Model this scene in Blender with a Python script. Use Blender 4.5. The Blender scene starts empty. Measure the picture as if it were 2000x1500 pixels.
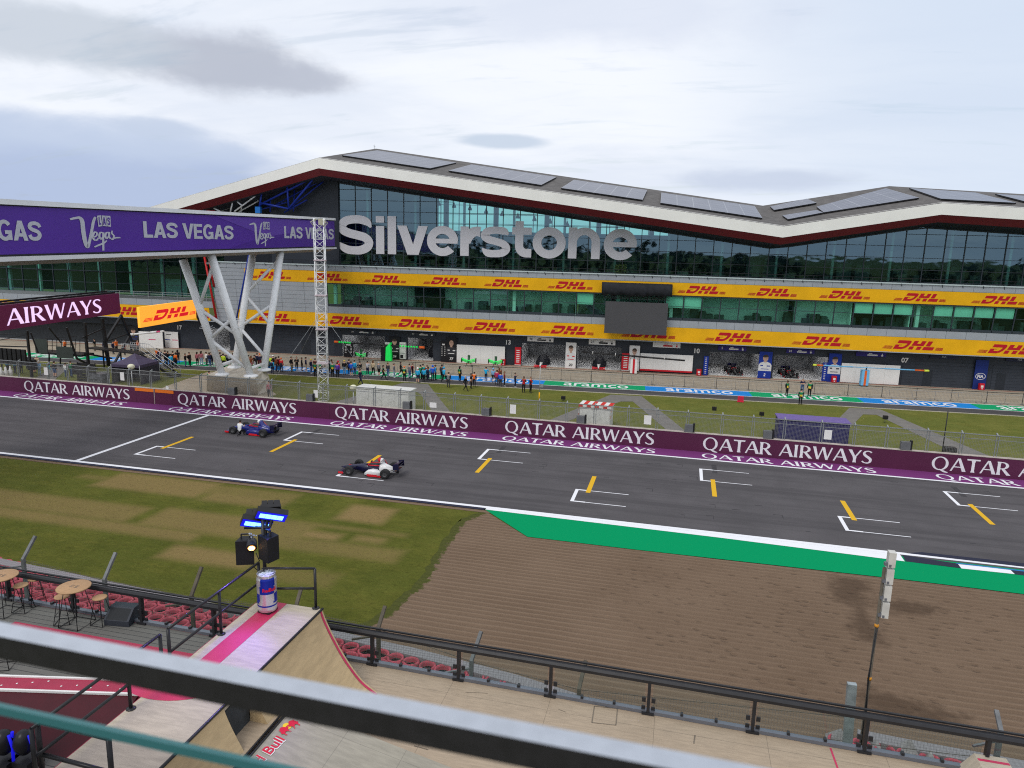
import bpy, bmesh, math, random
from mathutils import Vector, Matrix
random.seed(7)
RAD = math.radians
sc = bpy.context.scene
COL = sc.collection

# ------------------------------------------------------------------ camera
CH = 15.57                        # eye height over the track
F_PX, PITCH, ROLL, YAW = 1393.358, 0.1912811714, 0.0264805376, 0.2301025550
BA = 0.0794692877                 # the pit building stands turned by this against the track
_cp, _sp, _cy, _sy = math.cos(PITCH), math.sin(PITCH), math.cos(YAW), math.sin(YAW)
_f = Vector((-_sy*_cp, _cy*_cp, -_sp)); _r = Vector((_cy, _sy, 0)); _u = _r.cross(_f)
_r2 = math.cos(ROLL)*_r + math.sin(ROLL)*_u
_u2 = -math.sin(ROLL)*_r + math.cos(ROLL)*_u
EYE = Vector((0, 0, CH))
cam_d = bpy.data.cameras.new('camera')
cam = bpy.data.objects.new('camera', cam_d); COL.objects.link(cam)
cam.matrix_world = Matrix(((_r2.x, _u2.x, -_f.x, 0), (_r2.y, _u2.y, -_f.y, 0), (_r2.z, _u2.z, -_f.z, CH), (0, 0, 0, 1)))
cam_d.sensor_width = 36; cam_d.lens = 36*F_PX/2000
cam_d.clip_start = 0.05; cam_d.clip_end = 5000
cam_d.dof.use_dof = True; cam_d.dof.focus_distance = 60; cam_d.dof.aperture_fstop = 3.0
sc.camera = cam

# ------------------------------------------------------------------ light
SUN_EL, SUN_AZ, EXPOSURE = RAD(52), RAD(200), 0.36      # azimuth clockwise from +Y (north)
w = bpy.data.worlds.new("World"); sc.world = w; w.use_nodes = True
sun_d = bpy.data.lights.new('sun', 'SUN'); sun_d.energy = 1.1; sun_d.angle = RAD(24); sun_d.color = (1, .965, .9)
sun = bpy.data.objects.new('sun', sun_d); COL.objects.link(sun); sun.location = (0, -60, 120)
_sd = Vector((math.sin(SUN_AZ)*math.cos(SUN_EL), math.cos(SUN_AZ)*math.cos(SUN_EL), math.sin(SUN_EL)))
sun.rotation_euler = _sd.to_track_quat('Z', 'Y').to_euler()
sc.view_settings.view_transform = 'Standard'; sc.view_settings.look = 'None'
sc.view_settings.exposure = EXPOSURE; sc.view_settings.gamma = 1
sc.cycles.use_denoising = False
sc.cycles.max_bounces = 6; sc.cycles.diffuse_bounces = 3; sc.cycles.glossy_bounces = 3
sc.cycles.transmission_bounces = 4; sc.cycles.transparent_max_bounces = 24
sc.cycles.caustics_reflective = False; sc.cycles.caustics_refractive = False
sc.cycles.sample_clamp_indirect = 6; sc.cycles.filter_width = 1.1

class NT:
    """small helper for node trees"""
    def __init__(s, tree): s.t = tree; s.n = tree.nodes; s.l = tree.links
    def new(s, kind, **kw):
        n = s.n.new(kind)
        for k, v in kw.items(): setattr(n, k, v)
        return n
    def put(s, sock, v):
        if isinstance(v, bpy.types.NodeSocket): s.l.new(v, sock)
        elif v is not None:
            if sock.type in ('RGBA',) and len(v) == 3: v = (*v, 1)
            sock.default_value = v
    def math(s, op, a, b=None, c=None, clamp=False):
        n = s.new('ShaderNodeMath', operation=op, use_clamp=clamp)
        s.put(n.inputs[0], a); s.put(n.inputs[1], b)
        if c is not None: s.put(n.inputs[2], c)
        return n.outputs[0]
    def dot(s, a, v):
        n = s.new('ShaderNodeVectorMath', operation='DOT_PRODUCT'); s.put(n.inputs[0], a); n.inputs[1].default_value = v
        return n.outputs['Value']
    def mix(s, fac, a, b, blend='MIX'):
        n = s.new('ShaderNodeMix', data_type='RGBA', blend_type=blend)
        s.put(n.inputs[0], fac); s.put(n.inputs[6], a); s.put(n.inputs[7], b)
        return n.outputs[2]
    def noise(s, vec, scale, detail=4, rough=.55, dist=0):
        n = s.new('ShaderNodeTexNoise'); s.put(n.inputs['Vector'], vec)
        n.inputs['Scale'].default_value = scale; n.inputs['Detail'].default_value = detail
        n.inputs['Roughness'].default_value = rough; n.inputs['Distortion'].default_value = dist
        return n.outputs[0]
    def ramp(s, fac, stops, interp='LINEAR'):
        n = s.new('ShaderNodeValToRGB'); s.put(n.inputs[0], fac); cr = n.color_ramp; cr.interpolation = interp
        while len(cr.elements) > 1: cr.elements.remove(cr.elements[-1])
        for i, (p, c) in enumerate(stops):
            e = cr.elements[0] if i == 0 else cr.elements.new(p)
            e.position = p; e.color = (*c, 1) if len(c) == 3 else c
        return n.outputs[0]
    def smooth(s, v, lo, hi):
        n = s.new('ShaderNodeMapRange', interpolation_type='SMOOTHSTEP'); s.put(n.inputs[0], v)
        n.inputs[1].default_value = lo; n.inputs[2].default_value = hi
        return n.outputs[0]
    def mapping(s, vec, scale=(1, 1, 1), loc=(0, 0, 0), rot=(0, 0, 0)):
        n = s.new('ShaderNodeMapping'); s.put(n.inputs[0], vec)
        n.inputs[1].default_value = loc; n.inputs[2].default_value = rot; n.inputs[3].default_value = scale
        return n.outputs[0]

def lin(r, g, b):
    f = lambda c: (c/255/12.92 if c/255 <= .04045 else ((c/255+.055)/1.055)**2.4)
    return (f(r), f(g), f(b))

def azel(az, el):   # degrees, azimuth from +Y clockwise
    a, e = RAD(az), RAD(el)
    return Vector((math.sin(a)*math.cos(e), math.cos(a)*math.cos(e), math.sin(e)))

# world: clear sky seen through a broken, mostly bright overcast
T = NT(w.node_tree); T.n.clear()
gen = T.new('ShaderNodeTexCoord').outputs['Generated']
sky = T.new('ShaderNodeTexSky', sky_type='NISHITA'); sky.sun_disc = False
sky.sun_elevation = SUN_EL; sky.sun_rotation = SUN_AZ; sky.air_density = 1.2; sky.dust_density = 2.0
sep = T.new('ShaderNodeSeparateXYZ'); T.put(sep.inputs[0], gen)
el = T.math('MAXIMUM', sep.outputs[2], 0.0)
dome = T.new('ShaderNodeVectorMath', operation='DIVIDE'); T.put(dome.inputs[0], gen)
den = T.new('ShaderNodeCombineXYZ'); dz = T.math('ADD', el, .16)
for i in range(3): T.put(den.inputs[i], dz)
T.put(dome.inputs[1], den.outputs[0])
dv = dome.outputs[0]
SK = 10.0                                   # background strength is 0.1
g = lambda r, gg, b, k=.87: tuple(c*SK*k for c in lin(r, gg, b))
n1 = T.noise(T.mapping(dv, (.62, 1.0, 1), (3.1, 1.7, 0), (0, 0, RAD(-12))), 1.15, 7, .56, .3)
n2 = T.noise(T.mapping(dv, (.7, 2.4, 1), (7.1, 2.0, 0), (0, 0, RAD(-6))), 2.3, 6, .6, .35)
cloud = T.mix(T.smooth(n1, .34, .66), g(219, 226, 238), g(235, 239, 246))
cloud = T.mix(T.math('MULTIPLY', T.smooth(n2, .50, .78), .26), cloud, g(203, 213, 230))
# a clearer blue-grey side toward the right (east)
side = T.smooth(T.dot(gen, azel(32, 14)), .80, .99)
cloud = T.mix(T.math('MULTIPLY', side, .75), cloud, g(199, 213, 232))
# named banks of grey cloud, each at its own place in the sky
wob = T.math('SUBTRACT', T.noise(T.mapping(gen, (6, 6, 11), (1.3, 5, 0)), 1.5, 8, .6, .15), .5)
wob2 = T.math('SUBTRACT', T.noise(T.mapping(gen, (5, 5, 16), (4, 2, 1)), 1.6, 6, .6, .3), .5)
def bank(prev, az, elv, half_az, half_el, colour, amt, soft=.5, wobble=1.5, tilt=0.0, wb=None):
    c = azel(az, elv); r = Vector((c.y, -c.x, 0)).normalized(); u = r.cross(c).normalized()
    r, u = r*math.cos(tilt)+u*math.sin(tilt), u*math.cos(tilt)-r*math.sin(tilt)
    x = T.math('DIVIDE', T.dot(gen, r), math.sin(RAD(half_az))); y = T.math('DIVIDE', T.dot(gen, u), math.sin(RAD(half_el)))
    d = T.math('SQRT', T.math('ADD', T.math('MULTIPLY', x, x), T.math('MULTIPLY', y, y)))
    d = T.math('ADD', d, T.math('MULTIPLY', wb or wob, wobble))
    d = T.math('ADD', d, T.math('MULTIPLY', T.math('LESS_THAN', T.dot(gen, c), 0.0), 10.0))
    f = T.math('SUBTRACT', 1.0, T.smooth(d, 1-soft, 1+soft*.6))
    return T.mix(T.math('MULTIPLY', f, amt), prev, colour)
def px_azel(x, y):
    d = (_r2*((x-1000)/F_PX) - _u2*((y-750)/F_PX) + _f).normalized()
    return math.degrees(math.atan2(d.x, d.y)), math.degrees(math.asin(d.z))
def bank_at(prev, x, y, hx, hy, *a, **k):
    az, e = px_azel(x, y); return bank(prev, az, e, hx/F_PX*57.3*.95, hy/F_PX*57.3*.95, *a, **k)
cloud = bank_at(cloud, 130, 352, 600, 98, g(170, 185, 214), .95, soft=.42, wobble=.7, tilt=RAD(-3), wb=wob2)
cloud = bank_at(cloud, 110, 262, 300, 36, g(188, 201, 223), .8, soft=.6, wobble=1.6, wb=wob2)
cloud = bank_at(cloud, 440, 122, 175, 54, g(176, 182, 196), .92, soft=.45, wobble=1.25)
cloud = bank_at(cloud, 560, 150, 115, 30, g(180, 186, 200), .88, soft=.5, wobble=1.25)
cloud = bank_at(cloud, 110, 66, 190, 52, g(192, 200, 211), .85, soft=.5, wobble=1.6)
cloud = bank_at(cloud, 300, 250, 70, 15, g(190, 202, 222), .8, soft=.5, wobble=1.4, wb=wob2)
cloud = bank_at(cloud, 985, 276, 88, 14, g(187, 201, 219), .8, soft=.4, wobble=1.0, wb=wob2)
cloud = bank_at(cloud, 1500, 352, 150, 22, g(192, 202, 221), .8, soft=.6, wobble=1.7, wb=wob2)
cloud = bank_at(cloud, 1180, 20, 330, 60, g(205, 213, 230), .6, soft=.6, wobble=1.5)
# thin gaps let the blue through
gap = T.math('MULTIPLY', T.smooth(n2, .30, .42), .14)
low = T.smooth(el, 0.0, .02)
final = T.mix(T.math('SUBTRACT', 1.0, T.math('MULTIPLY', T.math('SUBTRACT', 1.0, T.smooth(n2, .30, .45)), .22)), sky.outputs[0], cloud)
bg = T.new('ShaderNodeBackground'); T.put(bg.inputs[0], final); bg.inputs[1].default_value = .1
T.l.new(bg.outputs[0], T.new('ShaderNodeOutputWorld').inputs[0])

# ------------------------------------------------------------------ where things are
EU = Vector((math.cos(BA), math.sin(BA), 0)); EV = Vector((-math.sin(BA), math.cos(BA), 0))
def ray(x, y): return _r2*((x-1000)/F_PX) - _u2*((y-750)/F_PX) + _f
def at(x, y, z=0.0):                       # the point of the plane at height z
    d = ray(x, y); return EYE + d*((z-CH)/d.z)
def atY(x, y, Y):
    d = ray(x, y); return EYE + d*(Y/d.y)
def atV(x, y, v):                          # building frame: (u, z) on the plane at depth v
    d = ray(x, y); P = EYE + d*(v/d.dot(EV)); return P.dot(EU), P.z
def uv_at(x, y, z=0.0):
    P = at(x, y, z); return P.dot(EU), P.dot(EV)
def BW(u, v, z=0.0): return EU*u + EV*v + Vector((0, 0, z))
def at_plane(x, y, P0, n):
    d = ray(x, y); return EYE + d*((P0-EYE).dot(n)/d.dot(n))

# ------------------------------------------------------------------ mesh builder
class MB:
    def __init__(s, tf=None): s.v = []; s.f = []; s.m = []; s.s = []; s.tf = tf; s.cur = 0; s.smooth = False
    def add(s, verts, faces, smooth=None, mat=None):
        o = len(s.v)
        for p in verts:
            p = Vector(p); s.v.append(tuple(s.tf(p)) if s.tf else tuple(p))
        for f in faces:
            s.f.append([i+o for i in f]); s.m.append(s.cur if mat is None else mat); s.s.append(s.smooth if smooth is None else smooth)
        return s
    def box(s, lo, hi, mat=None, bevel=0):
        x0, y0, z0 = lo; x1, y1, z1 = hi
        return s.add([(x0, y0, z0), (x1, y0, z0), (x1, y1, z0), (x0, y1, z0), (x0, y0, z1), (x1, y0, z1), (x1, y1, z1), (x0, y1, z1)],
              [(0, 3, 2, 1), (4, 5, 6, 7), (0, 1, 5, 4), (1, 2, 6, 5), (2, 3, 7, 6), (3, 0, 4, 7)], False, mat)
    def boxc(s, c, size, mat=None):
        return s.box([c[i]-size[i]/2 for i in range(3)], [c[i]+size[i]/2 for i in range(3)], mat)
    def bar(s, a, b, w, h=None, up=(0, 0, 1), mat=None):
        a, b = Vector(a), Vector(b); h = w if h is None else h
        d = (b-a).normalized(); up = Vector(up)
        if abs(d.dot(up)) > .98: up = Vector((0, 1, 0))
        x = d.cross(up).normalized(); y = x.cross(d)
        P = []
        for q in (a, b):
            for sx, sy in ((-1, -1), (1, -1), (1, 1), (-1, 1)): P.append(q + x*(sx*w/2) + y*(sy*h/2))
        return s.add(P, [(0, 1, 2, 3), (7, 6, 5, 4), (0, 4, 5, 1), (1, 5, 6, 2), (2, 6, 7, 3), (3, 7, 4, 0)], False, mat)
    def tube(s, pts, r, seg=8, mat=None, caps=True, smooth=True):
        pts = [Vector(p) for p in pts]; n = len(pts)
        rr = r if isinstance(r, (list, tuple)) else [r]*n
        P = []; px = None
        for i, p in enumerate(pts):
            d = ((pts[min(i+1, n-1)]-pts[max(i-1, 0)])).normalized()
            if px is None:
                up = Vector((0, 0, 1)) if abs(d.z) < .95 else Vector((1, 0, 0)); px = d.cross(up).normalized()
            else:
                px = (px - d*px.dot(d)).normalized()
            py = d.cross(px)
            for k in range(seg):
                a = 2*math.pi*k/seg; P.append(p + (px*math.cos(a)+py*math.sin(a))*rr[i])
        F = [(i*seg+k, i*seg+(k+1) % seg, (i+1)*seg+(k+1) % seg, (i+1)*seg+k) for i in range(n-1) for k in range(seg)]
        o = len(s.v); s.add(P, F, smooth, mat)
        if caps: s.add([], []); 
        if caps:
            for ring, rev in ((0, True), (n-1, False)):
                ids = [o+ring*seg+k for k in range(seg)]
                s.f.append(ids[::-1] if rev else ids); s.m.append(s.cur if mat is None else mat); s.s.append(False)
        return s
    def prism(s, poly, ex, ey, en, o, t, mat=None):
        """2D outline poly in the frame (ex, ey), thickness t along en"""
        o, ex, ey, en = Vector(o), Vector(ex), Vector(ey), Vector(en); n = len(poly)
        P = [o+ex*a+ey*b for a, b in poly] + [o+ex*a+ey*b+en*t for a, b in poly]
        F = [tuple(range(n))[::-1], tuple(range(n, 2*n))] + [(i, (i+1) % n, n+(i+1) % n, n+i) for i in range(n)]
        return s.add(P, F, False, mat)
    def lathe(s, prof, c=(0, 0, 0), axis='z', seg=16, mat=None, smooth=True, caps=True):
        c = Vector(c); P = []
        for r, h in prof:
            for k in range(seg):
                a = 2*math.pi*k/seg; x, y = r*math.cos(a), r*math.sin(a)
                P.append(c + (Vector((x, y, h)) if axis == 'z' else Vector((x, h, y)) if axis == 'y' else Vector((h, x, y))))
        n = len(prof)
        F = [(i*seg+k, i*seg+(k+1) % seg, (i+1)*seg+(k+1) % seg, (i+1)*seg+k) for i in range(n-1) for k in range(seg)]
        if caps and prof[0][0] > 1e-6: F.append(tuple(range(seg))[::-1])
        if caps and prof[-1][0] > 1e-6: F.append(tuple((n-1)*seg+k for k in range(seg)))
        return s.add(P, F, smooth, mat)
    def loft(s, rings, closed=True, caps=True, smooth=True, mat=None):
        n = len(rings[0]); P = [p for r in rings for p in r]
        F = []
        for i in range(len(rings)-1):
            for k in range(n if closed else n-1):
                F.append((i*n+k, i*n+(k+1) % n, (i+1)*n+(k+1) % n, (i+1)*n+k))
        if caps and closed: F += [tuple(range(n))[::-1], tuple((len(rings)-1)*n+k for k in range(n))]
        return s.add(P, F, smooth, mat)
    def ball(s, c, r, seg=10, rings=7, mat=None):
        rx, ry, rz = r if isinstance(r, (tuple, list)) else (r, r, r); c = Vector(c)
        P = [c+Vector((0, 0, -rz))]
        for i in range(1, rings):
            t = math.pi*i/rings
            for k in range(seg):
                a = 2*math.pi*k/seg; P.append(c+Vector((rx*math.sin(t)*math.cos(a), ry*math.sin(t)*math.sin(a), -rz*math.cos(t))))
        P.append(c+Vector((0, 0, rz))); last = len(P)-1
        F = [(0, 1+(k+1) % seg, 1+k) for k in range(seg)]
        for i in range(rings-2):
            for k in range(seg): F.append((1+i*seg+k, 1+i*seg+(k+1) % seg, 1+(i+1)*seg+(k+1) % seg, 1+(i+1)*seg+k))
        F += [(last, 1+(rings-2)*seg+k, 1+(rings-2)*seg+(k+1) % seg) for k in range(seg)]
        return s.add(P, F, True, mat)
    def mesh(s, name):
        me = bpy.data.meshes.new(name); me.from_pydata(s.v, [], s.f)
        me.polygons.foreach_set('material_index', s.m); me.polygons.foreach_set('use_smooth', s.s); me.update()
        return me
    def build(s, name, mats, parent=None, loc=None, recalc=True):
        me = s.mesh(name)
        if recalc:
            bm = bmesh.new(); bm.from_mesh(me); bmesh.ops.recalc_face_normals(bm, faces=bm.faces); bm.to_mesh(me); bm.free()
        for m in (mats if isinstance(mats, (list, tuple)) else [mats]): me.materials.append(m)
        o = bpy.data.objects.new(name, me); COL.objects.link(o)
        if parent: o.parent = parent
        if loc is not None: o.location = loc
        return o

def tag(o, label=None, cat=None, group=None, kind=None):
    if label: o['label'] = label
    if cat: o['category'] = cat
    if group: o['group'] = group
    if kind: o['kind'] = kind
    return o
def thing(name, label, cat, loc=(0, 0, 0), rz=0.0, group=None):
    o = bpy.data.objects.new(name, None); COL.objects.link(o)
    o.location = loc; o.rotation_euler = (0, 0, rz); o.empty_display_size = .3
    return tag(o, label, cat, group)
KIDS = {}
def copy_tree(o, parent=None):
    c = o.copy(); COL.objects.link(c)
    if parent is not None: c.parent = parent
    for ch in list(o.children): copy_tree(ch, c)
    return c
def structure(mb, name, mat, loc=None):
    return tag(mb.build(name, mat, loc=loc), kind='structure')

# ------------------------------------------------------------------ materials
MATS = {}
def mat(name, base=(.5, .5, .5), rough=.55, metal=0.0, vary=.06, vscale=3.0, bump=0.0, bscale=40.0, spec=.28, emit=None, estr=1.0, coat=0.0, dirt=0.0):
    """plain surface with slight procedural unevenness of tone, gloss and relief"""
    if name in MATS: return MATS[name]
    m = bpy.data.materials.new(name); m.use_nodes = True; t = NT(m.node_tree)
    b = t.n['Principled BSDF']; co = t.new('ShaderNodeTexCoord').outputs['Object']
    n = t.noise(co, vscale, 5, .6)
    lo = tuple(c*(1-vary) for c in base); hi = tuple(min(1, c*(1+vary)) for c in base)
    c = t.mix(t.smooth(n, .3, .7), lo, hi)
    if dirt:
        nd = t.noise(t.mapping(co, (1, 1, .25)), vscale*.6, 6, .65)
        c = t.mix(t.math('MULTIPLY', t.smooth(nd, .48, .72), dirt), c, tuple(x*.45 for x in base))
    t.put(b.inputs['Base Color'], c)
    t.put(b.inputs['Roughness'], t.math('ADD', t.math('MULTIPLY', n, .12), rough-.06))
    b.inputs['Metallic'].default_value = metal; b.inputs['Specular IOR Level'].default_value = spec
    b.inputs['Coat Weight'].default_value = coat
    if emit: b.inputs['Emission Color'].default_value = (*emit, 1); b.inputs['Emission Strength'].default_value = estr
    if bump:
        bn = t.new('ShaderNodeBump'); bn.inputs['Strength'].default_value = bump; bn.inputs['Distance'].default_value = .02
        t.put(bn.inputs['Height'], t.noise(co, bscale, 4, .6)); t.l.new(bn.outputs[0], b.inputs['Normal'])
    MATS[name] = m
    return m
def paint(name, r, g_, b_, k=1.0, **kw):       # colour given as it is seen on a colour card (sRGB)
    return mat(name, tuple(min(.9, c*k) for c in lin(r, g_, b_)), **kw)
# ------------------------------------------------------------------ lettering
def strip(pts, wd):
    """ribbon of varying width along a 2D polyline -> (verts, quads)"""
    n = len(pts); V = []
    ws = wd if isinstance(wd, (list, tuple)) else [wd]*n
    for i, p in enumerate(pts):
        a = pts[max(i-1, 0)]; b = pts[min(i+1, n-1)]
        dx, dy = b[0]-a[0], b[1]-a[1]; L = math.hypot(dx, dy) or 1
        nx, ny = -dy/L, dx/L; h = ws[i]/2
        V += [(p[0]+nx*h, p[1]+ny*h), (p[0]-nx*h, p[1]-ny*h)]
    return V, [(2*i, 2*i+1, 2*i+3, 2*i+2) for i in range(n-1)]
def poly(*pts): return list(pts), [tuple(range(len(pts)))]
def rect(x0, y0, x1, y1): return poly((x0, y0), (x1, y0), (x1, y1), (x0, y1))
def seg(a, b, w0, w1=None, cut=True):
    """straight stem from a to b with ends cut level with the line of writing"""
    w1 = w0 if w1 is None else w1
    dx, dy = b[0]-a[0], b[1]-a[1]; L = math.hypot(dx, dy); k = L/abs(dy) if cut and abs(dy) > 1e-6 else 1
    if cut: return poly((a[0]-w0*k/2, a[1]), (a[0]+w0*k/2, a[1]), (b[0]+w1*k/2, b[1]), (b[0]-w1*k/2, b[1]))
    return strip([a, b], [w0, w1])
def ring(cx, cy, ro, ri, a0=0, a1=360, n=40):
    V = []; 
    for i in range(n+1):
        a = RAD(a0+(a1-a0)*i/n); c, s_ = math.cos(a), math.sin(a)
        V += [(cx+ro[0]*c, cy+ro[1]*s_), (cx+ri[0]*c, cy+ri[1]*s_)]
    return V, [(2*i, 2*i+1, 2*i+3, 2*i+2) for i in range(n)]
def crv(ctrl, n=8):
    """Catmull-Rom through control points (x, y, width)"""
    P = [ctrl[0]]+list(ctrl)+[ctrl[-1]]; out = []
    for i in range(1, len(P)-2):
        for k in range(n):
            t = k/n; out.append(tuple(.5*((2*P[i][j])+(-P[i-1][j]+P[i+1][j])*t+(2*P[i-1][j]-5*P[i][j]+4*P[i+1][j]-P[i+2][j])*t*t+(-P[i-1][j]+3*P[i][j]-3*P[i+1][j]+P[i+2][j])*t**3) for j in range(3)))
    out.append(tuple(ctrl[-1]))
    return strip([(p[0], p[1]) for p in out], [p[2] for p in out])

def flare(x, y0, y1, wd, fl=.035):
    h = wd/2
    return poly((x-h-fl, y0), (x+h+fl, y0), (x+h, y0+.16), (x+h, y1-.16), (x+h+fl, y1), (x-h-fl, y1), (x-h, y1-.16), (x-h, y0+.16))
# flared roman capitals: (advance, pieces)
ROMAN = {
 'Q': (1.06, [ring(.5, .5, (.47, .53), (.315, .455)), crv([(.50, .06, .05), (.62, -.02, .11), (.78, -.11, .13), (.98, -.17, .05)])]),
 'A': (.90, [seg((.07, 0), (.44, 1), .095, .085), seg((.80, 0), (.46, 1), .20, .15), rect(.24, .29, .66, .36)]),
 'T': (.74, [poly((.02, .90), (.72, .90), (.74, 1.01), (.0, 1.01)), flare(.37, 0, .9, .165)]),
 'R': (.80, [flare(.13, 0, 1, .165), ring(.30, .715, (.36, .275), (.19, .205), 90, -90, 18), rect(.2, .93, .305, .99), rect(.2, .44, .305, .51), seg((.70, 0), (.36, .46), .185, .15)]),
 'I': (.36, [flare(.15, 0, 1, .165)]),
 'W': (1.22, [seg((.33, 0), (.08, 1), .14, .18), seg((.33, 0), (.60, 1), .085, .08), seg((.87, 0), (.62, 1), .14, .17), seg((.87, 0), (1.14, 1), .085, .09)]),
 'Y': (.80, [seg((.37, .42), (.09, 1), .15, .19), seg((.41, .42), (.72, 1), .09, .10), flare(.39, 0, .43, .165, .03)]),
 'S': (.64, [crv([(.55, .86, .10), (.47, .935, .09), (.32, .965, .075), (.17, .90, .11), (.12, .75, .15), (.22, .60, .17), (.38, .48, .18), (.51, .34, .17), (.51, .17, .14), (.40, .05, .10), (.25, .035, .08), (.12, .08, .09), (.04, .16, .10)], 6)]),
 ' ': (.40, []),
}
# heavy geometric letters in a unit box (x 0..1, y 0..1)
def _bx(pieces): return pieces
HEAVY = {
 'S': [crv([(.93, .70, .05), (.84, .83, .19), (.66, .895, .21), (.46, .90, .21), (.25, .86, .22), (.13, .74, .235), (.17, .62, .23), (.33, .545, .22), (.55, .495, .22), (.76, .44, .22), (.87, .33, .235), (.83, .20, .23), (.66, .115, .22), (.46, .10, .21), (.27, .12, .21), (.12, .20, .17), (.04, .30, .04)], 7)],
 'i': [rect(0, 0, 1, .74), rect(0, .83, 1, 1)], 'l': [rect(0, 0, 1, 1)],
 'v': [poly((0, 1), (.31, 1), (.52, .36), (.70, 0), (.33, 0)), poly((.69, 1), (1, 1), (.70, 0), (.52, .36))],
 'e': [ring(.5, .5, (.5, .5), (.235, .235), 0, 318, 44), rect(.24, .42, .985, .575)],
 'r': [rect(0, 0, .43, 1), crv([(.36, .48, .30), (.52, .74, .38), (.78, .84, .32), (1.0, .83, .34)], 6)],
 's': [crv([(.93, .74, .06), (.80, .85, .23), (.52, .885, .235), (.24, .84, .25), (.13, .70, .27), (.26, .58, .25), (.52, .515, .24), (.78, .43, .25), (.87, .28, .27), (.74, .15, .25), (.47, .115, .235), (.22, .14, .23), (.05, .28, .05)], 7)],
 't': [rect(.16, .32, .58, 1), rect(0, .63, 1, .83), ring(.72, .33, (.56, .33), (.14, .09), 180, 270, 14), rect(.72, 0, 1, .24)],
 'o': [ring(.5, .5, (.5, .5), (.235, .235))],
 'n': [rect(0, 0, .27, 1), rect(.73, 0, 1, .55), ring(.5, .52, (.5, .48), (.23, .24), 0, 180, 26)],
}
# grotesque capitals
GROT = {
 'L': (.60, [rect(0, 0, .21, 1), rect(.21, 0, .56, .19)]),
 'A': (.80, [poly((0, 0), (.22, 0), (.47, .8), (.50, 1), (.27, 1)), poly((.55, 0), (.78, 0), (.51, 1), (.27, 1), (.38, .75)), rect(.2, .2, .58, .37)]),
 'S': (.76, [crv([(.67, .70, .19), (.60, .84, .19), (.40, .90, .19), (.19, .86, .20), (.11, .72, .21), (.20, .60, .20), (.38, .53, .20), (.56, .45, .20), (.63, .30, .22), (.54, .15, .21), (.36, .10, .19), (.16, .14, .19), (.08, .30, .19)], 6)]),
 'V': (.78, [poly((0, 1), (.23, 1), (.40, .3), (.50, 0), (.27, 0)), poly((.55, 1), (.77, 1), (.50, 0), (.38, .25))]),
 'E': (.66, [rect(0, 0, .21, 1), rect(.21, 0, .61, .18), rect(.21, .41, .57, .58), rect(.21, .82, .61, 1)]),
 'G': (.82, [ring(.40, .5, (.40, .52), (.19, .33), 38, 318, 34), rect(.40, .32, .76, .5), rect(.57, .02, .76, .32)]),
 ' ': (.30, []),
}
# slanted courier logo, unit height, sheared
def shear(pieces, s=.43): return [([(x+s*y, y) for x, y in V], F) for V, F in pieces]
COURIER = shear([
 rect(0, .66, 1.02, 1), poly((1.02, .66), (1.02, 1), (1.22, .96), (1.30, .84), (1.30, .62), (1.20, .32), (1.02, .10), (.74, 0), (.74, .26), (.90, .38), (.97, .52), (1.0, .66)),
 rect(-.06, 0, .34, .5), rect(.34, 0, .74, .26), rect(.34, .44, .58, .5),
 rect(1.50, .44, 1.92, 1), rect(1.92, .44, 2.24, .68), rect(2.24, .44, 2.66, 1), rect(1.40, 0, 1.82, .36), rect(2.14, 0, 2.56, .36),
 rect(2.86, .44, 3.28, 1), rect(2.76, 0, 3.78, .36)])
STRIPES = shear([rect(-1.1, .02, -.22, .09), rect(-1.06, .14, -.22, .21), rect(-1.02, .26, -.22, .33),
                 rect(3.98, .02, 4.72, .09), rect(3.98, .14, 4.68, .21), rect(3.98, .26, 4.64, .33)])
def emit(mb, pieces, o, ex, ey, en, sx=1.0, sy=1.0, ox=0.0, oy=0.0, lift=.004, step=.0012, mat=None, k0=0):
    o, ex, ey, en = Vector(o), Vector(ex), Vector(ey), Vector(en)
    for k, (V, F) in enumerate(pieces):
        h = lift+step*(k+k0)
        mb.add([o+ex*(ox+sx*x)+ey*(oy+sy*y)+en*h for x, y in V], F, False, mat)
def words_w(font, s): return sum(font[c][0] for c in s)
def write(mb, font, s, o, ex, ey, en, width, height, lift=.004, mat=None, slant=0.0, gap=0.0):
    k = width/(words_w(font, s)+gap*(len(s)-1)); x = 0
    for i, c in enumerate(s):
        adv, pieces = font[c]
        if slant: pieces = shear(pieces, slant)
        emit(mb, pieces, o, ex, ey, en, k, height, x*k, 0, lift, mat=mat); x += adv+gap
_txt = {}
def text_pieces(s, bold=0.0):
    """plain sans lettering from the built-in typeface, as flat faces; x,y scaled so the line is 1 high"""
    if (s, bold) in _txt: return _txt[(s, bold)]
    cu = bpy.data.curves.new('t', 'FONT'); cu.body = s; cu.offset = bold; cu.resolution_u = 3
    ob = bpy.data.objects.new('t', cu); COL.objects.link(ob)
    me = ob.to_mesh(); V = [(v.co.x, v.co.y) for v in me.vertices]; F = [tuple(p.vertices) for p in me.polygons]
    ob.to_mesh_clear(); bpy.data.objects.remove(ob); bpy.data.curves.remove(cu)
    x0 = min(v[0] for v in V); y0 = min(v[1] for v in V); x1 = max(v[0] for v in V); y1 = max(v[1] for v in V)
    r = ([((x-x0)/(y1-y0), (y-y0)/(y1-y0)) for x, y in V], F, (x1-x0)/(y1-y0)); _txt[(s, bold)] = r
    return r
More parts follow.
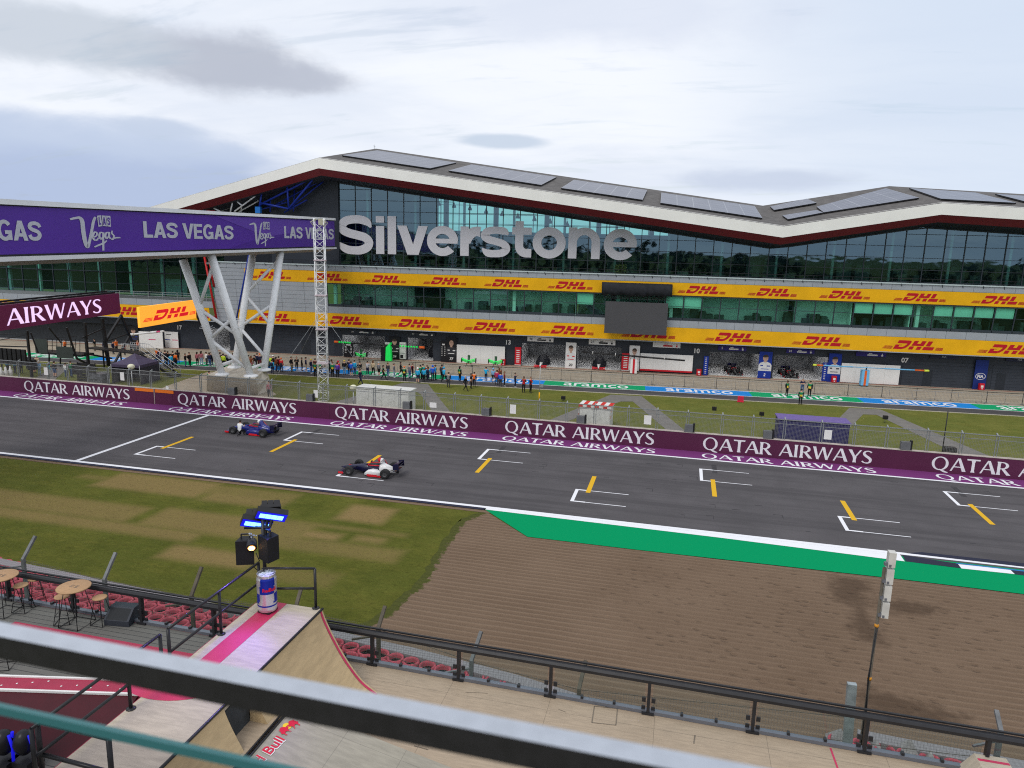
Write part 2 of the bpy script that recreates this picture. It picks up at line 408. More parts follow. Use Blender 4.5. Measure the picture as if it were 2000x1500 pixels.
def text(mb, s, o, ex, ey, en, height, width=None, bold=0.0, lift=.004, mat=None, centre=False, slant=0.0):
    V, F, asp = text_pieces(s, bold); W = width or asp*height
    V = [((x/asp*W) + slant*y*height, y*height) for x, y in V]
    emit(mb, [(V, F)], o, ex, ey, en, ox=-W/2 if centre else 0, lift=lift, mat=mat)
    return W
# ------------------------------------------------------------------ the ground
def noise_surface(name, cols, scale, rough=.9, bump=.4, bscale=60, bdist=.02, detail=8, stretch=(1, 1, 1), attr=None, extra=None):
    m = bpy.data.materials.new(name); m.use_nodes = True; t = NT(m.node_tree); b = t.n['Principled BSDF']
    co = t.new('ShaderNodeTexCoord').outputs['Object']
    v = t.mapping(co, stretch)
    n = t.noise(v, scale, detail, .62)
    c = t.ramp(n, cols)
    if extra: c, hgt = extra(t, co, c)
    else: hgt = None
    t.put(b.inputs['Base Color'], c); b.inputs['Roughness'].default_value = rough; b.inputs['Specular IOR Level'].default_value = .07
    bn = t.new('ShaderNodeBump'); bn.inputs['Strength'].default_value = bump; bn.inputs['Distance'].default_value = bdist
    t.put(bn.inputs['Height'], hgt or t.noise(v, bscale, 3, .6)); t.l.new(bn.outputs[0], b.inputs['Normal'])
    return m
def asphalt_extra(dark, light):
    def f(t, co, c):
        big = t.noise(t.mapping(co, (.04, .8, 1)), 1.0, 6, .68)                  # lanes worn along the track
        fine = t.noise(co, 45, 2, .7)
        c = t.mix(t.math('MULTIPLY', t.smooth(big, .44, .62), .75), c, (*dark, 1))
        c = t.mix(t.math('MULTIPLY', t.smooth(fine, .55, .8), .35), c, (*light, 1))
        return c, fine
    return f
M_track = noise_surface('track_asphalt', [(.3, (.082, .077, .081)), (.7, (.108, .101, .106))], .35, .85, .25, 60, extra=asphalt_extra((.068, .064, .068), (.15, .145, .15)))
M_lane = noise_surface('lane_asphalt', [(.3, (.075, .072, .076)), (.7, (.098, .094, .098))], .5, .85, .25, 60, extra=asphalt_extra((.062, .06, .063), (.15, .145, .15)))
M_path = noise_surface('path_asphalt', [(.3, (.16, .15, .14)), (.7, (.21, .20, .185))], 1.2, .9, .3, 50)
M_conc = noise_surface('apron_concrete', [(.25, (.29, .25, .19)), (.55, (.37, .32, .25)), (.8, (.44, .385, .31))], .8, .85, .2, 30, stretch=(.35, 1.5, 1))
M_stone = noise_surface('pier_concrete', [(.3, (.46, .415, .34)), (.7, (.58, .53, .45))], .9, .85, .15, 20, stretch=(1, 1, .5))
def grass_mat(name, dark, light, dry=None, dry2=None):
    def f(t, co, c):
        f1 = t.noise(t.mapping(co, (.8, 1.6, 1)), 3.6, 6, .78); f2 = t.noise(t.mapping(co, (.6, 2.0, 1)), 1.1, 6, .75)
        c = t.mix(t.math('MULTIPLY', t.smooth(f2, .45, .7), .6), c, (light[0]*1.3, light[1]*1.12, light[2]*1.2, 1)); c = t.mix(t.math('MULTIPLY', t.smooth(t.noise(co, .25, 4, .6), .4, .6), .35), c, (dark[0]*.75, dark[1]*.95, dark[2], 1))
        if dry:
            a = t.new('ShaderNodeAttribute', attribute_name='dry').outputs['Fac']
            dc = t.mix(f1, (*dry, 1), (*dry2, 1))
            am = t.math('ADD', a, t.math('MULTIPLY', t.math('SUBTRACT', f1, .5), t.math('MULTIPLY', t.math('MULTIPLY', a, t.math('SUBTRACT', 1.15, a)), 3.4)), None, True)
            c = t.mix(am, c, dc)
        c = t.mix(t.math('MULTIPLY', t.smooth(f1, .50, .68), .55), c, tuple(x*.50 for x in dark)+(1,))
        c = t.mix(t.math('MULTIPLY', t.smooth(t.noise(t.mapping(co, (.8, 1.7, 1)), 6.5, 4, .8), .52, .72), .40), c, (light[0]*1.6, light[1]*1.5, light[2]*1.8, 1))
        return c, t.noise(co, 22, 5, .75)
    return noise_surface(name, [(.3, dark), (.7, light)], .45, .95, .9, 20, .06, extra=f)
M_grass = grass_mat('verge_grass', (.066, .078, .010), (.118, .128, .022), (.205, .142, .054), (.290, .205, .092))
M_infield = grass_mat('infield_grass', (.112, .124, .024), (.165, .172, .042))
M_ground = grass_mat('far_grass', (.05, .07, .015), (.08, .10, .025))
def gravel_extra(t, co, c):
    wv = t.new('ShaderNodeTexWave', wave_type='BANDS', bands_direction='Y'); t.put(wv.inputs[0], t.mapping(co, (.35, 1, 1)))
    wv.inputs['Scale'].default_value = .86; wv.inputs['Distortion'].default_value = 2.6; wv.inputs['Detail'].default_value = 3; wv.inputs['Detail Scale'].default_value = .55
    furrow = t.noise(t.mapping(co, (.10, 2.3, 1)), 1.0, 5, .6)
    ripple = t.math('ADD', t.math('MULTIPLY', t.math('POWER', wv.outputs[1], 2.2), .72), t.math('MULTIPLY', t.smooth(furrow, .3, .7), .28))
    vo = t.new('ShaderNodeTexVoronoi'); t.put(vo.inputs['Vector'], t.mapping(co, (1.0, 1.5, 1))); vo.inputs['Scale'].default_value = 1.75; vo.inputs['Randomness'].default_value = 1
    wob = t.noise(co, 6, 3, .6)
    hole = t.math('SUBTRACT', 1.0, t.smooth(t.math('ADD', vo.outputs['Distance'], t.math('MULTIPLY', wob, .30)), .20, .52))
    a = t.new('ShaderNodeAttribute', attribute_name='trod').outputs['Fac']
    damp = t.new('ShaderNodeAttribute', attribute_name='damp').outputs['Fac']
    trod = t.smooth(t.math('ADD', a, t.math('MULTIPLY', t.math('SUBTRACT', t.noise(co, .8, 4, .6), .5), 1.1)), .25, .75)
    hole = t.math('MULTIPLY', hole, trod)
    fine = t.noise(co, 38, 3, .75)
    c = t.mix(t.math('MULTIPLY', t.smooth(ripple, .25, .8), t.math('SUBTRACT', .55, t.math('MULTIPLY', trod, .3))), c, (.250, .178, .124, 1))
    c = t.mix(t.math('MULTIPLY', t.smooth(fine, .5, .72), .5), c, (.27, .20, .15, 1))
    c = t.mix(t.math('MULTIPLY', t.smooth(fine, .52, .3), .35), c, (.075, .052, .038, 1))
    dm = t.smooth(t.math('ADD', damp, t.math('MULTIPLY', t.math('SUBTRACT', t.noise(co, 1.6, 5, .65), .5), .9)), .3, .75)
    c = t.mix(t.math('MULTIPLY', dm, .55), c, (.043, .027, .018, 1))
    turf = t.new('ShaderNodeAttribute', attribute_name='turf').outputs['Fac']
    tm = t.smooth(t.math('ADD', turf, t.math('MULTIPLY', t.math('SUBTRACT', t.noise(co, 2.2, 6, .7), .5), 1.3)), .45, .6)
    c = t.mix(tm, c, t.mix(t.noise(co, 7, 4, .7), (.05, .062, .014, 1), (.10, .10, .03, 1)))
    h = t.math('ADD', t.math('MULTIPLY', ripple, t.math('SUBTRACT', .42, t.math('MULTIPLY', trod, .2))), t.math('MULTIPLY', fine, .22))
    h = t.math('SUBTRACT', h, t.math('MULTIPLY', hole, .6))
    c = t.mix(t.math('MULTIPLY', hole, .16), c, (.095, .062, .042, 1))
    return c, h
M_gravel = noise_surface('gravel', [(.3, (.150, .100, .066)), (.7, (.190, .130, .088))], .25, .95, .95, 30, .14, extra=gravel_extra)
def flat_paint(name, r, g_, b_, k=1.0, wear=.25, scale=1.3, rough=.6):
    base = lin(r, g_, b_); base = tuple(c*k for c in base)
    m = bpy.data.materials.new(name); m.use_nodes = True; t = NT(m.node_tree); b = t.n['Principled BSDF']
    co = t.new('ShaderNodeTexCoord').outputs['Object']
    n = t.noise(t.mapping(co, (.4, 1.6, 1)), scale, 7, .7); f = t.noise(co, 40, 2, .7)
    c = t.mix(t.math('MULTIPLY', t.smooth(n, .52, .75), wear), (*base, 1), tuple(x*.55+.02 for x in base)+(1,))
    c = t.mix(t.math('MULTIPLY', t.smooth(f, .6, .8), wear), c, tuple(min(.85, x*1.25+.02) for x in base)+(1,))
    t.put(b.inputs['Base Color'], c); b.inputs['Roughness'].default_value = rough; b.inputs['Specular IOR Level'].default_value = .06
    return m
M_white = flat_paint('road_white', 236, 236, 240, .92, .22)
M_yellow = flat_paint('road_yellow', 226, 178, 46, .9, .2)
M_green = flat_paint('runoff_green', 0, 140, 88, 1.0, .035, rough=.9)
M_purple = flat_paint('apron_purple', 116, 56, 112, .95, .12, rough=.85)
M_navy = flat_paint('kerb_navy', 52, 54, 72, .8, .2)
M_blue_line = flat_paint('line_blue', 60, 120, 190, .9, .1)
M_sg = flat_paint('stripe_green', 20, 160, 105, .95, .15)
M_sb = flat_paint('stripe_blue', 35, 135, 215, .95, .15)
M_rubber = mat('rubber_mark', (.045, .042, .046), .8, vary=.2)
M_kerb = mat('kerb_stone', (.46, .42, .34), .8, vary=.12)

def sheet(name, pts, z, m, cuts=0):
    mb = MB(); mb.add([(p[0], p[1], z) for p in pts], [tuple(range(len(pts)))])
    o = structure(mb, name, m, None); 
    if o.data.polygons[0].normal.z < 0: o.data.flip_normals()
    return o
XL, XR = -160.0, 120.0
P2 = lambda x, y, z=0.0: (lambda q: (q.x, q.y))(at(x, y, z))
sheet('ground', [(-2500, -2500), (2500, -2500), (2500, 2500), (-2500, 2500)], -.06, M_ground)

# verge of grass between the stands and the track, patched with dry turf
Y_NEAR = at(900, 985.5).y; Y_FAR = at(1000, 864.5).y
def inside(p, q):
    x, y = p; c = False; n = len(q)
    for i in range(n):
        x0, y0 = q[i]; x1, y1 = q[(i+1) % n]
        if (y0 > y) != (y1 > y) and x < (x1-x0)*(y-y0)/(y1-y0)+x0: c = not c
    return c
def edge_d(p, q):
    best = 9e9
    for i in range(len(q)):
        a, b = q[i], q[(i+1) % len(q)]; dx, dy = b[0]-a[0], b[1]-a[1]; L = dx*dx+dy*dy or 1e-9
        t = max(0, min(1, ((p[0]-a[0])*dx+(p[1]-a[1])*dy)/L)); best = min(best, math.hypot(p[0]-a[0]-t*dx, p[1]-a[1]-t*dy))
    return best
DRY_PX = [(.7, -60, 946, 240, 1020), (.75, -60, 1000, 400, 1040), (.55, 165, 925, 320, 952), (.85, 240, 922, 380, 972), (.6, 330, 935, 560, 985), (.75, 330, 990, 480, 1052), (.8, 400, 1035, 560, 1062), (.9, 345, 1062, 478, 1112), (.75, 420, 958, 540, 994),
 (.7, 545, 1012, 790, 1048), (1.0, 690, 984, 745, 1024), (1.0, 598, 1034, 655, 1056), (.85, 700, 1044, 745, 1062), (.6, 530, 1040, 770, 1100), (.45, 500, 1096, 640, 1150), (.65, 470, 1005, 570, 1066)]
DRY = []
for k_, xa, ya, xb, yb in DRY_PX:
    a_, b_ = P2(xa, ya), P2(xb, yb); y0, y1 = sorted((a_[1], b_[1])); x0, x1 = a_[0], P2(xb, yb)[0]
    if x1 < x0: x0, x1 = x1, x0
    DRY.append((k_, [(x0, y0), (x1, y0), (x1, y1), (x0, y1)]))
def grid_sheet(name, x0, x1, y0, y1, step, z, m, attrs):
    nx, ny = int((x1-x0)/step), int((y1-y0)/step)
    V = [(x0+(x1-x0)*i/nx, y0+(y1-y0)*j/ny, z) for j in range(ny+1) for i in range(nx+1)]
    F = [(j*(nx+1)+i, j*(nx+1)+i+1, (j+1)*(nx+1)+i+1, (j+1)*(nx+1)+i) for j in range(ny) for i in range(nx)]
    me = bpy.data.meshes.new(name); me.from_pydata(V, [], F); me.update(); me.materials.append(m)
    for an, fn in attrs.items():
        a = me.attributes.new(an, 'FLOAT', 'POINT'); a.data.foreach_set('value', [fn(v[0], v[1]) for v in V])
    o = bpy.data.objects.new(name, me); COL.objects.link(o); return tag(o, kind='structure')
def dryness(x, y):
    d = .06
    for k, q in DRY:
        xs = [p[0] for p in q]; ys = [p[1] for p in q]
        if min(xs)-1 < x < max(xs)+1 and min(ys)-1 < y < max(ys)+1:
            e = edge_d((x, y), q); s = .5+.5*max(-1, min(1, (e if inside((x, y), q) else -e)/.34))
            d = max(d, k*s)
    return d
grid_sheet('grass_verge', -72, 2, 14, Y_NEAR-.55, .24, -.03, M_grass, {'dry': dryness})
rim = [(946, 996), (922, 1005), (905, 1012), (890, 1024), (880, 1036), (862, 1060), (846, 1084), (833, 1108), (822, 1130), (800, 1150), (775, 1168), (757, 1190), (722, 1210), (690, 1224), (668, 1236)]
rimp = []
for a, b in zip(rim, rim[1:]):
    A, B = Vector(P2(*a)), Vector(P2(*b))
    for i in range(3):
        q = A.lerp(B, i/3); n = Vector((B-A)).normalized(); j = random.uniform(-.10, .10); rimp.append((q.x-n.y*j, q.y+n.x*j))
Bg = P2(668, 1236)
low_edge = [P2(x, y) for x, y in ((946, 994), (1030, 1048), (1240, 1073), (1500, 1102), (1760, 1131), (2000, 1160))]
g_dir = (low_edge[-1][0]-low_edge[-2][0], low_edge[-1][1]-low_edge[-2][1]); low_edge.append((low_edge[-1][0]+g_dir[0]*8, low_edge[-1][1]+g_dir[1]*8))
TROD = [P2(1230, 1085), P2(1540, 1120), P2(2050, 1180), P2(2050, 1300), P2(1750, 1420), P2(1500, 1360), P2(1330, 1280), P2(1240, 1250), P2(1180, 1150)]
DAMP = [[P2(1625, 1120), P2(1700, 1135), P2(1692, 1180), P2(1735, 1260), P2(1690, 1256), P2(1655, 1225), P2(1668, 1185), P2(1622, 1165)], [P2(1700, 1165), P2(1790, 1175), P2(1840, 1190), P2(1825, 1200), P2(1735, 1195)], [P2(1665, 1330), P2(1770, 1360), P2(1900, 1400), P2(1860, 1425), P2(1700, 1395)]]
gx0, gx1, gy0 = min(p[0] for p in rimp)-.5, 46, 12
bmg = bmesh.new(); outline = rimp + [(gx0+.4, gy0), (gx1, gy0), (gx1, low_edge[-1][1]-.02)] + [(p[0], p[1]-.02) for p in low_edge[::-1][1:-1]]
ov = [bmg.verts.new((p[0], p[1], -.022)) for p in outline]; bmg.faces.new(ov)
bmesh.ops.triangulate(bmg, faces=bmg.faces)
for _ in range(7):
    es = [e for e in bmg.edges if e.calc_length() > .8]
    if not es: break
    bmesh.ops.subdivide_edges(bmg, edges=es, cuts=1); bmesh.ops.triangulate(bmg, faces=bmg.faces)
meg = bpy.data.meshes.new('gravel_trap'); bmesh.ops.recalc_face_normals(bmg, faces=bmg.faces); bmg.to_mesh(meg); bmg.free()
if meg.polygons[0].normal.z < 0: meg.flip_normals()
meg.materials.append(M_gravel)
def soft(q, wd): return lambda x, y: .5+.5*max(-1, min(1, (edge_d((x, y), q) if inside((x, y), q) else -edge_d((x, y), q))/wd))
ft = soft(TROD, 2.5); fd = [soft(q, .9) for q in DAMP]
a = meg.attributes.new('trod', 'FLOAT', 'POINT'); a.data.foreach_set('value', [.12+.88*ft(v.co.x, v.co.y) for v in meg.vertices])
a = meg.attributes.new('damp', 'FLOAT', 'POINT'); a.data.foreach_set('value', [max(f(v.co.x, v.co.y) for f in fd) for v in meg.vertices])
RIMV = [P2(*q) for q in rim]
def turf(x, y):
    best = min(math.hypot(x-a[0]-t_*(b[0]-a[0]), y-a[1]-t_*(b[1]-a[1])) for a, b in zip(RIMV, RIMV[1:]) for t_ in [max(0, min(1, ((x-a[0])*(b[0]-a[0])+(y-a[1])*(b[1]-a[1]))/((b[0]-a[0])**2+(b[1]-a[1])**2)))])
    return max(0, 1-best/.9)
a = meg.attributes.new('turf', 'FLOAT', 'POINT'); a.data.foreach_set('value', [turf(v.co.x, v.co.y) for v in meg.vertices])
og = bpy.data.objects.new('gravel_trap', meg); COL.objects.link(og); tag(og, kind='structure')

# the track
sheet('race_track', [(XL, Y_NEAR-.30), (XR, Y_NEAR-.30), (XR, Y_FAR+.2), (XL, Y_FAR+.2)], 0, M_track)
mk = MB()
def strip_xy(mb, x0, x1, y0, y1, z=.005): mb.add([(x0, y0, z), (x1, y0, z), (x1, y1, z), (x0, y1, z)], [(0, 1, 2, 3)])
strip_xy(mk, XL, XR, Y_NEAR-.10, Y_NEAR+.20); strip_xy(mk, XL, XR, Y_FAR-.02, Y_FAR+.24)
xs0 = at(155, 898).x; strip_xy(mk, xs0-.17, xs0+.17, Y_NEAR+.202, Y_FAR-.022)
GX = [P2(259, 888)[0]+8.0*i for i in range(8)]
ROWS = {0: (at(658, 930).y, at(308, 871).y), 1: (at(936, 897).y, at(955, 877).y)}
for i, x in enumerate(GX):
    y0, y1 = ROWS[i % 2]
    strip_xy(mk, x, x+.22, y0, y1)
    for yy in (y0, y1-.16): strip_xy(mk, x+.222, x+.95, yy, yy+.16)
    for yy in (y0+.03, y1-.12): strip_xy(mk, x+.952, x+3.45, yy, yy+.085)
structure(mk, 'track_markings', M_white)
my = MB()
for i, x in enumerate(GX):
    y0, y1 = ROWS[i % 2]
    if i % 2: strip_xy(my, x+.72, x+1.02, y0-3.1, y0+.5, .010)
    else: strip_xy(my, x+.72, x+1.02, y1-.5, y1+3.0, .010)
structure(my, 'stop_markings', M_yellow)
mr = MB(); rr = random.Random(3)
for i, x in enumerate(GX):
    y0, y1 = ROWS[i % 2]
    if i % 2: strip_xy(mr, x+.9, x+1.25, y1-.8, y1+1.3, .003)
for k in range(46):
    x, y = rr.uniform(-38, 24), rr.uniform(Y_NEAR+1.5, Y_FAR-1.2); L = rr.uniform(.25, .6); z = .002
    c = rr.choice((0, 1)); 
    mr.add([(x, y, z), (x+L, y+.04, z), (x+L, y+.12, z), (x, y+.1, z)], [(0, 1, 2, 3)])
    if c: mr.add([(x+L*.9, y-.5, z), (x+L*.98, y-.5, z), (x+L, y+.038, z), (x+L*.9, y+.036, z)], [(0, 1, 2, 3)])
structure(mr, 'rubber_marks', M_rubber)
# dark gutter and dirt below the near line, then the green run-off and kerb
xg = low_edge[0][0]
sheet('track_gutter', [(XL, Y_NEAR-.42), (xg, Y_NEAR-.42), (xg, Y_NEAR-.11), (XL, Y_NEAR-.11)], .003, M_navy)
sheet('dirt_strip', [(XL, Y_NEAR-.80), (xg+1.2, Y_NEAR-.80), (xg+.5, Y_NEAR-.43), (XL, Y_NEAR-.43)], -.018, M_gravel)
sheet('green_runoff', [(p[0], p[1]) for p in low_edge] + [(low_edge[-1][0], Y_NEAR-.11), (xg, Y_NEAR-.11)], -.003, M_green)
kw = MB(); kd = MB()
def gq(mb, px, z): mb.add([(*P2(*q), z) for q in px], [tuple(range(len(px)))])
kx = [P2(*q) for q in ((948, 995.2), (1400, 1049.5), (1600, 1075), (1767, 1096.5))]
kw.add([(x, Y_NEAR-.108, .006) for x, _ in kx] + [(x, y, .006) for x, y in kx[::-1]], [tuple(range(8))])
gq(kd, [(1762, 1084), (1871, 1101), (1877, 1110), (1769, 1096.5)], .007)
gq(kw, [(1871, 1102), (1973, 1113), (1982, 1121.5), (1878, 1110.5)], .008)
gq(kd, [(1974, 1114), (2120, 1130), (2120, 1138), (1983, 1122)], .0075)
gq(kd, [(1770, 1080.5), (2100, 1119), (2100, 1111), (1800, 1078.5)], .0072)
structure(kw, 'kerb_white', M_white); structure(kd, 'kerb_dark', M_navy)
bl = MB(); gq(bl, [(1868, 1099.6), (2080, 1124), (2080, 1126), (1868, 1101.2)], .011); structure(bl, 'kerb_blue_line', M_blue_line)

# painted apron before the pit wall
Y_WALL = at(1000, 850.2).y
sheet('painted_apron', [(XL, Y_FAR+.242), (XR, Y_FAR+.242), (XR, Y_WALL+.1), (XL, Y_WALL+.1)], .002, M_purple)

# infield, paths, pit lane
uvq = lambda u, v: tuple(BW(u, v).xy)
V_GR, V_S0, V_S1, V_F = 77.4, 79.85, 82.85, 92.6
sheet('infield_grass', [(XL, Y_WALL+.3), (XR, Y_WALL+.3), uvq(XR, V_GR-.1), uvq(XL, V_GR-.1)], -.02, M_infield)
sheet('pit_lane', [uvq(-160, V_GR), uvq(120, V_GR), uvq(120, V_S0), uvq(-160, V_S0)], 0, M_lane)
kb = MB(lambda p: BW(*p)); kb.box((-160, V_GR-.14, -.05), (120, V_GR-.002, .03)); structure(kb, 'pit_lane_kerb', M_kerb)
sheet('pit_apron', [uvq(-160, V_S1), uvq(120, V_S1), uvq(120, V_F+.3), uvq(-160, V_F+.3)], 0, M_conc)
def path(name, *px): sheet(name, [P2(*q) for q in px], -.008, M_path)
path('infield_path', (788, 747.3), (836, 749.8), (862, 783), (886, 812), (846, 806), (822, 770), (808, 762), (700, 793), (640, 796), (660, 783))
path('infield_path', (1193, 770.5), (1253, 773.6), (1345, 846), (1312, 848), (1236, 784), (1212, 784), (1088, 830), (1050, 830))
path('infield_path', (1659, 796.2), (1720, 799.6), (1950, 898), (1888, 895), (1712, 810), (1686, 809), (1660, 835), (1620, 835))
path('infield_path', (112, 709), (142, 711), (104, 744), (64, 742))
# worn edge beside the path and the concrete landing by the bridge pier
sheet('concrete_landing', [P2(x, y) for x, y in ((270, 778), (330, 752), (408, 725.5), (470, 728), (540, 770), (470, 796))], -.005, M_conc)
# painted pit lane stripe with its lettering
COLW = 11.6
u_edge = uv_at(1065, 744)[0]                       # blue ends and green begins here
stripe_b, stripe_g, stripe_w = MB(lambda p: BW(*p)), MB(lambda p: BW(*p)), MB(lambda p: BW(*p))
k = -9
u0 = u_edge - 10*COLW
for i in range(20):
    ua, ub = u0+i*COLW, u0+(i+1)*COLW
    (stripe_g if i % 2 == 0 else stripe_b).add([(ua, V_S0+.15, .003), (ub, V_S0+.15, .003), (ub, V_S1-.15, .003), (ua, V_S1-.15, .003)], [(0, 1, 2, 3)])
    text(stripe_w, 'aramco', (ua+2.3, V_S0+.62, .003), (1, 0, 0), (0, 1, 0), (0, 0, 1), 1.75, COLW-4.2, .012, lift=.005)
for a_, b_ in ((V_S0, V_S0+.15), (V_S1-.15, V_S1)): stripe_w.add([(-140, a_, .003), (110, a_, .003), (110, b_, .003), (-140, b_, .003)], [(0, 1, 2, 3)])
structure(stripe_b, 'pit_stripe_blue', M_sb); structure(stripe_g, 'pit_stripe_green', M_sg); structure(stripe_w, 'pit_stripe_lettering', M_white)
# working-lane lines on the apron
al = MB(lambda p: BW(*p))
for v_, du, off, wd in ((84.3, 5.0, 0, .12), (85.2, 5.5, 2, .12), (87.4, 300, 0, .10), (90.3, 300, 0, .10)):
    u = -90 + off
    while u < 90:
        al.add([(u, v_, .004), (min(u+du*.62, 90) if du < 100 else 90, v_, .004), (min(u+du*.62, 90) if du < 100 else 90, v_+wd, .004), (u, v_+wd, .004)], [(0, 1, 2, 3)]); u += du
structure(al, 'apron_lines', flat_paint('faded_white', 225, 218, 200, .75, .6, 3))
rl = MB(lambda p: BW(*p)); rl.add([(-90, 91.9, .004), (90, 91.9, .004), (90, 92.12, .004), (-90, 92.12, .004)], [(0, 1, 2, 3)]); structure(rl, 'garage_red_line', flat_paint('line_red', 170, 60, 50, .8, .3))
# the wooded rise behind the stands, which the upper glass reflects
def far_wood():
    mb = MB(); r_ = random.Random(1)
    for k in range(150):
        x = -420+k*5.6+r_.uniform(-3, 3); y = -150-r_.uniform(0, 60); hh = r_.uniform(9, 17)+6*math.sin(k*.11); mb.tube([(x, y, -.5), (x, y, hh*.6)], .3, 5)
        for j in range(46):
            a, b = r_.uniform(0, 6.28), r_.uniform(-1, 1); q = (1-b*b)**.5; c = Vector((x+4.2*q*math.cos(a), y+3.5*q*math.sin(a), hh*.62+hh*.42*b)); s_ = r_.uniform(1.0, 2.0); d = Vector((r_.uniform(-1, 1), r_.uniform(-1, 1), r_.uniform(-1, 1))).normalized(); e = d.orthogonal().normalized(); f = d.cross(e); mb.add([c-e*s_, c+f*s_*.7, c+e*s_, c-f*s_*.7], [(0, 1, 2, 3)])
    tag(mb.build('distant_wood', mat('wood_leaf', (.030, .042, .022), .8, vary=.5, vscale=.2), recalc=False), kind='stuff')
far_wood()
# ------------------------------------------------------------------ the pit building
M_slate = mat('slate_cladding', (.030, .036, .048), .45, vary=.12, vscale=.6, dirt=.15)
M_slate2 = mat('slate_shutter', (.036, .043, .056), .5, vary=.1, vscale=.8)
M_grey = mat('grey_panel', (.36, .385, .42), .42, vary=.05, vscale=.5, dirt=.12)
M_lip = mat('parapet_lip', (.46, .53, .54), .3, vary=.04)
M_fascia = mat('fascia_white', (.82, .81, .77), .5, vary=.03, vscale=.4, dirt=.08)
M_red_trim = mat('eaves_red', (.15, .012, .018), .5, vary=.1)
M_soffit = mat('soffit_slate', (.033, .036, .048), .55, vary=.12, vscale=.5)
M_roof = mat('roof_membrane', (.115, .108, .104), .85, vary=.16, vscale=1.2, dirt=.3)
M_frame = mat('window_frame', (.035, .045, .055), .4, vary=.1)
M_yel = paint('banner_yellow', 246, 184, 20, .93, rough=.55, vary=.07, vscale=.5, bump=.35, bscale=1.2, dirt=.10)
M_dred = paint('courier_red', 196, 24, 42, .9, rough=.55, vary=.04)
M_letter = mat('letter_film', (.60, .59, .63), .55, vary=.03)
M_in_wall = mat('room_wall', (.78, .80, .77), .8, vary=.1, vscale=.3)
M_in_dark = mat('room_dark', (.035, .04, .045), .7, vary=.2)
M_in_floor = mat('room_floor', (.16, .17, .17), .6, vary=.1)
M_blind = mat('roller_blind', (.60, .80, .72), .8, vary=.05, vscale=.6)
M_column = mat('room_column', (.72, .78, .72), .6, vary=.05)
M_white_p = mat('white_panel', (.74, .73, .71), .5, vary=.03, vscale=.6, dirt=.06)
M_blackish = mat('black_metal', (.018, .018, .02), .45, vary=.2)
M_steel = mat('galvanised', (.40, .42, .43), .45, metal=.6, vary=.15, vscale=6)
M_wtube = mat('white_steel', (.80, .81, .82), .4, vary=.05, vscale=1.2, dirt=.15)
M_btube = paint('blue_steel', 28, 52, 150, .9, rough=.4)
M_rtube = paint('red_steel', 190, 32, 34, .9, rough=.4)
def glass_mat(name, tint, refl, wave=.012, rough=.02, wscale=.35):
    m = bpy.data.materials.new(name); m.use_nodes = True; t = NT(m.node_tree); t.n.clear()
    co = t.new('ShaderNodeTexCoord').outputs['Object']
    bn = t.new('ShaderNodeBump'); bn.inputs['Strength'].default_value = 1; bn.inputs['Distance'].default_value = wave
    t.put(bn.inputs['Height'], t.noise(t.mapping(co, (1, 1, 1.6)), wscale, 2, .5))
    tr = t.new('ShaderNodeBsdfTransparent'); tr.inputs[0].default_value = (*tint, 1)
    gl = t.new('ShaderNodeBsdfGlossy'); gl.inputs['Color'].default_value = (.48, .74, .92, 1); gl.inputs['Roughness'].default_value = rough; t.l.new(bn.outputs[0], gl.inputs['Normal'])
    ge = t.new('ShaderNodeNewGeometry'); dp = t.new('ShaderNodeVectorMath', operation='DOT_PRODUCT'); t.l.new(ge.outputs['Normal'], dp.inputs[0]); t.l.new(ge.outputs['Incoming'], dp.inputs[1])
    schl = t.math('ADD', .04, t.math('MULTIPLY', t.math('POWER', t.math('SUBTRACT', 1.0, t.math('ABSOLUTE', dp.outputs['Value'])), 5.0), .96))
    mx = t.new('ShaderNodeMixShader'); t.put(mx.inputs[0], t.math('ADD', t.math('MULTIPLY', schl, .8), refl, None, True))
    t.l.new(tr.outputs[0], mx.inputs[1]); t.l.new(gl.outputs[0], mx.inputs[2])
    t.l.new(mx.outputs[0], t.new('ShaderNodeOutputMaterial').inputs[0]); MATS[name] = m
    return m
M_glass_up = glass_mat('curtain_glass', (.36, .62, .60), .15, .006)
M_glass_off = glass_mat('office_glass', (.50, .86, .74), .03, .005)
M_glass_back = glass_mat('rear_glass', (.62, .92, .86), .05, .005)
M_glass_clear = glass_mat('clear_glass', (.86, .93, .91), .02, .002)

VF = 92.6
bl_ = lambda p: Vector((p[0], p[1]-VF, p[2]))
def BM(): return MB(bl_)
bld = thing('pit_building', 'long grey and glass pit building with white zigzag eaves and garages below', 'building', BW(0, VF, 0), BA)
def bpart(mb, name, m, parent=None, label=None):
    o = mb.build(name, m, parent or bld)
    if label: o['label'] = label
    return o
UL, UR = -100.0, 62.0
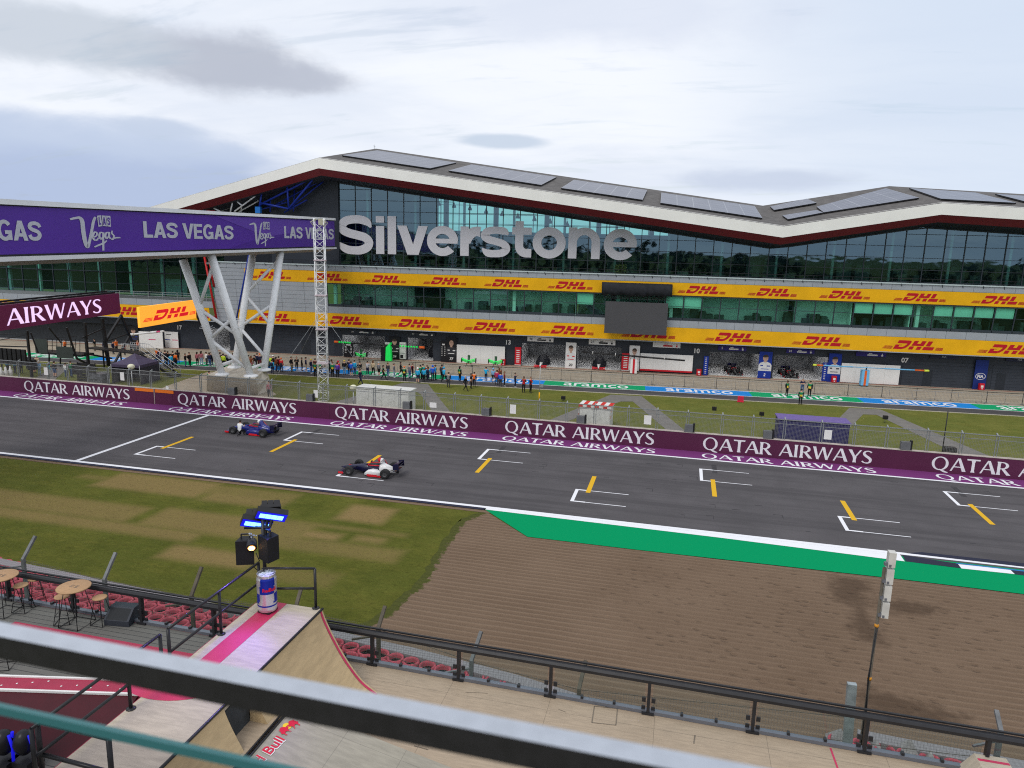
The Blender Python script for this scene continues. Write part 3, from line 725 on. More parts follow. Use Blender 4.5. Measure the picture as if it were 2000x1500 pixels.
# eaves: (u, z of the top of the white fascia) at v = 88
EAVE = [(-76, 15.55), (-38.6, 25.72), (17.8, 18.56), (34.5, 21.46), (UR, 20.16)]
RIDGE = [(-76, 17.6), (-35.3, 28.42), (17.4, 21.58), (32.6, 24.26), (UR, 22.85)]
VE, VR, FASC = 88.0, 100.0, 1.24
def eave_z(u):
    for (a, za), (b, zb) in zip(EAVE, EAVE[1:]):
        if a <= u <= b: return za+(zb-za)*(u-a)/(b-a)
    return EAVE[0][1] if u < EAVE[0][0] else EAVE[-1][1]
def soffit_z(u): return eave_z(u)-FASC-1.28
rf = BM()
n = len(EAVE)
rv = [(u, VE+.02, z+.03) for u, z in EAVE] + [(u, VR, z) for u, z in RIDGE] + [(u, VR+13, z-1.8) for u, z in RIDGE]
for i in range(n-1): rf.add([rv[i], rv[i+1], rv[n+i+1], rv[n+i]], [(0, 1, 2, 3)]); rf.add([rv[n+i], rv[n+i+1], rv[2*n+i+1], rv[2*n+i]], [(0, 1, 2, 3)])
roof = bpart(rf, 'roof', M_roof)
fa = BM()
for (a, za), (b, zb) in zip(EAVE, EAVE[1:]):
    fa.add([(a, VE, za), (b, VE, zb), (b, VE, zb-FASC), (a, VE, za-FASC)], [(0, 1, 2, 3)])
    fa.add([(a, VE, za), (b, VE, zb), (b, VE+.35, zb+.12), (a, VE+.35, za+.12)], [(0, 1, 2, 3)])
bpart(fa, 'fascia', M_fascia)
rt = BM(); sf = BM()
for (a, za), (b, zb) in zip(EAVE, EAVE[1:]):
    za -= FASC; zb -= FASC
    rt.add([(a, VE+.04, za+.01), (b, VE+.04, zb+.01), (b, VE+.75, zb-.80), (a, VE+.75, za-.80)], [(0, 1, 2, 3)])
    sf.add([(a, VE+.75, za-.80), (b, VE+.75, zb-.80), (b, VF+.4, zb-1.28), (a, VF+.4, za-1.28)], [(0, 1, 2, 3)])
    sf.add([(a, VF+.4, za-1.28), (b, VF+.4, zb-1.28), (b, VR+13, zb-.4), (a, VR+13, za-.4)], [(0, 1, 2, 3)])
bpart(rt, 'eaves_trim', M_red_trim); bpart(sf, 'soffit', M_soffit)
# upper glazed storey
U0 = -37.8; BAY = 2.205; NB = 45
Z12 = 12.42; TR = 1.385
def in_glass(u): return soffit_z(u)+.02
for i in range(NB):
    a, b = U0+i*BAY, U0+(i+1)*BAY
    fr = BM(); za, zb = in_glass(a), in_glass(b)
    fr.box((a-.045, VF-.09, Z12-.1), (a+.045, VF+.06, za-.02))
    z = Z12+.15; k = 0
    while z < min(za, zb)-.15:
        fr.box((a+.046, VF-.07, z-.03), (b-.046, VF+.05, z+.03)); z += TR if k else 1.42; k += 1
    fr.add([(a, VF-.1, za-.10), (b, VF-.1, zb-.10), (b, VF-.1, zb+.05), (a, VF-.1, za+.05)], [(0, 1, 2, 3)])
    wd = bpart(fr, 'window', M_frame)
    pn = BM(); pv = [(a, VF, Z12-.1), (b, VF, Z12-.1), (b, VF, zb)]
    for kk in ((17.8,) if a < 17.8 < b else (34.5,) if a < 34.5 < b else ()): pv.append((kk, VF, in_glass(kk)))
    pv.append((a, VF, za)); pn.add(pv, [tuple(range(len(pv)))])
    bpart(pn, 'pane', M_glass_up, wd)
# hall behind the upper glazing
VB = 105.0
hall = BM()
hall.box((-56, VF-2.3, 12.05), (UR, VB+.2, 12.30))                       # floor, running out to the balcony
bpart(hall, 'floor_slab', M_in_floor)
UG0, UG1 = -27.6, 6.0
bw = BM()
bw.box((U0-.2, VB, 12.3), (UG0, VB+.2, 24)); bw.box((UG0, VB, 12.3), (UG1, VB+.2, 17.55)); bw.box((UG1, VB, 12.3), (UR, VB+.2, 20))
bw.box((UG0-.25, VF+1.2, 12.3), (UG0-.1, VB, 24)); bw.box((U0-.35, VF+.2, 12.3), (U0-.2, VB, 24))
bw.box((-20, 98.0, 15.2), (3, 98.2, 15.9))
bpart(bw, 'inner_wall', mat('hall_wall', (.085, .105, .118), .7, vary=.3, vscale=.4))
mz = BM(); mz.box((U0, 95.2, 15.05), (UG0-.3, VB, 15.3)); mz.box((UG0+.2, 96.5, 14.1), (UR-1, 97.0, 16.3)); bpart(mz, 'mezzanine', mat('mezz_navy', (.03, .038, .07), .6))
rg = BM()
for k in range(13):
    u = UG0+.4+k*2.75; rg.box((u-.05, VB-.05, 17.5), (u+.05, VB+.1, 25.2-.12*(u-UG0)))
for z in (18.6, 19.9, 21.2): rg.box((UG0, VB-.04, z), (UG1, VB+.05, z+.07))
bpart(rg, 'rear_mullions', M_frame)
gp = BM(); gp.add([(UG0, VB+.08, 17.5), (UG1, VB+.08, 17.5), (UG1, VB+.08, 20.5), (UG0, VB+.08, 25)], [(0, 1, 2, 3)]); bpart(gp, 'rear_glazing', M_glass_back)
for i in range(1, NB, 3):
    u = U0+i*BAY+BAY*.55; co_ = BM(); zt = soffit_z(u)-.05
    co_.tube([(u, VF+1.3, 12.3), (u, VF+1.3, zt)], .17, 10); bpart(co_, 'column', M_column)
for k in range(5):
    u = UG0+2.5+k*7.1; co_ = BM(); co_.box((u-.32, 99.6, 12.3), (u+.32, 100.1, soffit_z(u)+.3)); bpart(co_, 'pillar', M_in_dark)
bp_ = BM(); rr = random.Random(5)
for i in range(NB):          # doors, bar furniture and planting glimpsed at floor level
    u = U0+i*BAY
    if rr.random() < .5: bp_.box((u+.3, VF+.5+rr.random()*3, 12.3), (u+.3+rr.uniform(.5, 1.4), VF+4.2, 12.3+rr.uniform(.6, 1.15)))
    if rr.random() < .3: bp_.box((u+.2, VF+3.5, 12.3), (u+1.9, VF+3.6, 14.4))
bpart(bp_, 'bar_furniture', mat('furniture', (.16, .15, .14), .6, vary=.4, vscale=2))
# lettering film on the upper glass
LET = [('S', 659, 729.5, 420.8, 496.5), ('i', 734.3, 750.5, 422, 496), ('l', 757.2, 773.7, 422, 496.5), ('v', 776, 835.5, 441, 497.5), ('e', 834, 894.8, 441, 500), ('r', 899, 938, 442.5, 500),
       ('s', 939, 996.5, 442.5, 502.3), ('t', 1000, 1038.4, 432, 502.5), ('o', 1040.3, 1105, 443.5, 505), ('n', 1110, 1172.3, 444.5, 505.5), ('e', 1179, 1244.3, 447, 508.2)]
for ch, xa, xb, yt, yb in LET:
    xm = (xa+xb)/2; u_a = atV(xa, (yt+yb)/2, VF-.1)[0]; u_b = atV(xb, (yt+yb)/2, VF-.1)[0]
    zt, zb = atV(xm, yt, VF-.1)[1], atV(xm, yb, VF-.1)[1]
    mb = BM(); emit(mb, HEAVY[ch], (u_a, VF-.105, zb), (1, 0, 0), (0, 0, 1), (0, -1, 0), u_b-u_a, zt-zb, lift=.01, step=.003)
    bpart(mb, 'letter', M_letter)
# dark return wall left of the glass, the grey clad block, band courses
dw = BM(); dw.box((-47.5, VF-.3, 10.1), (U0-.06, VF+.1, 24)); dw.box((-56.5, VF+3, 6), (-47.4, VF+3.2, 22)); bpart(dw, 'gable_wall', M_slate)
def clad(u0, u1, z0, z1, va, vb, du, dz, name, m, off=0):
    mb = BM(); nu = max(1, round((u1-u0)/du)); nz = max(1, round((z1-z0)/dz)); g_ = .012
    for i in range(nu):
        for j in range(nz):
            a, b = u0+(u1-u0)*i/nu+g_, u0+(u1-u0)*(i+1)/nu-g_; c, d = z0+(z1-z0)*j/nz+g_, z0+(z1-z0)*(j+1)/nz-g_
            vc, vd = va+(vb-va)*(c-z0)/(z1-z0), va+(vb-va)*(d-z0)/(z1-z0)
            mb.add([(a, vc, c), (b, vc, c), (b, vd, d), (a, vd, d)], [(0, 1, 2, 3)])
    vm = .05
    mb.add([(u0, va+vm, z0), (u1, va+vm, z0), (u1, vb+vm, z1), (u0, vb+vm, z1)], [(0, 1, 2, 3)], mat=1)
    return bpart(mb, name, [m, M_frame])
vz = lambda z: 91.0-(z-4.3)*.108                     # the lower front leans out as it rises
UW0 = -38.9; WB = 2.205; NW = 45
clad(UW0, UR, 6.10, 7.02, vz(6.1), vz(7.02), WB, 1, 'spandrel_panels', M_grey)
clad(-55.2, UW0, 6.10, 10.12, vz(6.1), vz(10.12), 3.3, .58, 'side_cladding', M_grey)
clad(-55.2, -50.4, 4.35, 6.08, vz(4.35), vz(6.08), 4.8, .6, 'side_cladding', M_grey)
clad(-55.2, -50.4, 10.14, 11.66, vz(10.14), vz(11.66), 4.8, .6, 'side_cladding', M_grey)
clad(-55.2, UR, 11.68, 12.36, vz(11.68), vz(12.36), WB*1.0, 1, 'parapet_panels', M_grey)
lp = BM(); lp.box((-55.2, vz(12.4)-.10, 12.37), (UR, vz(12.4)+.12, 12.52)); bpart(lp, 'parapet_lip', M_lip)
br = BM(); u = -54
while u < UR: br.bar((u, vz(12.4)-.14, 12.42), (u+.12, vz(12)-.03, 12.12), .05); u += WB
bpart(br, 'parapet_brackets', M_frame)
rl_ = BM(); rl_.box((-46, vz(12.4)+.6, 12.98), (UR, vz(12.4)+.65, 13.03)); u = -46
while u < UR: rl_.box((u-.02, vz(12.4)+.6, 12.3), (u+.02, vz(12.4)+.64, 12.98)); u += WB
bpart(rl_, 'balcony_rail', M_blackish)
# strip of office windows
for i in range(NW):
    a, b = UW0+i*WB, UW0+(i+1)*WB
    fr = BM(); F = lambda z, d=0: vz(z)+.06+d
    fr.bar((a, F(7.3), 7.3), (a, F(10.0), 10.0), .07, .12, (1, 0, 0)); fr.box((a+.04, F(7.2)-.08, 7.03), (b-.04, F(7.2)+.2, 7.32))
    fr.bar((a+.04, F(8.75), 8.75), (b-.04, F(8.75), 8.75), .07, .05); fr.box((a+.04, F(10.05)-.03, 9.96), (b-.04, F(10.05)+.2, 10.12))
    wd = bpart(fr, 'window', M_frame)
    pn = BM(); pn.add([(a, F(7.3, .05), 7.3), (b, F(7.3, .05), 7.3), (b, F(9.98, .05), 9.98), (a, F(9.98, .05), 9.98)], [(0, 1, 2, 3)])
    bpart(pn, 'pane', M_glass_off, wd)
BLINDS = [1134, 1320, 1350] + [1680, 1731, 1782, 1833, 1884, 1935, 1980]
for x in BLINDS:
    u = atV(x, 600, 90.6)[0]; i = math.floor((u-UW0)/WB); a = UW0+i*WB
    mb = BM(); z0 = 8.55 if x < 1500 else 8.7
    mb.add([(a+.08, vz(z0)+.25, z0), (a+WB-.08, vz(z0)+.25, z0), (a+WB-.08, vz(9.96)+.25, 9.96), (a+.08, vz(9.96)+.25, 9.96)], [(0, 1, 2, 3)])
    bpart(mb, 'blind', M_blind)
of = BM(); of.box((UW0-.1, 90.9, 6.9), (UR, 97.5, 7.02)); bpart(of, 'office_floor', M_in_floor)
oc = BM(); oc.box((UW0-.1, 90.7, 10.13), (UR, 97.5, 10.25)); bpart(oc, 'office_ceiling', M_in_wall)
ow = BM(); rr = random.Random(11); i = 0
while i < NW:
    L = rr.choice((1, 2, 2, 3, 4)); a, b = UW0+i*WB, UW0+(i+L)*WB; deep = rr.choice((92.6, 93.2, 93.8, 95.2))
    dark = rr.random() < .30
    ow.box((a, deep, 7.02), (b, deep+.1, 10.13), 1 if dark else 0)
    if rr.random() < .75: ow.box((b-.12, 91.2, 7.02), (b-.02, deep, 10.13), 0 if rr.random() < .7 else 1)
    if rr.random() < .5: ow.box((a+.6, 91.2, 7.02), (a+1.0, 91.6, 10.13), 0)
    for k in range(L*2):
        x = a+rr.uniform(.1, L*WB-.8); ow.box((x, 91.3+rr.random(), 7.02), (x+rr.uniform(.3, 1.1), 92.6+rr.random(), 7.02+rr.choice((.75, .75, 1.1, 1.3))), 2)
    i += L
bpart(ow, 'office_interior', [M_in_wall, M_in_dark, mat('desk_stuff', (.05, .055, .06), .6, vary=.5, vscale=3)])
# recessed block to the left: lower parapet, terrace rail, glass wall
clad(-100, -55.4, 6.10, 7.0, vz(6.1), vz(7.0), 2.4, 1, 'parapet_panels', M_grey)
tf_ = BM(); tf_.box((-100, 90.9, 6.85), (-55.4, 96.4, 7.0)); bpart(tf_, 'terrace_floor', M_in_floor)
tr_ = BM()
for z in (7.35, 7.65, 7.95): tr_.box((-72, 90.95, z), (-55.6, 90.99, z+.04))
u = -72
while u < -55.5: tr_.box((u-.025, 90.93, 7.0), (u+.025, 91.0, 7.98)); u += 2.2
bpart(tr_, 'terrace_rail', M_steel)
for i in range(17):
    a, b = -100+i*2.6, -100+(i+1)*2.6; fr = BM()
    fr.box((a-.05, 95.9, 7.0), (a+.05, 96.05, 15.5)); [fr.box((a+.051, 95.92, z), (b-.051, 96.02, z+.06)) for z in (8.6, 10.3, 12.0, 13.7)]
    wd = bpart(fr, 'window', M_frame); pn = BM(); pn.add([(a, 96, 7), (b, 96, 7), (b, 96, 15.5), (a, 96, 15.5)], [(0, 1, 2, 3)]); bpart(pn, 'pane', M_glass_up if i % 5 else M_glass_off, wd)
lw = BM(); lw.box((-100, 101, 6.9), (-55.4, 101.2, 16)); lw.box((-100, 96, 10.2), (-55.4, 101, 10.35)); lw.box((-100, 95.8, 15.5), (-55.3, 102, 19.0)); bpart(lw, 'inner_wall', M_in_dark)
lc = BM()
for i in range(9): lc.box((-98+i*5.1, 96.8, 7), (-97.6+i*5.1, 97.2, 15.5))
for a_, b_ in ((-68, -64.4), (-63.2, -60), (-59.4, -56)): lc.box((a_, 98.5, 7), (b_, 98.6, 9.4))
bpart(lc, 'columns', M_column)
# garage front: lintel, piers, dark roller shutters, open bays
ZL = 3.02
wall = BM(); wall.box((UL, VF, ZL), (UR, VF+.3, 4.45)); bpart(wall, 'garage_lintel', M_slate)
so = BM(); so.add([(UL, 90.98, 4.27), (UR, 90.98, 4.27), (UR, VF+.02, 4.42), (UL, VF+.02, 4.42)], [(0, 1, 2, 3)]); so.box((UL, 90.9, 4.18), (UR, 91.02, 4.265)); bpart(so, 'garage_soffit', M_grey)
ux = lambda x, y: atV(x, y, VF)[0]
OPEN = [(-100, ux(262, 660)), (ux(408, 690), ux(450, 690)), (ux(668, 700), ux(752, 705)), (ux(796, 705), ux(846, 705)), (ux(1018, 714), ux(1105, 716)), (ux(1126, 718), ux(1212, 722)), (ux(1383, 732), ux(1484, 736)), (ux(1508, 738), ux(1614, 742))]
last = UL
for a, b in OPEN + [(UR, UR)]:
    if a > last+.05: pr = BM(); pr.box((last, VF+.004, 0), (a, VF+.28, ZL-.004)); bpart(pr, 'garage_pier', M_slate)
    last = b
for a, b in ((ux(530, 690), ux(655, 697)), (ux(1758, 752), ux(1895, 760)), (ux(1932, 761), ux(2030, 766))):
    z = .02; sh = BM()
    while z < ZL-.1: sh.box((a+.05, VF-.03, z), (b-.05, VF+.002, min(z+.36, ZL))); z += .375
    bpart(sh, 'roller_shutter', M_slate2)
for x in (1812, 1956, 600): sdoor = BM(); sdoor.box((ux(x-9, 730), VF-.05, .02), (ux(x+9, 730), VF-.034, 2.05)); bpart(sdoor, 'wicket_door', mat('wicket', (.022, .027, .035), .5))
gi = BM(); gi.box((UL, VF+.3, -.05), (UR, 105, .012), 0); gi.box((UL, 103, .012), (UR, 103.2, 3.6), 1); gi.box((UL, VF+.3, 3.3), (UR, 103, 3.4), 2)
for a, b in OPEN:
    gi.box((a-.35, VF+.3, .012), (a-.2, 103, 3.3), 1); gi.box((b+.2, VF+.3, .012), (b+.35, 103, 3.3), 1)
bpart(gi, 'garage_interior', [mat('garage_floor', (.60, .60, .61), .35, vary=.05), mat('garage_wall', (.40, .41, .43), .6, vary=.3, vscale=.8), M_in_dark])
gi2 = BM(); gi2.box((UL, VF+1.0, .013), (OPEN[0][1]-.2, VF+1.1, 3.28)); bpart(gi2, 'shade_panel', M_in_dark)  # added black panel standing in for the unlit depth of the left bays
M_tube_l = mat('garage_light', (.9, .9, .9), .5, emit=(1, .98, .95), estr=5.0, vary=.01)
for a, b in OPEN[1:]:
    gl_ = BM(); [gl_.box((a+.5, v_, 3.24), (b-.5, v_+.28, 3.295)) for v_ in (VF+1.6, VF+4.4)]; bpart(gl_, 'ceiling_light', M_tube_l)
def board_text(s, x, y, h, m, z_off=.05, bold=.03):
    u, z = atV(x, y, VF-z_off); mb = BM(); text(mb, s, (u, VF-z_off, z-h/2), (1, 0, 0), (0, 0, 1), (0, -1, 0), h, bold=bold, centre=True); bpart(mb, 'garage_number', m)
for s, x, y in (('17', 351, 639.5), ('16', 455, 644), ('13', 993, 668.5), ('10', 1361.5, 685.3), ('07', 1767.5, 703.5)): board_text(s, x, y, .62, M_white_p)
# antenna on the ridge, hatches
an = BM(); ua, za = atV(731, 292, 100); an.tube([(ua, 100, za-.1), (ua, 100, za+.65)], .03, 6); an.tube([(ua-.15, 100, za+.5), (ua+.2, 100, za+.35)], .02, 6); bpart(an, 'antenna', M_steel)
# trusses under the left eaves and their raking props
def px_tubes(segs, v, r, name, m):
    mb = BM()
    for (x0, y0, x1, y1) in segs:
        (ua, za), (ub, zb) = atV(x0, y0, v), atV(x1, y1, v); mb.tube([(ua, v, za), (ub, v, zb)], r, 8)
    return bpart(mb, name, m)
px_tubes([(512, 371, 622, 340), (508, 400, 622, 341), (512, 371, 506, 410), (560, 357, 564, 408), (564, 408, 618, 342), (508, 396, 564, 408)], 89.6, .13, 'roof_truss', M_btube)
px_tubes([(528, 405, 632, 350), (575, 371, 573, 413), (500, 412, 560, 395), (564, 408, 632, 354), (528, 386, 528, 414), (555, 415, 600, 390)], 91.4, .10, 'roof_truss', M_btube)
px_tubes([(407, 400, 508, 371), (456, 387, 450, 414), (407, 401, 430, 413), (458, 413, 509, 375), (456, 388, 472, 401)], 89.6, .10, 'roof_truss', M_wtube)
px_tubes([(428, 412, 520, 384), (472, 398, 471, 414), (466, 414, 505, 392)], 91.4, .09, 'roof_truss', M_wtube)
px_tubes([(372, 410, 408, 400), (408, 400, 403, 414), (390, 409, 420, 413)], 89.6, .11, 'roof_truss', M_rtube)
px_tubes([(399, 500, 424, 628), (408, 500, 418, 560)], 90.4, .15, 'raking_prop', M_rtube)
px_tubes([(486, 498, 461, 628)], 90.0, .11, 'raking_prop', M_btube)
bb = BM(); (ub, zb) = atV(504.5, 410, 89.4); bb.box((ub-.35, 89.2, zb-.4), (ub+.35, 89.6, zb+.4)); bpart(bb, 'bracket_box', paint('bracket_blue', 30, 110, 190))

# ------------------------------------------------------------------ banners with courier logos
def banner(label, u0, u1, z0, z1, logos, slant0=0):
    t = thing('banner', label, 'banner', BW((u0+u1)/2, vz((z0+z1)/2), z0), BA, 'yellow courier banners on the pit building')
    uc, vc = (u0+u1)/2, vz((z0+z1)/2)
    tf = lambda p: Vector((p[0]-uc, p[1]-vc, p[2]-z0))
    mb = MB(tf); va, vb = vz(z0)-.03, vz(z1)-.03
    nseg = max(2, int((u1-u0)/2)); 
    for i in range(nseg):
        a, b = u0+(u1-u0)*i/nseg, u0+(u1-u0)*(i+1)/nseg
        mb.add([(a, va, z0), (b, va, z0), (b, vb, z1), (a+(slant0 if i == 0 else 0), vb, z1)], [(0, 1, 2, 3)])
    mb.add([(u0, va+.03, z0), (u1, va+.03, z0), (u1, vb+.03, z1), (u0, vb+.03, z1)], [(0, 1, 2, 3)])
    mb.build('cloth', M_yel, t)
    H = z1-z0; ey = Vector((0, vb-va, H)).normalized(); en = Vector((0, -H, vb-va)).normalized()
    for u in logos:
        lb = MB(tf); h = H*.60; sx = h*1.06
        emit(lb, COURIER+STRIPES, (u-1.95*sx-.2*h, va+(vb-va)*.2, z0+H*.2), (1, 0, 0), ey, en, sx, h, lift=.008, step=.0008)
        lb.build('logo', M_dred, t)
    return t
lowc = [538, 678, 813, 961, 1113, 1271, 1437, 1609, 1789, 1976]
upc = [533, 643, 756, 872.5, 993, 1117.5, 1244, 1375, 1513, 1655, 1802, 1956]
ylow = lambda x: 620+(x-490)*.0425; yup = lambda x: 537+(x-490)*.0307
banner('lower yellow banner with red courier logos above the garage doors', ux(478, 632), UR, 4.28, 6.09, [atV(x, ylow(x), 90.9)[0] for x in lowc], .3)
banner('upper yellow banner with red courier logos under the balcony glass', atV(477, 530, 90.2)[0], UR, 10.13, 11.66, [atV(x, yup(x), 90.3)[0] for x in upc])
banner('short yellow banner piece left of the red raking prop, partly behind the white bridge legs', -100, ux(424, 629), 4.28, 6.09, [atV(245, 606, 90.9)[0], atV(398, 612, 90.9)[0]-1.2, -78, -88])

# ------------------------------------------------------------------ solar arrays on the roof
FACETS = []
for i in range(n-1):
    a, b, c = (BW(EAVE[i][0], VE, EAVE[i][1]), BW(EAVE[i+1][0], VE, EAVE[i+1][1]), BW(RIDGE[i+1][0], VR, RIDGE[i+1][1]))
    if i == 0: c = BW(RIDGE[0][0], VR, RIDGE[0][1])
    nn = (b-a).cross(c-a).normalized(); FACETS.append((a, nn if nn.z > 0 else -nn))
def solar_mat():
    m = bpy.data.materials.new('solar_cells'); m.use_nodes = True; t = NT(m.node_tree); b = t.n['Principled BSDF']
    at_ = t.new('ShaderNodeAttribute', attribute_name='cell').outputs['Vector']
    s = t.new('ShaderNodeSeparateXYZ'); t.put(s.inputs[0], at_)
    def line(v, k, wd): 
        f = t.math('FRACT', t.math('MULTIPLY', v, k)); return t.math('ADD', t.math('LESS_THAN', f, wd), t.math('GREATER_THAN', f, 1-wd), None, True)
    rows = line(s.outputs[1], 1.0, .022); cols = line(s.outputs[0], 1.0, .02); fine = t.math('MULTIPLY', line(s.outputs[1], 4.0, .05), .4)
    nse = t.noise(t.mapping(at_, (1, 1, 1)), .8, 3)
    c = t.mix(t.smooth(nse, .3, .7), (.065, .072, .105, 1), (.095, .10, .14, 1))
    c = t.mix(t.math('MAXIMUM', t.math('MAXIMUM', rows, cols), fine), c, (.24, .25, .28, 1))
    t.put(b.inputs['Base Color'], c); b.inputs['Roughness'].default_value = .28; b.inputs['Specular IOR Level'].default_value = .8
    return m
M_solar = solar_mat()
def solar(quads, facet, label, nx, ny):
    P0, nn = FACETS[facet]; P0 = P0+nn*.25
    root = at_plane(*quads[0][0], P0, nn)
    t = thing('solar_array', label, 'solar panels', root, 0, 'solar arrays on the white edged roof')
    mb = MB(); cells = []
    for q, (qx, qy) in zip(quads, [(nx, ny)]*len(quads)):
        C = [at_plane(x, y, P0, nn)-root for x, y in q]
        N = 8
        for i in range(N):
            for j in range(N):
                vv = []
                for a, b in ((i, j), (i+1, j), (i+1, j+1), (i, j+1)):
                    s_, r_ = a/N, b/N; vv.append((C[0].lerp(C[1], s_)).lerp(C[3].lerp(C[2], s_), r_)); cells.append((s_*qx, r_*qy, 0))
                mb.add(vv, [(0, 1, 2, 3)])
        for i in range(4):
            a, b = C[i], C[(i+1) % 4]; mb.add([a, b, b-nn*.16, a-nn*.16], [(0, 1, 2, 3)], mat=1); cells += [(0, 0, 0)]*4
    o = mb.build('panels', [M_solar, M_blackish], t, recalc=False)
    a_ = o.data.attributes.new('cell', 'FLOAT_VECTOR', 'POINT'); a_.data.foreach_set('vector', [c for p in cells for c in p])
solar([[(667, 302), (737, 293), (892, 317.5), (840, 328.5)]], 1, 'solar array nearest the highest roof peak with the antenna', 1, 9) if False else None
solar([[(668, 303), (840, 328.5), (891, 317.5), (737, 293.5)]], 1, 'solar array nearest the highest roof peak by the antenna', 9, 5)
solar([[(876, 333), (1057, 361), (1087, 345.5), (921, 321)]], 1, 'second solar array down the long roof slope from the antenna', 6, 5)
solar([[(1096, 367), (1255, 390), (1264, 371), (1121, 351)]], 1, 'third solar array on the long roof slope, between its neighbours', 5, 5)
solar([[(1290, 396), (1489, 425.5), (1474, 402.5), (1292, 376)]], 1, 'solar array lowest on the long slope, beside the roof valley', 6, 5)
solar([[(1595, 403.5), (1609, 414.5), (1795, 386), (1730, 367.5)], [(1528, 420.5), (1539, 428), (1608, 414.8), (1594.8, 410)], [(1504, 403), (1512, 410), (1594.8, 396), (1576, 388)]], 2, 'notched solar array on the rising roof slope right of the valley', 6, 5)
solar([[(1776, 367), (1838, 388), (1985, 396), (1905, 376)]], 3, 'solar array just right of the second roof peak', 5, 5)
solar([[(1944, 378.5), (2010, 395), (2160, 404), (2090, 388)]], 3, 'solar array cut off at the far right end of the roof', 5, 5)
# ------------------------------------------------------------------ footbridge
M_bpurple = paint('bridge_purple', 88, 52, 160, .95, rough=.35, vary=.03, vscale=.25)
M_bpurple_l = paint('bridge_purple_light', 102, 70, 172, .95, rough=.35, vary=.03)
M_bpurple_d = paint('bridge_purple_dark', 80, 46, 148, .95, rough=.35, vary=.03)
M_bsoff = mat('bridge_soffit', (.30, .27, .255), .6, vary=.08, vscale=.5)
M_bwhite = mat('bridge_white', (.74, .75, .77), .45, vary=.04, vscale=.4, dirt=.08)
AZ = RAD(2.068); BD = Vector((math.sin(AZ), math.cos(AZ), 0)); BE = Vector((math.cos(AZ), -math.sin(AZ), 0))
BX0 = Vector((-44, 68, 0)); BWID = 4.0
bridge = thing('footbridge', 'covered footbridge with purple advertising side and white edges crossing to the pit building', 'bridge', BX0, 0)
def bs(Y): return (Y-68)/BD.y
zt = lambda Y: 17.78+.01418*(Y-40); zpt = lambda Y: 17.38+.0162*(Y-40); zpb = lambda Y: 14.06+.0193*(Y-39.6); zb_ = lambda Y: 13.62+.0222*(Y-39.5)
def bq(mb, prof, ys, mat_=None):     # prof(Y) -> list of (east offset, z), swept along the bridge
    mb.loft([[BD*bs(Y)+BE*e+Vector((0, 0, z)) for e, z in prof(Y)] for Y in ys], True, True, False, mat_)
YS = [8, 30, 50, 70, 84.6]
m1 = MB(); bq(m1, lambda Y: [(-.02, zpb(Y)-.02), (-.02, zpt(Y)+.02), (-BWID+.02, zpt(Y)+.02), (-BWID+.02, zpb(Y)-.02)], YS); m1.build('side_panel', M_bpurple, bridge)
m1 = MB(); bq(m1, lambda Y: [(.18, zpt(Y)+.04), (.12, zt(Y)), (-BWID-.12, zt(Y)), (-BWID-.18, zpt(Y)+.04)], YS); m1.build('roof_edge', M_bwhite, bridge)
m1 = MB(); bq(m1, lambda Y: [(.25, zpb(Y)-.12), (.25, zb_(Y)+.0), (-BWID-.25, zb_(Y)+.0), (-BWID-.25, zpb(Y)-.12)], YS); m1.build('floor_edge', M_bwhite, bridge)
m1 = MB(); bq(m1, lambda Y: [(.02, zb_(Y)-.005), (-.9, zb_(Y)-.35), (-BWID+.9, zb_(Y)-.35), (-BWID-.02, zb_(Y)-.005)], YS); m1.build('soffit', M_bsoff, bridge)
m1 = MB(); bq(m1, lambda Y: [(.02, zpb(Y)-.1), (.02, zpb(Y)+.02), (-.06, zpb(Y)+.02), (-.06, zpb(Y)-.1)], YS); bq(m1, lambda Y: [(.02, zpt(Y)-.04), (.02, zpt(Y)+.05), (-.06, zpt(Y)+.05), (-.06, zpt(Y)-.04)], YS); m1.build('shadow_gap', M_blackish, bridge)
def bface(x, y):   # pixel -> (distance along, height) on the east face
    P = at_plane(x, y, BX0, BE); return (P-BX0).dot(BD), P.z
def facet(px, m, lift, nm):
    mb = MB(); mb.add([BD*s_+BE*lift+Vector((0, 0, z)) for s_, z in (bface(*q) for q in px)], [tuple(range(len(px)))]); return mb.build(nm, m, bridge)
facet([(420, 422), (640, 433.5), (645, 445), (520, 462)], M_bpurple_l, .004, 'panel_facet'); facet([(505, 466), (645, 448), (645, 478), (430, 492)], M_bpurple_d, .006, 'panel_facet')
M_lv = mat('bridge_letter', (.52, .53, .60), .5)
for x0, x1, yt, yb in ((-178, 81, 432.5, 470), (280, 456, 436.5, 466), (555, 652, 444.5, 466.5)):
    a, b = bface(x0, (yt+yb)/2)[0], bface(x1, (yt+yb)/2)[0]; xm = (x0+x1)/2
    z1, z0 = bface(xm, yt)[1], bface(xm, yb)[1]
    if x0 < 0: z1, z0 = bface(50, 431.5)[1], bface(50, 470)[1]
    mb = MB(); write(mb, GROT, 'LAS VEGAS', BD*a+BE*.012+Vector((0, 0, z0)), BD, (0, 0, 1), BE, b-a, z1-z0); mb.build('lettering', M_lv, bridge)
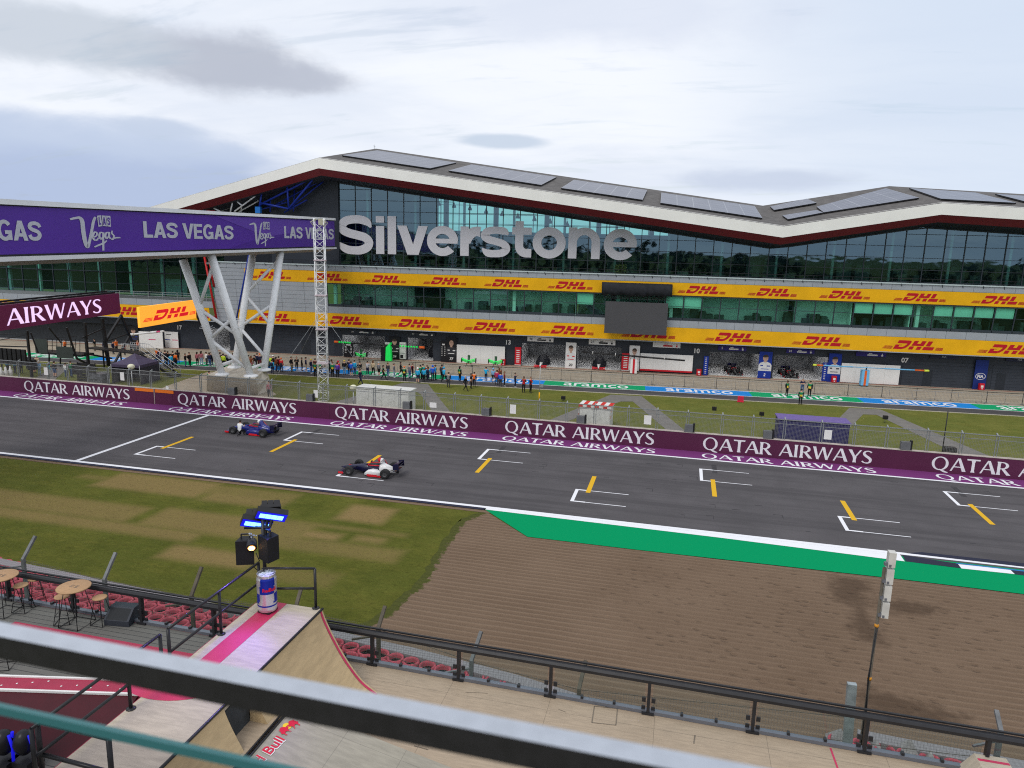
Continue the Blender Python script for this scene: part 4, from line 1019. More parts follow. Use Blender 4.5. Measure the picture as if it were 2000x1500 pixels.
SCRIPT = [crv([(.0, .83, .05), (.10, .87, .06), (.19, .88, .075), (.23, .78, .085), (.235, .5, .085), (.255, .22, .085), (.29, .08, .07), (.325, .17, .06), (.40, .52, .06), (.455, .80, .06), (.50, .93, .05)]),
          crv([(.42, .35, .03), (.49, .40, .035), (.505, .48, .04), (.46, .50, .04), (.42, .40, .045), (.435, .29, .045), (.49, .28, .04), (.53, .35, .03)]),
          crv([(.635, .49, .035), (.575, .49, .04), (.55, .39, .045), (.58, .31, .04), (.63, .38, .035)]), crv([(.64, .50, .045), (.625, .30, .045), (.615, .10, .045), (.61, -.02, .04)]), crv([(.43, .08, .035), (.52, .135, .045), (.62, .19, .045), (.70, .27, .03)]),
          crv([(.755, .50, .035), (.70, .49, .04), (.675, .40, .045), (.70, .33, .04), (.75, .40, .035)]), crv([(.765, .52, .045), (.755, .38, .045), (.79, .32, .035)]),
          crv([(.83, .56, .03), (.82, .48, .035), (.86, .41, .04), (.835, .32, .045), (.795, .31, .03)]), crv([(.84, .335, .035), (.92, .36, .04), (1.0, .36, .03)])]
BOXES = [poly((.545, .66), (.63, .68), (.615, .99), (.535, .97)), poly((.64, .69), (.725, .68), (.715, .985), (.632, .985)), poly((.735, .68), (.81, .67), (.815, .985), (.725, .985))]
for x0, x1, yt, yb in ((139, 234, 419, 488), (488, 535, 432, 480)):
    a, b = bface(x0, (yt+yb)/2)[0], bface(x1, (yt+yb)/2)[0]; xm = (x0+x1)/2; z1, z0 = bface(xm, yt)[1], bface(xm, yb)[1]
    mb = MB(); O = BD*a+Vector((0, 0, z0)); emit(mb, SCRIPT+BOXES, O, BD, (0, 0, 1), BE, b-a, z1-z0, lift=.012, mat=0)
    for ch, cx in (('L', .563), ('A', .645), ('S', .742)): emit(mb, GROT[ch][1], O, BD, (0, 0, 1), BE, (b-a)*.075, (z1-z0)*.22, cx*(b-a), .72*(z1-z0), lift=.045, mat=1)
    mb.build('script_logo', [M_lv, M_bpurple], bridge)
# raking legs and cross braces
def west(x, y): return at_plane(x, y, BX0-BE*(BWID-.55), BE)
def east(x, y): return at_plane(x, y, BX0-BE*.45, BE)
feet = {'A': at(434, 731, 2.05), 'B': at(490, 734, 2.05), 'C': at(458, 717, 2.05), 'D': at(516, 722, 2.05)}
tops = {'A': west(361, 517), 'B': east(415, 507), 'C': west(493, 502), 'D': east(547, 499)}
for kx in 'ABCD':
    mb = MB(lambda p: Vector(p)-BX0); a, b = feet[kx], tops[kx]; b = b + (b-a).normalized()*.5
    mb.tube([a, b], [.34, .40], 16); mb.build('leg', M_wtube, bridge)
    fp = MB(lambda p: Vector(p)-BX0); fp.lathe([(.72, -.1), (.72, .02), (.62, .10), (.40, .16)], a); fp.build('foot_plate', M_wtube, bridge)
    bs_ = MB(lambda p: Vector(p)-BX0); q = a.lerp(b, .40); rr = random.Random(ord(kx))
    for k in range(7):
        d = Vector((rr.uniform(-1, 1), rr.uniform(-1, 1), rr.uniform(-.15, .35))).normalized(); bs_.tube([q+d*.3, q+d*rr.uniform(.6, .95)], .022, 5)
    bs_.build('bird_spikes', M_wtube, bridge)
def brace(k1, t1, k2, t2, r=.17):
    mb = MB(lambda p: Vector(p)-BX0); mb.tube([feet[k1].lerp(tops[k1], t1), feet[k2].lerp(tops[k2], t2)], r, 10); mb.build('brace', M_wtube, bridge)
brace('A', .62, 'B', .97); brace('A', .60, 'B', .36); brace('A', .33, 'B', .50); brace('A', .32, 'B', .05); brace('A', .08, 'C', .06)
brace('C', .95, 'C', .2, .1) if False else None
brace('C', .66, 'D', .97); brace('C', .64, 'D', .38); brace('C', .36, 'D', .56); brace('C', .34, 'D', .10); brace('B', .06, 'D', .05)
# concrete pier block
T4 = [at(404, 733, 2.0), at(498, 739.5, 2.0), at(517, 721, 2.0), at(450, 712, 2.0)]
B4 = [at(400, 772, 0), at(504, 771, 0), at(529, 762, 0), at(505, 742, 0)]; B4[3] = B4[2] + (T4[3]-T4[2])*1.05; B4[0] = B4[1]+(T4[0]-T4[1])*1.1
c0 = (B4[0]+B4[2])/2; c0.z = 0
pier = MB(lambda p: Vector(p)-c0); M4 = [B4[i].lerp(T4[i], .62)+((B4[i]-c0).normalized()*.22 if i in (1, 2) else Vector()) for i in range(4)]
pier.loft([B4, M4, T4], True, True, False)
tag(pier.build('concrete_pier', M_stone, loc=c0), 'faceted pale concrete block under the white bridge legs', 'pier')

# ------------------------------------------------------------------ lit advertising boards on the podium gantry
def led(name, r, g_, b_, k): return mat(name, lin(r, g_, b_), .5, vary=.02, emit=lin(r, g_, b_), estr=k)
M_led_m = led('led_maroon', 74, 22, 52, .42); M_led_l = led('led_letter', 236, 206, 250, .62); M_led_o = led('led_orange', 255, 170, 58, .62); M_led_r = led('led_red', 214, 24, 40, .55)
def board(label, tl, tr, h, left_ext, ground, name='advertising_board'):
    d = (tr-tl); d.z = 0; L = d.length; d.normalize(); nrm = Vector((d.y, -d.x, 0)); 
    root = tr.copy(); root.z = 0
    t = thing(name, label, 'advertising board', root, 0)
    def mk(mb, nm, m, p=None): return mb.build(nm, m, p or t)
    tl2 = tl-d*left_ext; R = lambda p: Vector(p)-root
    mb = MB(R); mb.prism([(0, 0), (L+left_ext, 0), (L+left_ext, h), (0, h)], d, (0, 0, 1), -nrm, tl2-Vector((0, 0, h)), .3); 
    return t, d, nrm, L, R, mb
tl, tr = at(0, 597, 8.6), at(232.5, 573, 8.6)
hb = 8.6-at_plane(232.5, 612, tr, Vector(((tr-tl).y, -(tr-tl).x, 0)).normalized()).z
t, d, nr, L, R, mb = board('large lit maroon board with white airline lettering on the black gantry', tl, tr, hb, 15, 0)
mb.build('screen', M_led_m, t)
P_ = lambda x, y: at_plane(x, y, tr, nr)
pa, pb = P_(12, 630), P_(198.5, 600); wA = (pb-pa).dot(d); h_ = P_(100, 587).z-P_(100, 629).z
h_ = hb*.66
mb = MB(R); z0 = 8.6-hb+hb*.17; full = words_w(ROMAN, 'AIRWAYS')
write(mb, ROMAN, 'AIRWAYS', Vector((*pa.xy, z0)), d, (0, 0, 1), nr, wA, h_, lift=.02); mb.build('lettering', M_led_l, t); mb = MB(R)
write(mb, ROMAN, 'QATAR', Vector((*(pa-d*(wA*.86)).xy, z0)), d, (0, 0, 1), nr, wA*.78, h_, lift=.02)
mb.build('lettering', M_led_l, t)
# the gantry under it
fr = MB(R)
def gseg(x0, y0, x1, y1, wd, off=.5):
    n0 = tr - nr*off; fr.bar(at_plane(x0, y0, n0, nr), at_plane(x1, y1, n0, nr), wd*.72)
gz = lambda x, y, off=.5: at_plane(x, y, tr-nr*off, nr)
for s_ in ((199, 622, 216, 735, .42), (236, 615, 268, 692, .34), (236, 618, 205, 668, .36), (203, 665, 216, 735, .30), (253, 656, 222, 712, .30), (205, 668, 250, 652, .14), (165, 630, 175, 735, .35), (130, 640, 150, 700, .22), (160, 660, 205, 640, .18), (95, 640, 120, 670, .14), (60, 650, 75, 690, .14), (216, 735, 150, 700, .25), (218, 700, 163, 690, .25)):
    gseg(*s_)
fr.bar(tl-d*15-nr*.6+Vector((0, 0, .05)), tr-nr*.6+Vector((0, 0, .05)), .25); fr.bar(tl-d*15-nr*1.6+Vector((0, 0, .2)), tr-nr*1.6+Vector((0, 0, .2)), .18)
for k in range(14):
    q = tr-d*(k*2.4); fr.bar(q-nr*.6+Vector((0, 0, .05)), q-nr*1.6-d*1.2+Vector((0, 0, .2)), .08)
fr.build('gantry_frame', M_blackish, t)
tl, tr = at(272, 600, 8.2), at(381.5, 586, 8.2)
nn = Vector(((tr-tl).y, -(tr-tl).x, 0)).normalized(); hb = 8.2-at_plane(276, 640, tl, nn).z
t, d, nr, L, R, mb = board('lit orange courier board with red logo behind the white bridge leg', tl, tr, hb, 0, 0)
mb.build('screen', M_led_o, t)
P_ = lambda x, y: at_plane(x, y, tr, nr)
pa, pb = P_(300, 627), P_(372, 617); h_ = hb*.50; wA = (pb-pa).dot(d); sx = wA/4.15
mb = MB(R); emit(mb, COURIER+STRIPES, Vector((*pa.xy, 8.2-hb+hb*.24)), d, (0, 0, 1), nr, sx, h_, lift=.02); mb.build('logo', M_led_r, t)
fr = MB(R)
fr.bar(P_(386, 606)-nr*.4, at(428, 721, 0), .16)
fr.build('post', M_blackish, t)

# ------------------------------------------------------------------ steps, tent and kit under the gantry
M_tread = mat('step_grey', (.09, .095, .10), .6, vary=.15)
G0 = at(290, 735, 0)
st = thing('access_stair', 'black steel access stair with handrails beside the dark tent', 'stair', (G0.x, G0.y, 0))
R = lambda p: Vector(p)-Vector((G0.x, G0.y, 0))
lo = at(345, 736, 0); hi = at(283, 690, 2.3); dd = Vector((hi.x-lo.x, hi.y-lo.y, 0)); run = dd.length; dd.normalize(); nn = Vector((-dd.y, dd.x, 0)); 
tm = MB(R)
for k in range(13):
    f = k/13; p = lo+dd*(run*f); tm.boxc((p.x, p.y, .18*k+.12), (.9, .9, .05)) if False else tm.prism([(-.15, -.55), (.15, -.55), (.15, .55), (-.15, .55)], dd, nn, (0, 0, 1), (p.x, p.y, .178*k+.1), .05)
tm.build('treads', M_tread, st)
for sgn in (-.58, .58):
    sm = MB(R); sm.bar(lo+nn*sgn, hi+nn*sgn, .06, .28); sm.build('stringer', M_blackish, st)
    hm = MB(R); top = Vector((0, 0, 1.0)); hm.tube([lo+nn*sgn, lo+nn*sgn+top, hi+nn*sgn+top, hi+nn*sgn+top+dd*3], .035, 6); hm.tube([lo+nn*sgn+top*.5, hi+nn*sgn+top*.5, hi+nn*sgn+top*.5+dd*3], .025, 6)
    for k in range(10): q = hi+nn*sgn+dd*.33*k; hm.tube([q, q+top], .02, 5)
    for f in (.3, .65): q = lo.lerp(hi, f)+nn*sgn; hm.tube([q, q+top], .03, 5)
    hm.build('handrail', M_steel, st)
pm = MB(R); pm.prism([(0, -.7), (9, -.7), (9, .7), (0, .7)], dd, nn, (0, 0, 1), hi-Vector((0, 0, .1)), .12)
for k in (1, 4, 7): q = hi+dd*k; pm.bar((q.x, q.y, 0), (q.x, q.y, hi.z), .12)
pm.build('landing', M_blackish, st)
M_tent = paint('tent_violet', 78, 70, 94, .9, rough=.7, vary=.1)
tp = at(267, 745, 0)
tent = thing('gazebo_tent', 'dark violet pop up gazebo beside the access stair', 'tent', (tp.x, tp.y, 0), RAD(5))
cm = MB(); hw, hz, pz = 1.65, 2.1, 3.1
for i in range(4):
    a = RAD(45+90*i); b = RAD(135+90*i); A = (hw*1.414*math.cos(a), hw*1.414*math.sin(a), hz); B_ = (hw*1.414*math.cos(b), hw*1.414*math.sin(b), hz)
    N = 6
    for k in range(N):
        p0, p1 = [Vector(A).lerp(Vector(B_), t_) for t_ in (k/N, (k+1)/N)]; q0, q1 = p0*.45, p1*.45; q0.z = q1.z = hz+.45
        cm.add([p0, p1, q1, q0], [(0, 1, 2, 3)]); cm.add([q0, q1, (0, 0, pz)], [(0, 1, 2)]); cm.add([p0, p1, p1-Vector((0, 0, .3)), p0-Vector((0, 0, .3))], [(0, 1, 2, 3)])
cm.build('canopy', M_tent, tent)
wm = MB()
for i in (0, 1, 3): a, b = RAD(45+90*i), RAD(135+90*i); A = Vector((hw*1.40*math.cos(a), hw*1.40*math.sin(a), 0)); B_ = Vector((hw*1.40*math.cos(b), hw*1.40*math.sin(b), 0)); wm.add([A, B_, B_+Vector((0, 0, 1.84)), A+Vector((0, 0, 1.84))], [(0, 1, 2, 3)])
wm.build('side_wall', mat('tent_wall', (.035, .035, .05), .7, vary=.2), tent)
for i in range(4): a = RAD(45+90*i); lm = MB(); lm.tube([(hw*1.414*math.cos(a), hw*1.414*math.sin(a), 0), (hw*1.414*math.cos(a), hw*1.414*math.sin(a), hz)], .03, 6); lm.build('leg', M_steel, tent)
p = at(196, 752, 0); mb = MB(); mb.box((-.75, -.5, 0), (.75, .5, 1.25)); mb.box((-.79, -.54, .7), (.79, .54, 1.3)); tag(mb.build('covered_crate', mat('grey_wrap', (.12, .125, .14), .35, vary=.5, vscale=4), loc=(p.x, p.y, 0)), 'equipment crate under grey plastic wrap behind the catch fence', 'crate')
p = at(172, 752, 0); mb = MB(); [mb.bar((x, 0, 0), (x, 0, 2.4), .06) for x in (-1.1, 1.1)]; [mb.box((-1.1, -.02, z), (1.1, .02, z+.24)) for z in (.1, .38, .66, .94, 1.22, 1.5, 1.78, 2.06)]; tag(mb.build('slatted_screen', M_blackish, loc=(p.x, p.y, 0)), 'black slatted screen standing left of the covered crate', 'screen')
# camera crane platform in the grass, speakers on stands
p = at(105, 716, 0); hz = 2.2
t = thing('camera_platform', 'black camera platform with dark front panel above the crowd by the pit lane', 'platform', (p.x, p.y, 0))
pl = lambda q: Vector(q)-p
yq = p.y
mb = MB(pl); [mb.bar(atY(x, 716, yq), atY(x, 690, yq), .12) for x in (96, 118)]; mb.box((atY(80, 690, yq).x, yq-.6, atY(90, 690, yq).z), (atY(168, 690, yq).x, yq+1.2, atY(90, 686, yq).z)); mb.build('base', M_blackish, t)
a_, b_ = atY(79, 688, yq), atY(100, 662, yq); mb = MB(pl); mb.box((a_.x, yq-.66, a_.z), (b_.x, yq-.61, b_.z)); mb.build('front_panel', mat('dark_green_panel', (.045, .055, .05), .6), t)
a_, b_ = atY(121, 697, yq), atY(151, 677, yq); mb = MB(pl); mb.box((a_.x, yq-.7, a_.z), (b_.x, yq-.64, b_.z)); mb.build('side_panel', mat('dark_green_panel'), t)
mb = MB(pl)
for x in range(84, 160, 9): mb.bar(atY(x, 690, yq+.5), atY(x, 662, yq+.5), .05)
mb.bar(atY(80, 662, yq+.5), atY(150, 657, yq+.5), .06); mb.bar(atY(80, 676, yq+.5), atY(150, 672, yq+.5), .05); mb.build('guard_rail', M_blackish, t)
for x, y, lb in ((65, 735, 'black loudspeaker on a stand on the grass, left of the white notice'), (152, 744, 'black loudspeaker on a stand on the grass beside the slatted screen')):
    p = at(x, y, 0); t = thing('loudspeaker', lb, 'speaker', (p.x, p.y, 0), RAD(15), 'stand speakers on the infield grass')
    mb = MB(); mb.box((-.35, -.3, .75), (.35, .3, 1.85)); mb.build('cabinet', M_blackish, t); mb = MB(); mb.tube([(0, 0, 0), (0, 0, .75)], .04, 6); mb.tube([(-.4, 0, 0), (.4, 0, 0)], .03, 5); mb.build('stand', M_blackish, t)
p = at(20, 735, 0); mb = MB(); [mb.box((-3+k*.62, -.1, 1.4), (-2.55+k*.62, .1, 3.1)) for k in range(9)]; mb.bar((-4, 0, 3.2), (3, 0, 3.45), .12); mb.bar((-4, 0, 4.4), (3, 0, 4.9), .1); mb.bar((2.9, 0, 0), (2.9, 0, 5.2), .2); mb.bar((-4, 0, 3.3), (3, 0, 4.8), .08)
tag(mb.build('light_truss', M_blackish, loc=(p.x, p.y, 0)), 'black truss with a row of hanging dark panels above the maroon wall', 'truss')
for k in range(3):
    p = at(4+9*k, 742-1*k, 0); mb = MB(); mb.lathe([(.22, 0), (.22, .9), (.12, 1.05), (.08, 1.35), (.05, 1.38)], seg=10); tag(mb.build('white_canister', M_white_p, loc=(p.x, p.y, 0)), ['white canister nearest the left edge, behind the maroon wall', 'middle white canister under the hanging dark panels', 'white canister farthest right of the three behind the wall'][k], 'canister', 'white canisters')

# ------------------------------------------------------------------ lattice mast
p = at(632, 782, 0); top = atY(622, 426, p.y).z
t = thing('lattice_mast', 'tall white lattice mast standing on the infield grass in front of the pit building', 'mast', (p.x, p.y, 0), RAD(20))
ws = .46
mb = MB(); cs = [(-ws, -ws), (ws, -ws), (ws, ws), (-ws, ws)]
for c in cs: mb.tube([(*c, 0), (*c, top)], .042, 6)
mb.build('uprights', M_wtube, t)
mb = MB(); z = .1; k = 0
while z < top-.75:
    for i in range(4):
        a, b = cs[i], cs[(i+1) % 4]; 
        if k % 2: a, b = b, a
        mb.tube([(*a, z), (*b, z+.78)], .022, 4); mb.tube([(*a, z), (*b, z)], .022, 4)
    z += .78; k += 1
mb.build('lacing', M_wtube, t)
hd = MB(); [hd.tube([(ws*.9*sx, ws*sy, top-.8), (ws*1.5*sx, ws*1.6*sy, top-.4), (ws*.6*sx, ws*.4*sy, top-.1)], .05, 6) for sx in (-1, 1) for sy in (-1, 1)]; hd.boxc((.2, 0, top-.35), (.5, .5, .6)); hd.build('mast_head', mat('mast_head', (.45, .43, .33), .5), t)
jn = MB()
for f in (.21, .40, .585, .775): jn.box((-ws-.08, -ws-.08, top*f), (ws+.08, ws+.08, top*f+.10))
jn.build('section_plates', mat('mast_plate', (.55, .45, .48), .5), t)
gw = MB(); tp = Vector((0, 0, top*.5))
for dx, dy in ((-6, -2), (-5, 5), (6, -1)): gw.tube([tp, (dx, dy, 0)], .012, 4)
gw.build('guy_wire', M_steel, t)

# ------------------------------------------------------------------ cabinets and small kit on the infield
M_cab_w = mat('cabinet_white', (.66, .66, .64), .5, vary=.05, vscale=1.5, dirt=.15)
def cabinet(name, label, xa, ya, xb, yb, z, depth, m, mt, cat='cabinet', parts=3):
    a, b = at(xa, ya, 0), at(xb, yb, 0); d = (b-a); L = d.length; rz = math.atan2(d.y, d.x)
    t = thing(name, label, cat, (a.x, a.y, 0), rz); mb = MB(); mb.box((0, 0, 0), (L, depth, z-.1)); mb.build('body', m, t)
    mb = MB(); mb.box((-.08, -.08, z-.098), (L+.08, depth+.08, z)); mb.build('lid', mt, t)
    for k in range(parts):
        mb = MB(); g_ = L/parts; mb.box((k*g_+.05, -.025, .12), ((k+1)*g_-.05, -.003, z-.2)); mb.boxc(((k+1)*g_-.16, -.04, z*.5), (.05, .03, .16)); mb.build('door', m, t)
    return t, L
cabinet('equipment_cabinet', 'long white equipment cabinet behind the catch fence, near the lattice mast', 696, 796, 798, 805, 2.0, 1.7, M_cab_w, M_cab_w, parts=4)
t, L = cabinet('equipment_cabinet', 'white cabinet with red and white hazard tape round its top edge', 1131, 832, 1190, 838, 1.95, 1.6, M_cab_w, M_cab_w, parts=2)
hz_ = MB(); 
for k in range(8): (hz_.box((-.1+k*(L+.2)/8, -.1, 1.80), (-.1+(k+1)*(L+.2)/8, -.085, 1.98), k % 2))
for k in range(8): (hz_.box((-.1+k*(L+.2)/8, -.08, 1.985+.001), (-.1+(k+1)*(L+.2)/8, 1.68, 1.995), (k+1) % 2))
for x in (-.1, L+.085): [hz_.box((x, -.1, .9+.3*k), (x+.015, .0, 1.2+.3*k), k % 2) for k in range(3)]
hz_.build('hazard_tape', [paint('tape_red', 196, 48, 40), M_white_p], t)
M_cont, M_cont_t = paint('container_blue', 40, 38, 96, .9, rough=.5, vary=.1), paint('container_violet', 112, 96, 158, .9, rough=.5, vary=.06)
cabinet('storage_container', 'dark blue storage container with violet roof behind the catch fence', 1517, 866, 1655, 877, 2.15, 1.9, M_cont, M_cont_t, 'container', 3)
def pole(name, label, x, y, ytop, r, m, extra=None, cat='pole'):
    p = at(x, y, 0); z = atY(x, ytop, p.y).z; t = thing(name, label, cat, (p.x, p.y, 0)); mb = MB(); mb.tube([(0, 0, 0), (0, 0, z)], r, 6); mb.build('shaft', m, t)
    if extra: extra(t, z)
    return t
def head(t, z): mb = MB(); mb.boxc((0, 0, z-.1), (.42, .3, .34)); mb.build('unit', M_blackish, t)
def yfoot(t, z): mb = MB(); mb.lathe([(.07, 0), (.07, .9)], seg=8); mb.build('foot', M_yel, t); mb = MB(); mb.boxc((.2, 0, z*.45), (.35, .2, .3)); mb.build('unit', M_steel, t)
pole('timing_pole', 'thin grey timing pole with yellow foot on the infield grass', 1053, 783, 716, .035, M_steel, yfoot)
pole('antenna_pole', 'thin black antenna pole on the grass at the far right infield', 1840, 884, 803, .04, M_blackish, lambda t, z: (lambda mb: mb.build('base_box', M_blackish, t))(MB().boxc((.5, 0, .25), (.9, .6, .5))))
pole('ground_marker', 'small black sensor on a short post, left of the hazard taped cabinet', 1100, 783, 775, .03, M_steel, head)
pole('ground_marker', 'small black sensor on a short post between the two diagonal paths', 1394, 812, 796, .03, M_steel, head)
pole('ground_marker', 'short lamp post on the grass left of the blue container', 1487, 816, 806, .03, M_steel, head)
pole('ground_marker', 'small floodlight on a stand beside the right hand path', 1728, 826, 813, .03, M_steel, head)
for x, y, lb in ((690, 757, 'cream domed lamp behind the catch fence, left of the white cabinet'), (256, 716, 'cream domed lamp on the fence line beside the dark tent')):
    p = at(x, y, 0); 
    q = at_plane(x, y-2, p, Vector((0, 1, 0))); Yq = Y_WALL+2.4; q = atY(x, y, Yq); t = thing('globe_lamp', lb, 'lamp', (q.x, q.y, 0), 0, 'globe lamps behind the catch fence'); mb = MB(); mb.ball((0, 0, q.z), (.34, .34, .27)); mb.build('globe', mat('globe_cream', (.72, .70, .52), .5), t); mb = MB(); mb.tube([(0, 0, 0), (0, 0, q.z-.2)], .05, 6); mb.build('post', M_steel, t)
p = at(1246, 785.5, 0); mb = MB(); mb.box((-.28, -.2, 0), (.28, .2, .62)); mb.box((-.2, -.22, .35), (.1, -.2, .5)); tag(mb.build('marker_board', paint('marker_red', 205, 40, 70), loc=(p.x, p.y, 0)), 'small red marker board at the edge of the pit lane', 'marker') if False else None
p = at(1446, 785, 0); mb = MB(); mb.box((-.3, -.12, 0), (.3, .12, .62)); mb.box((-.34, -.16, 0), (.34, .16, .06)); tag(mb.build('marker_board', paint('marker_red', 205, 40, 70), loc=(p.x, p.y, 0)), 'small red marker board at the edge of the pit lane', 'marker')

# ------------------------------------------------------------------ big screen on the facade
ul, zt_ = atV(1183, 588, 89.6); ur, zb2 = atV(1301, 655, 89.6); zt2 = atV(1301, 591.5, 89.6)[1]; zb1 = atV(1181, 650, 89.6)[1]
t = thing('video_screen', 'large blank grey video screen hung under a bunched black cover on the facade', 'screen', BW((ul+ur)/2, 89.6, zb1), BA)
R = lambda p: Vector((p[0]-(ul+ur)/2, p[1]-89.6, p[2]-zb1))
mb = MB(R); mb.box((ul, 89.45, zb1), (ur, 89.75, zt_)); mb.build('display', mat('screen_grey', (.070, .068, .073), .5, vary=.04, vscale=.3), t)
ca, cz1 = atV(1176, 551, 89.4); cb, cz0 = atV(1312, 580, 89.4); rr = random.Random(2)
rings = []
for i in range(25):
    f = i/24; u = ca+(cb-ca)*f; w1, w2 = rr.uniform(-.10, .10), rr.uniform(-.13, .13)
    rings.append([(u, 89.25+w1, cz1), (u, 88.95+w2, cz1-.3), (u+.1*w1, 88.9+w1*1.5, cz0+.55), (u, 89.05+w2, cz0+w1), (u, 89.9, cz0+w2*.5), (u, 89.95, cz1)])
mb = MB(R); mb.loft(rings, True, True, True); mb.build('cover', mat('black_cloth', (.016, .017, .022), .75, vary=.3, vscale=1.5, bump=.6, bscale=3), t)
mb = MB(R)
for z in (cz0-.12, cz0-.42): mb.bar((ca+.2, 89.5, z), (cb-.2, 89.5, z), .05)
k = ca+.3
while k < cb-.4: mb.bar((k, 89.5, cz0-.12), (k+.22, 89.5, cz0-.42), .04); mb.bar((k+.22, 89.5, cz0-.42), (k+.44, 89.5, cz0-.12), .04); k += .44
for f in (.15, .5, .85): u = ul+(ur-ul)*f; mb.bar((u, 89.6, zt_), (u, 89.6, cz0), .06)
mb.build('hoist_truss', M_blackish, t)

# pendant lamps in the upper hall
for x, y in ((857, 395), (887, 399), (918, 404), (949.5, 410), (981, 415), (1011.5, 420), (1044, 425), (1075, 430), (1108, 435.5)):
    u, z = atV(x, y, 97.0); p = BW(u, 97.0, z); t = thing('pendant_lamp', 'black pendant lamp hanging behind the upper glazing', 'lamp', p, 0, 'row of pendant lamps behind the upper glazing')
    mb = MB(); mb.lathe([(.30, -.45), (.26, -.2), (.12, 0), (.10, .18), (.04, .22)], seg=10); mb.build('shade', M_blackish, t); mb = MB(); mb.tube([(0, 0, .2), (0, 0, 1.2)], .02, 4); mb.build('cord', M_blackish, t)
for o in [o for o in COL.objects if o.name.startswith('pendant_lamp')]: o['label'] = 'one of the row of black pendant lamps behind the upper glazing'
u, z = atV(1212, 520, 91.2); p = BW(u, 91.4, 12.3); mb = MB(); rr = random.Random(9)
for k in range(420):
    c = Vector((rr.uniform(-.75, .75), rr.uniform(-.2, .2), rr.uniform(.1, 1.35))); a = rr.uniform(0, 6.3); e = Vector((math.cos(a), math.sin(a), rr.uniform(-.5, .5)))*.09; f_ = Vector((-e.y, e.x, .07)); mb.add([c-e, c+f_*.5, c+e, c-f_*.5], [(0, 1, 2, 3)])
tag(mb.build('planter_hedge', mat('hedge_green', (.05, .09, .025), .7, vary=.4, vscale=6), loc=p), 'leafy green planter hedge on the balcony below the big letters', 'hedge')
# ------------------------------------------------------------------ pit wall with its lettering, catch fence
M_maroon = paint('wall_maroon', 86, 36, 66, .95, rough=.5, vary=.06, vscale=.35, dirt=.1)
M_wall_l = mat('wall_letter', (.74, .73, .76), .5, vary=.05)
M_cap = mat('wall_cap', (.42, .37, .33), .8, vary=.15, vscale=2)
M_tyre = mat('tyre', (.022, .022, .023), .75, vary=.25, vscale=8)
WZ = atY(1000, 816.4, Y_WALL).z
wx = lambda x, y: atY(x, y, Y_WALL).x
t = thing('pit_wall', 'long maroon pit wall with white airline lettering along the far side of the track', 'wall', (0, Y_WALL, 0))
mb = MB(); mb.box((-150, 0, -.05), (110, .38, WZ-.03)); mb.build('barrier', M_maroon, t)
mb = MB(); mb.box((-150, -.02, WZ-.028), (110, .42, WZ)); mb.build('coping', M_cap, t)
spans = [(wx(47, 757), wx(257, 765)), (wx(347, 785), wx(581, 795)), (wx(654, 808), wx(915, 825)), (wx(986, 833), wx(1276, 850)), (wx(1372, 868), wx(1699, 888))]
dX = (spans[-1][0]-spans[0][0])/4; LW = sum(b-a for a, b in spans)/5
for k in range(-2, 8):
    x = spans[k][0] if 0 <= k < 5 else spans[0][0]+dX*k
    mb = MB(); write(mb, ROMAN, 'QATAR AIRWAYS', (x, 0, WZ*.155), (1, 0, 0), (0, 0, 1), (0, -1, 0), LW, WZ*.66, lift=.006); mb.build('lettering', M_wall_l, t)
for a, b in ((264, 300), (303, 339)):
    mb = MB(); mb.box((wx(a, 763), -.035, WZ-.34), (wx(b, 766), -.006, WZ-.05)); mb.build('orange_panel', paint('wall_orange', 226, 118, 32), t)
mb = MB(); mb.box((wx(301, 770), -.03, 0), (wx(302, 770), -.006, WZ-.03)); mb.build('joint', M_cap, t)
for k in range(-16, 12): mb = MB(); x = wx(301, 770)+4.02*k+2; mb.box((x, -.004, 0), (x+.018, .01, WZ-.03)); mb.build('joint', mat('joint_dark', (.03, .012, .022)), t)
ap = MB(); d_ap = Y_WALL-Y_FAR-.24
for k in range(-2, 8):
    x = at(0, 0) and None
for k in range(-2, 8):
    x0 = [at(30, 771).x, at(334, 797).x, at(643, 827).x, at(979, 857).x, at(1370, 892).x][k] if 0 <= k < 5 else at(30, 771).x+dX*k
    write(ap, ROMAN, 'QATAR AIRWAYS', (x0, Y_FAR+.24+d_ap*.17, .003), (1, 0, 0), (0, 1, 0), (0, 0, 1), LW*1.01, d_ap*.62, lift=.005)
structure(ap, 'apron_lettering', M_white)
M_mesh = bpy.data.materials.new('fence_mesh'); M_mesh.use_nodes = True
def mesh_mat(m, col, pitch, wire, base=.0):
    t_ = NT(m.node_tree); t_.n.clear(); co = t_.new('ShaderNodeTexCoord').outputs['Object']; s = t_.new('ShaderNodeSeparateXYZ'); t_.put(s.inputs[0], co)
    a = t_.math('LESS_THAN', t_.math('FRACT', t_.math('MULTIPLY', s.outputs[0], 1/pitch)), wire/pitch)
    b = t_.math('LESS_THAN', t_.math('FRACT', t_.math('MULTIPLY', s.outputs[2], 1/pitch)), wire/pitch)
    f = t_.math('MAXIMUM', t_.math('MAXIMUM', a, b), base)
    tr = t_.new('ShaderNodeBsdfTransparent'); df = t_.new('ShaderNodeBsdfDiffuse'); df.inputs[0].default_value = (*col, 1)
    mx = t_.new('ShaderNodeMixShader'); t_.put(mx.inputs[0], f); t_.l.new(tr.outputs[0], mx.inputs[1]); t_.l.new(df.outputs[0], mx.inputs[2])
    t_.l.new(mx.outputs[0], t_.new('ShaderNodeOutputMaterial').inputs[0])
mesh_mat(M_mesh, (.22, .22, .22), .10, .011)
M_fpost = mat('fence_post', (.27, .285, .285), .5, metal=.4, vary=.15, vscale=6)
YF = Y_WALL+.28
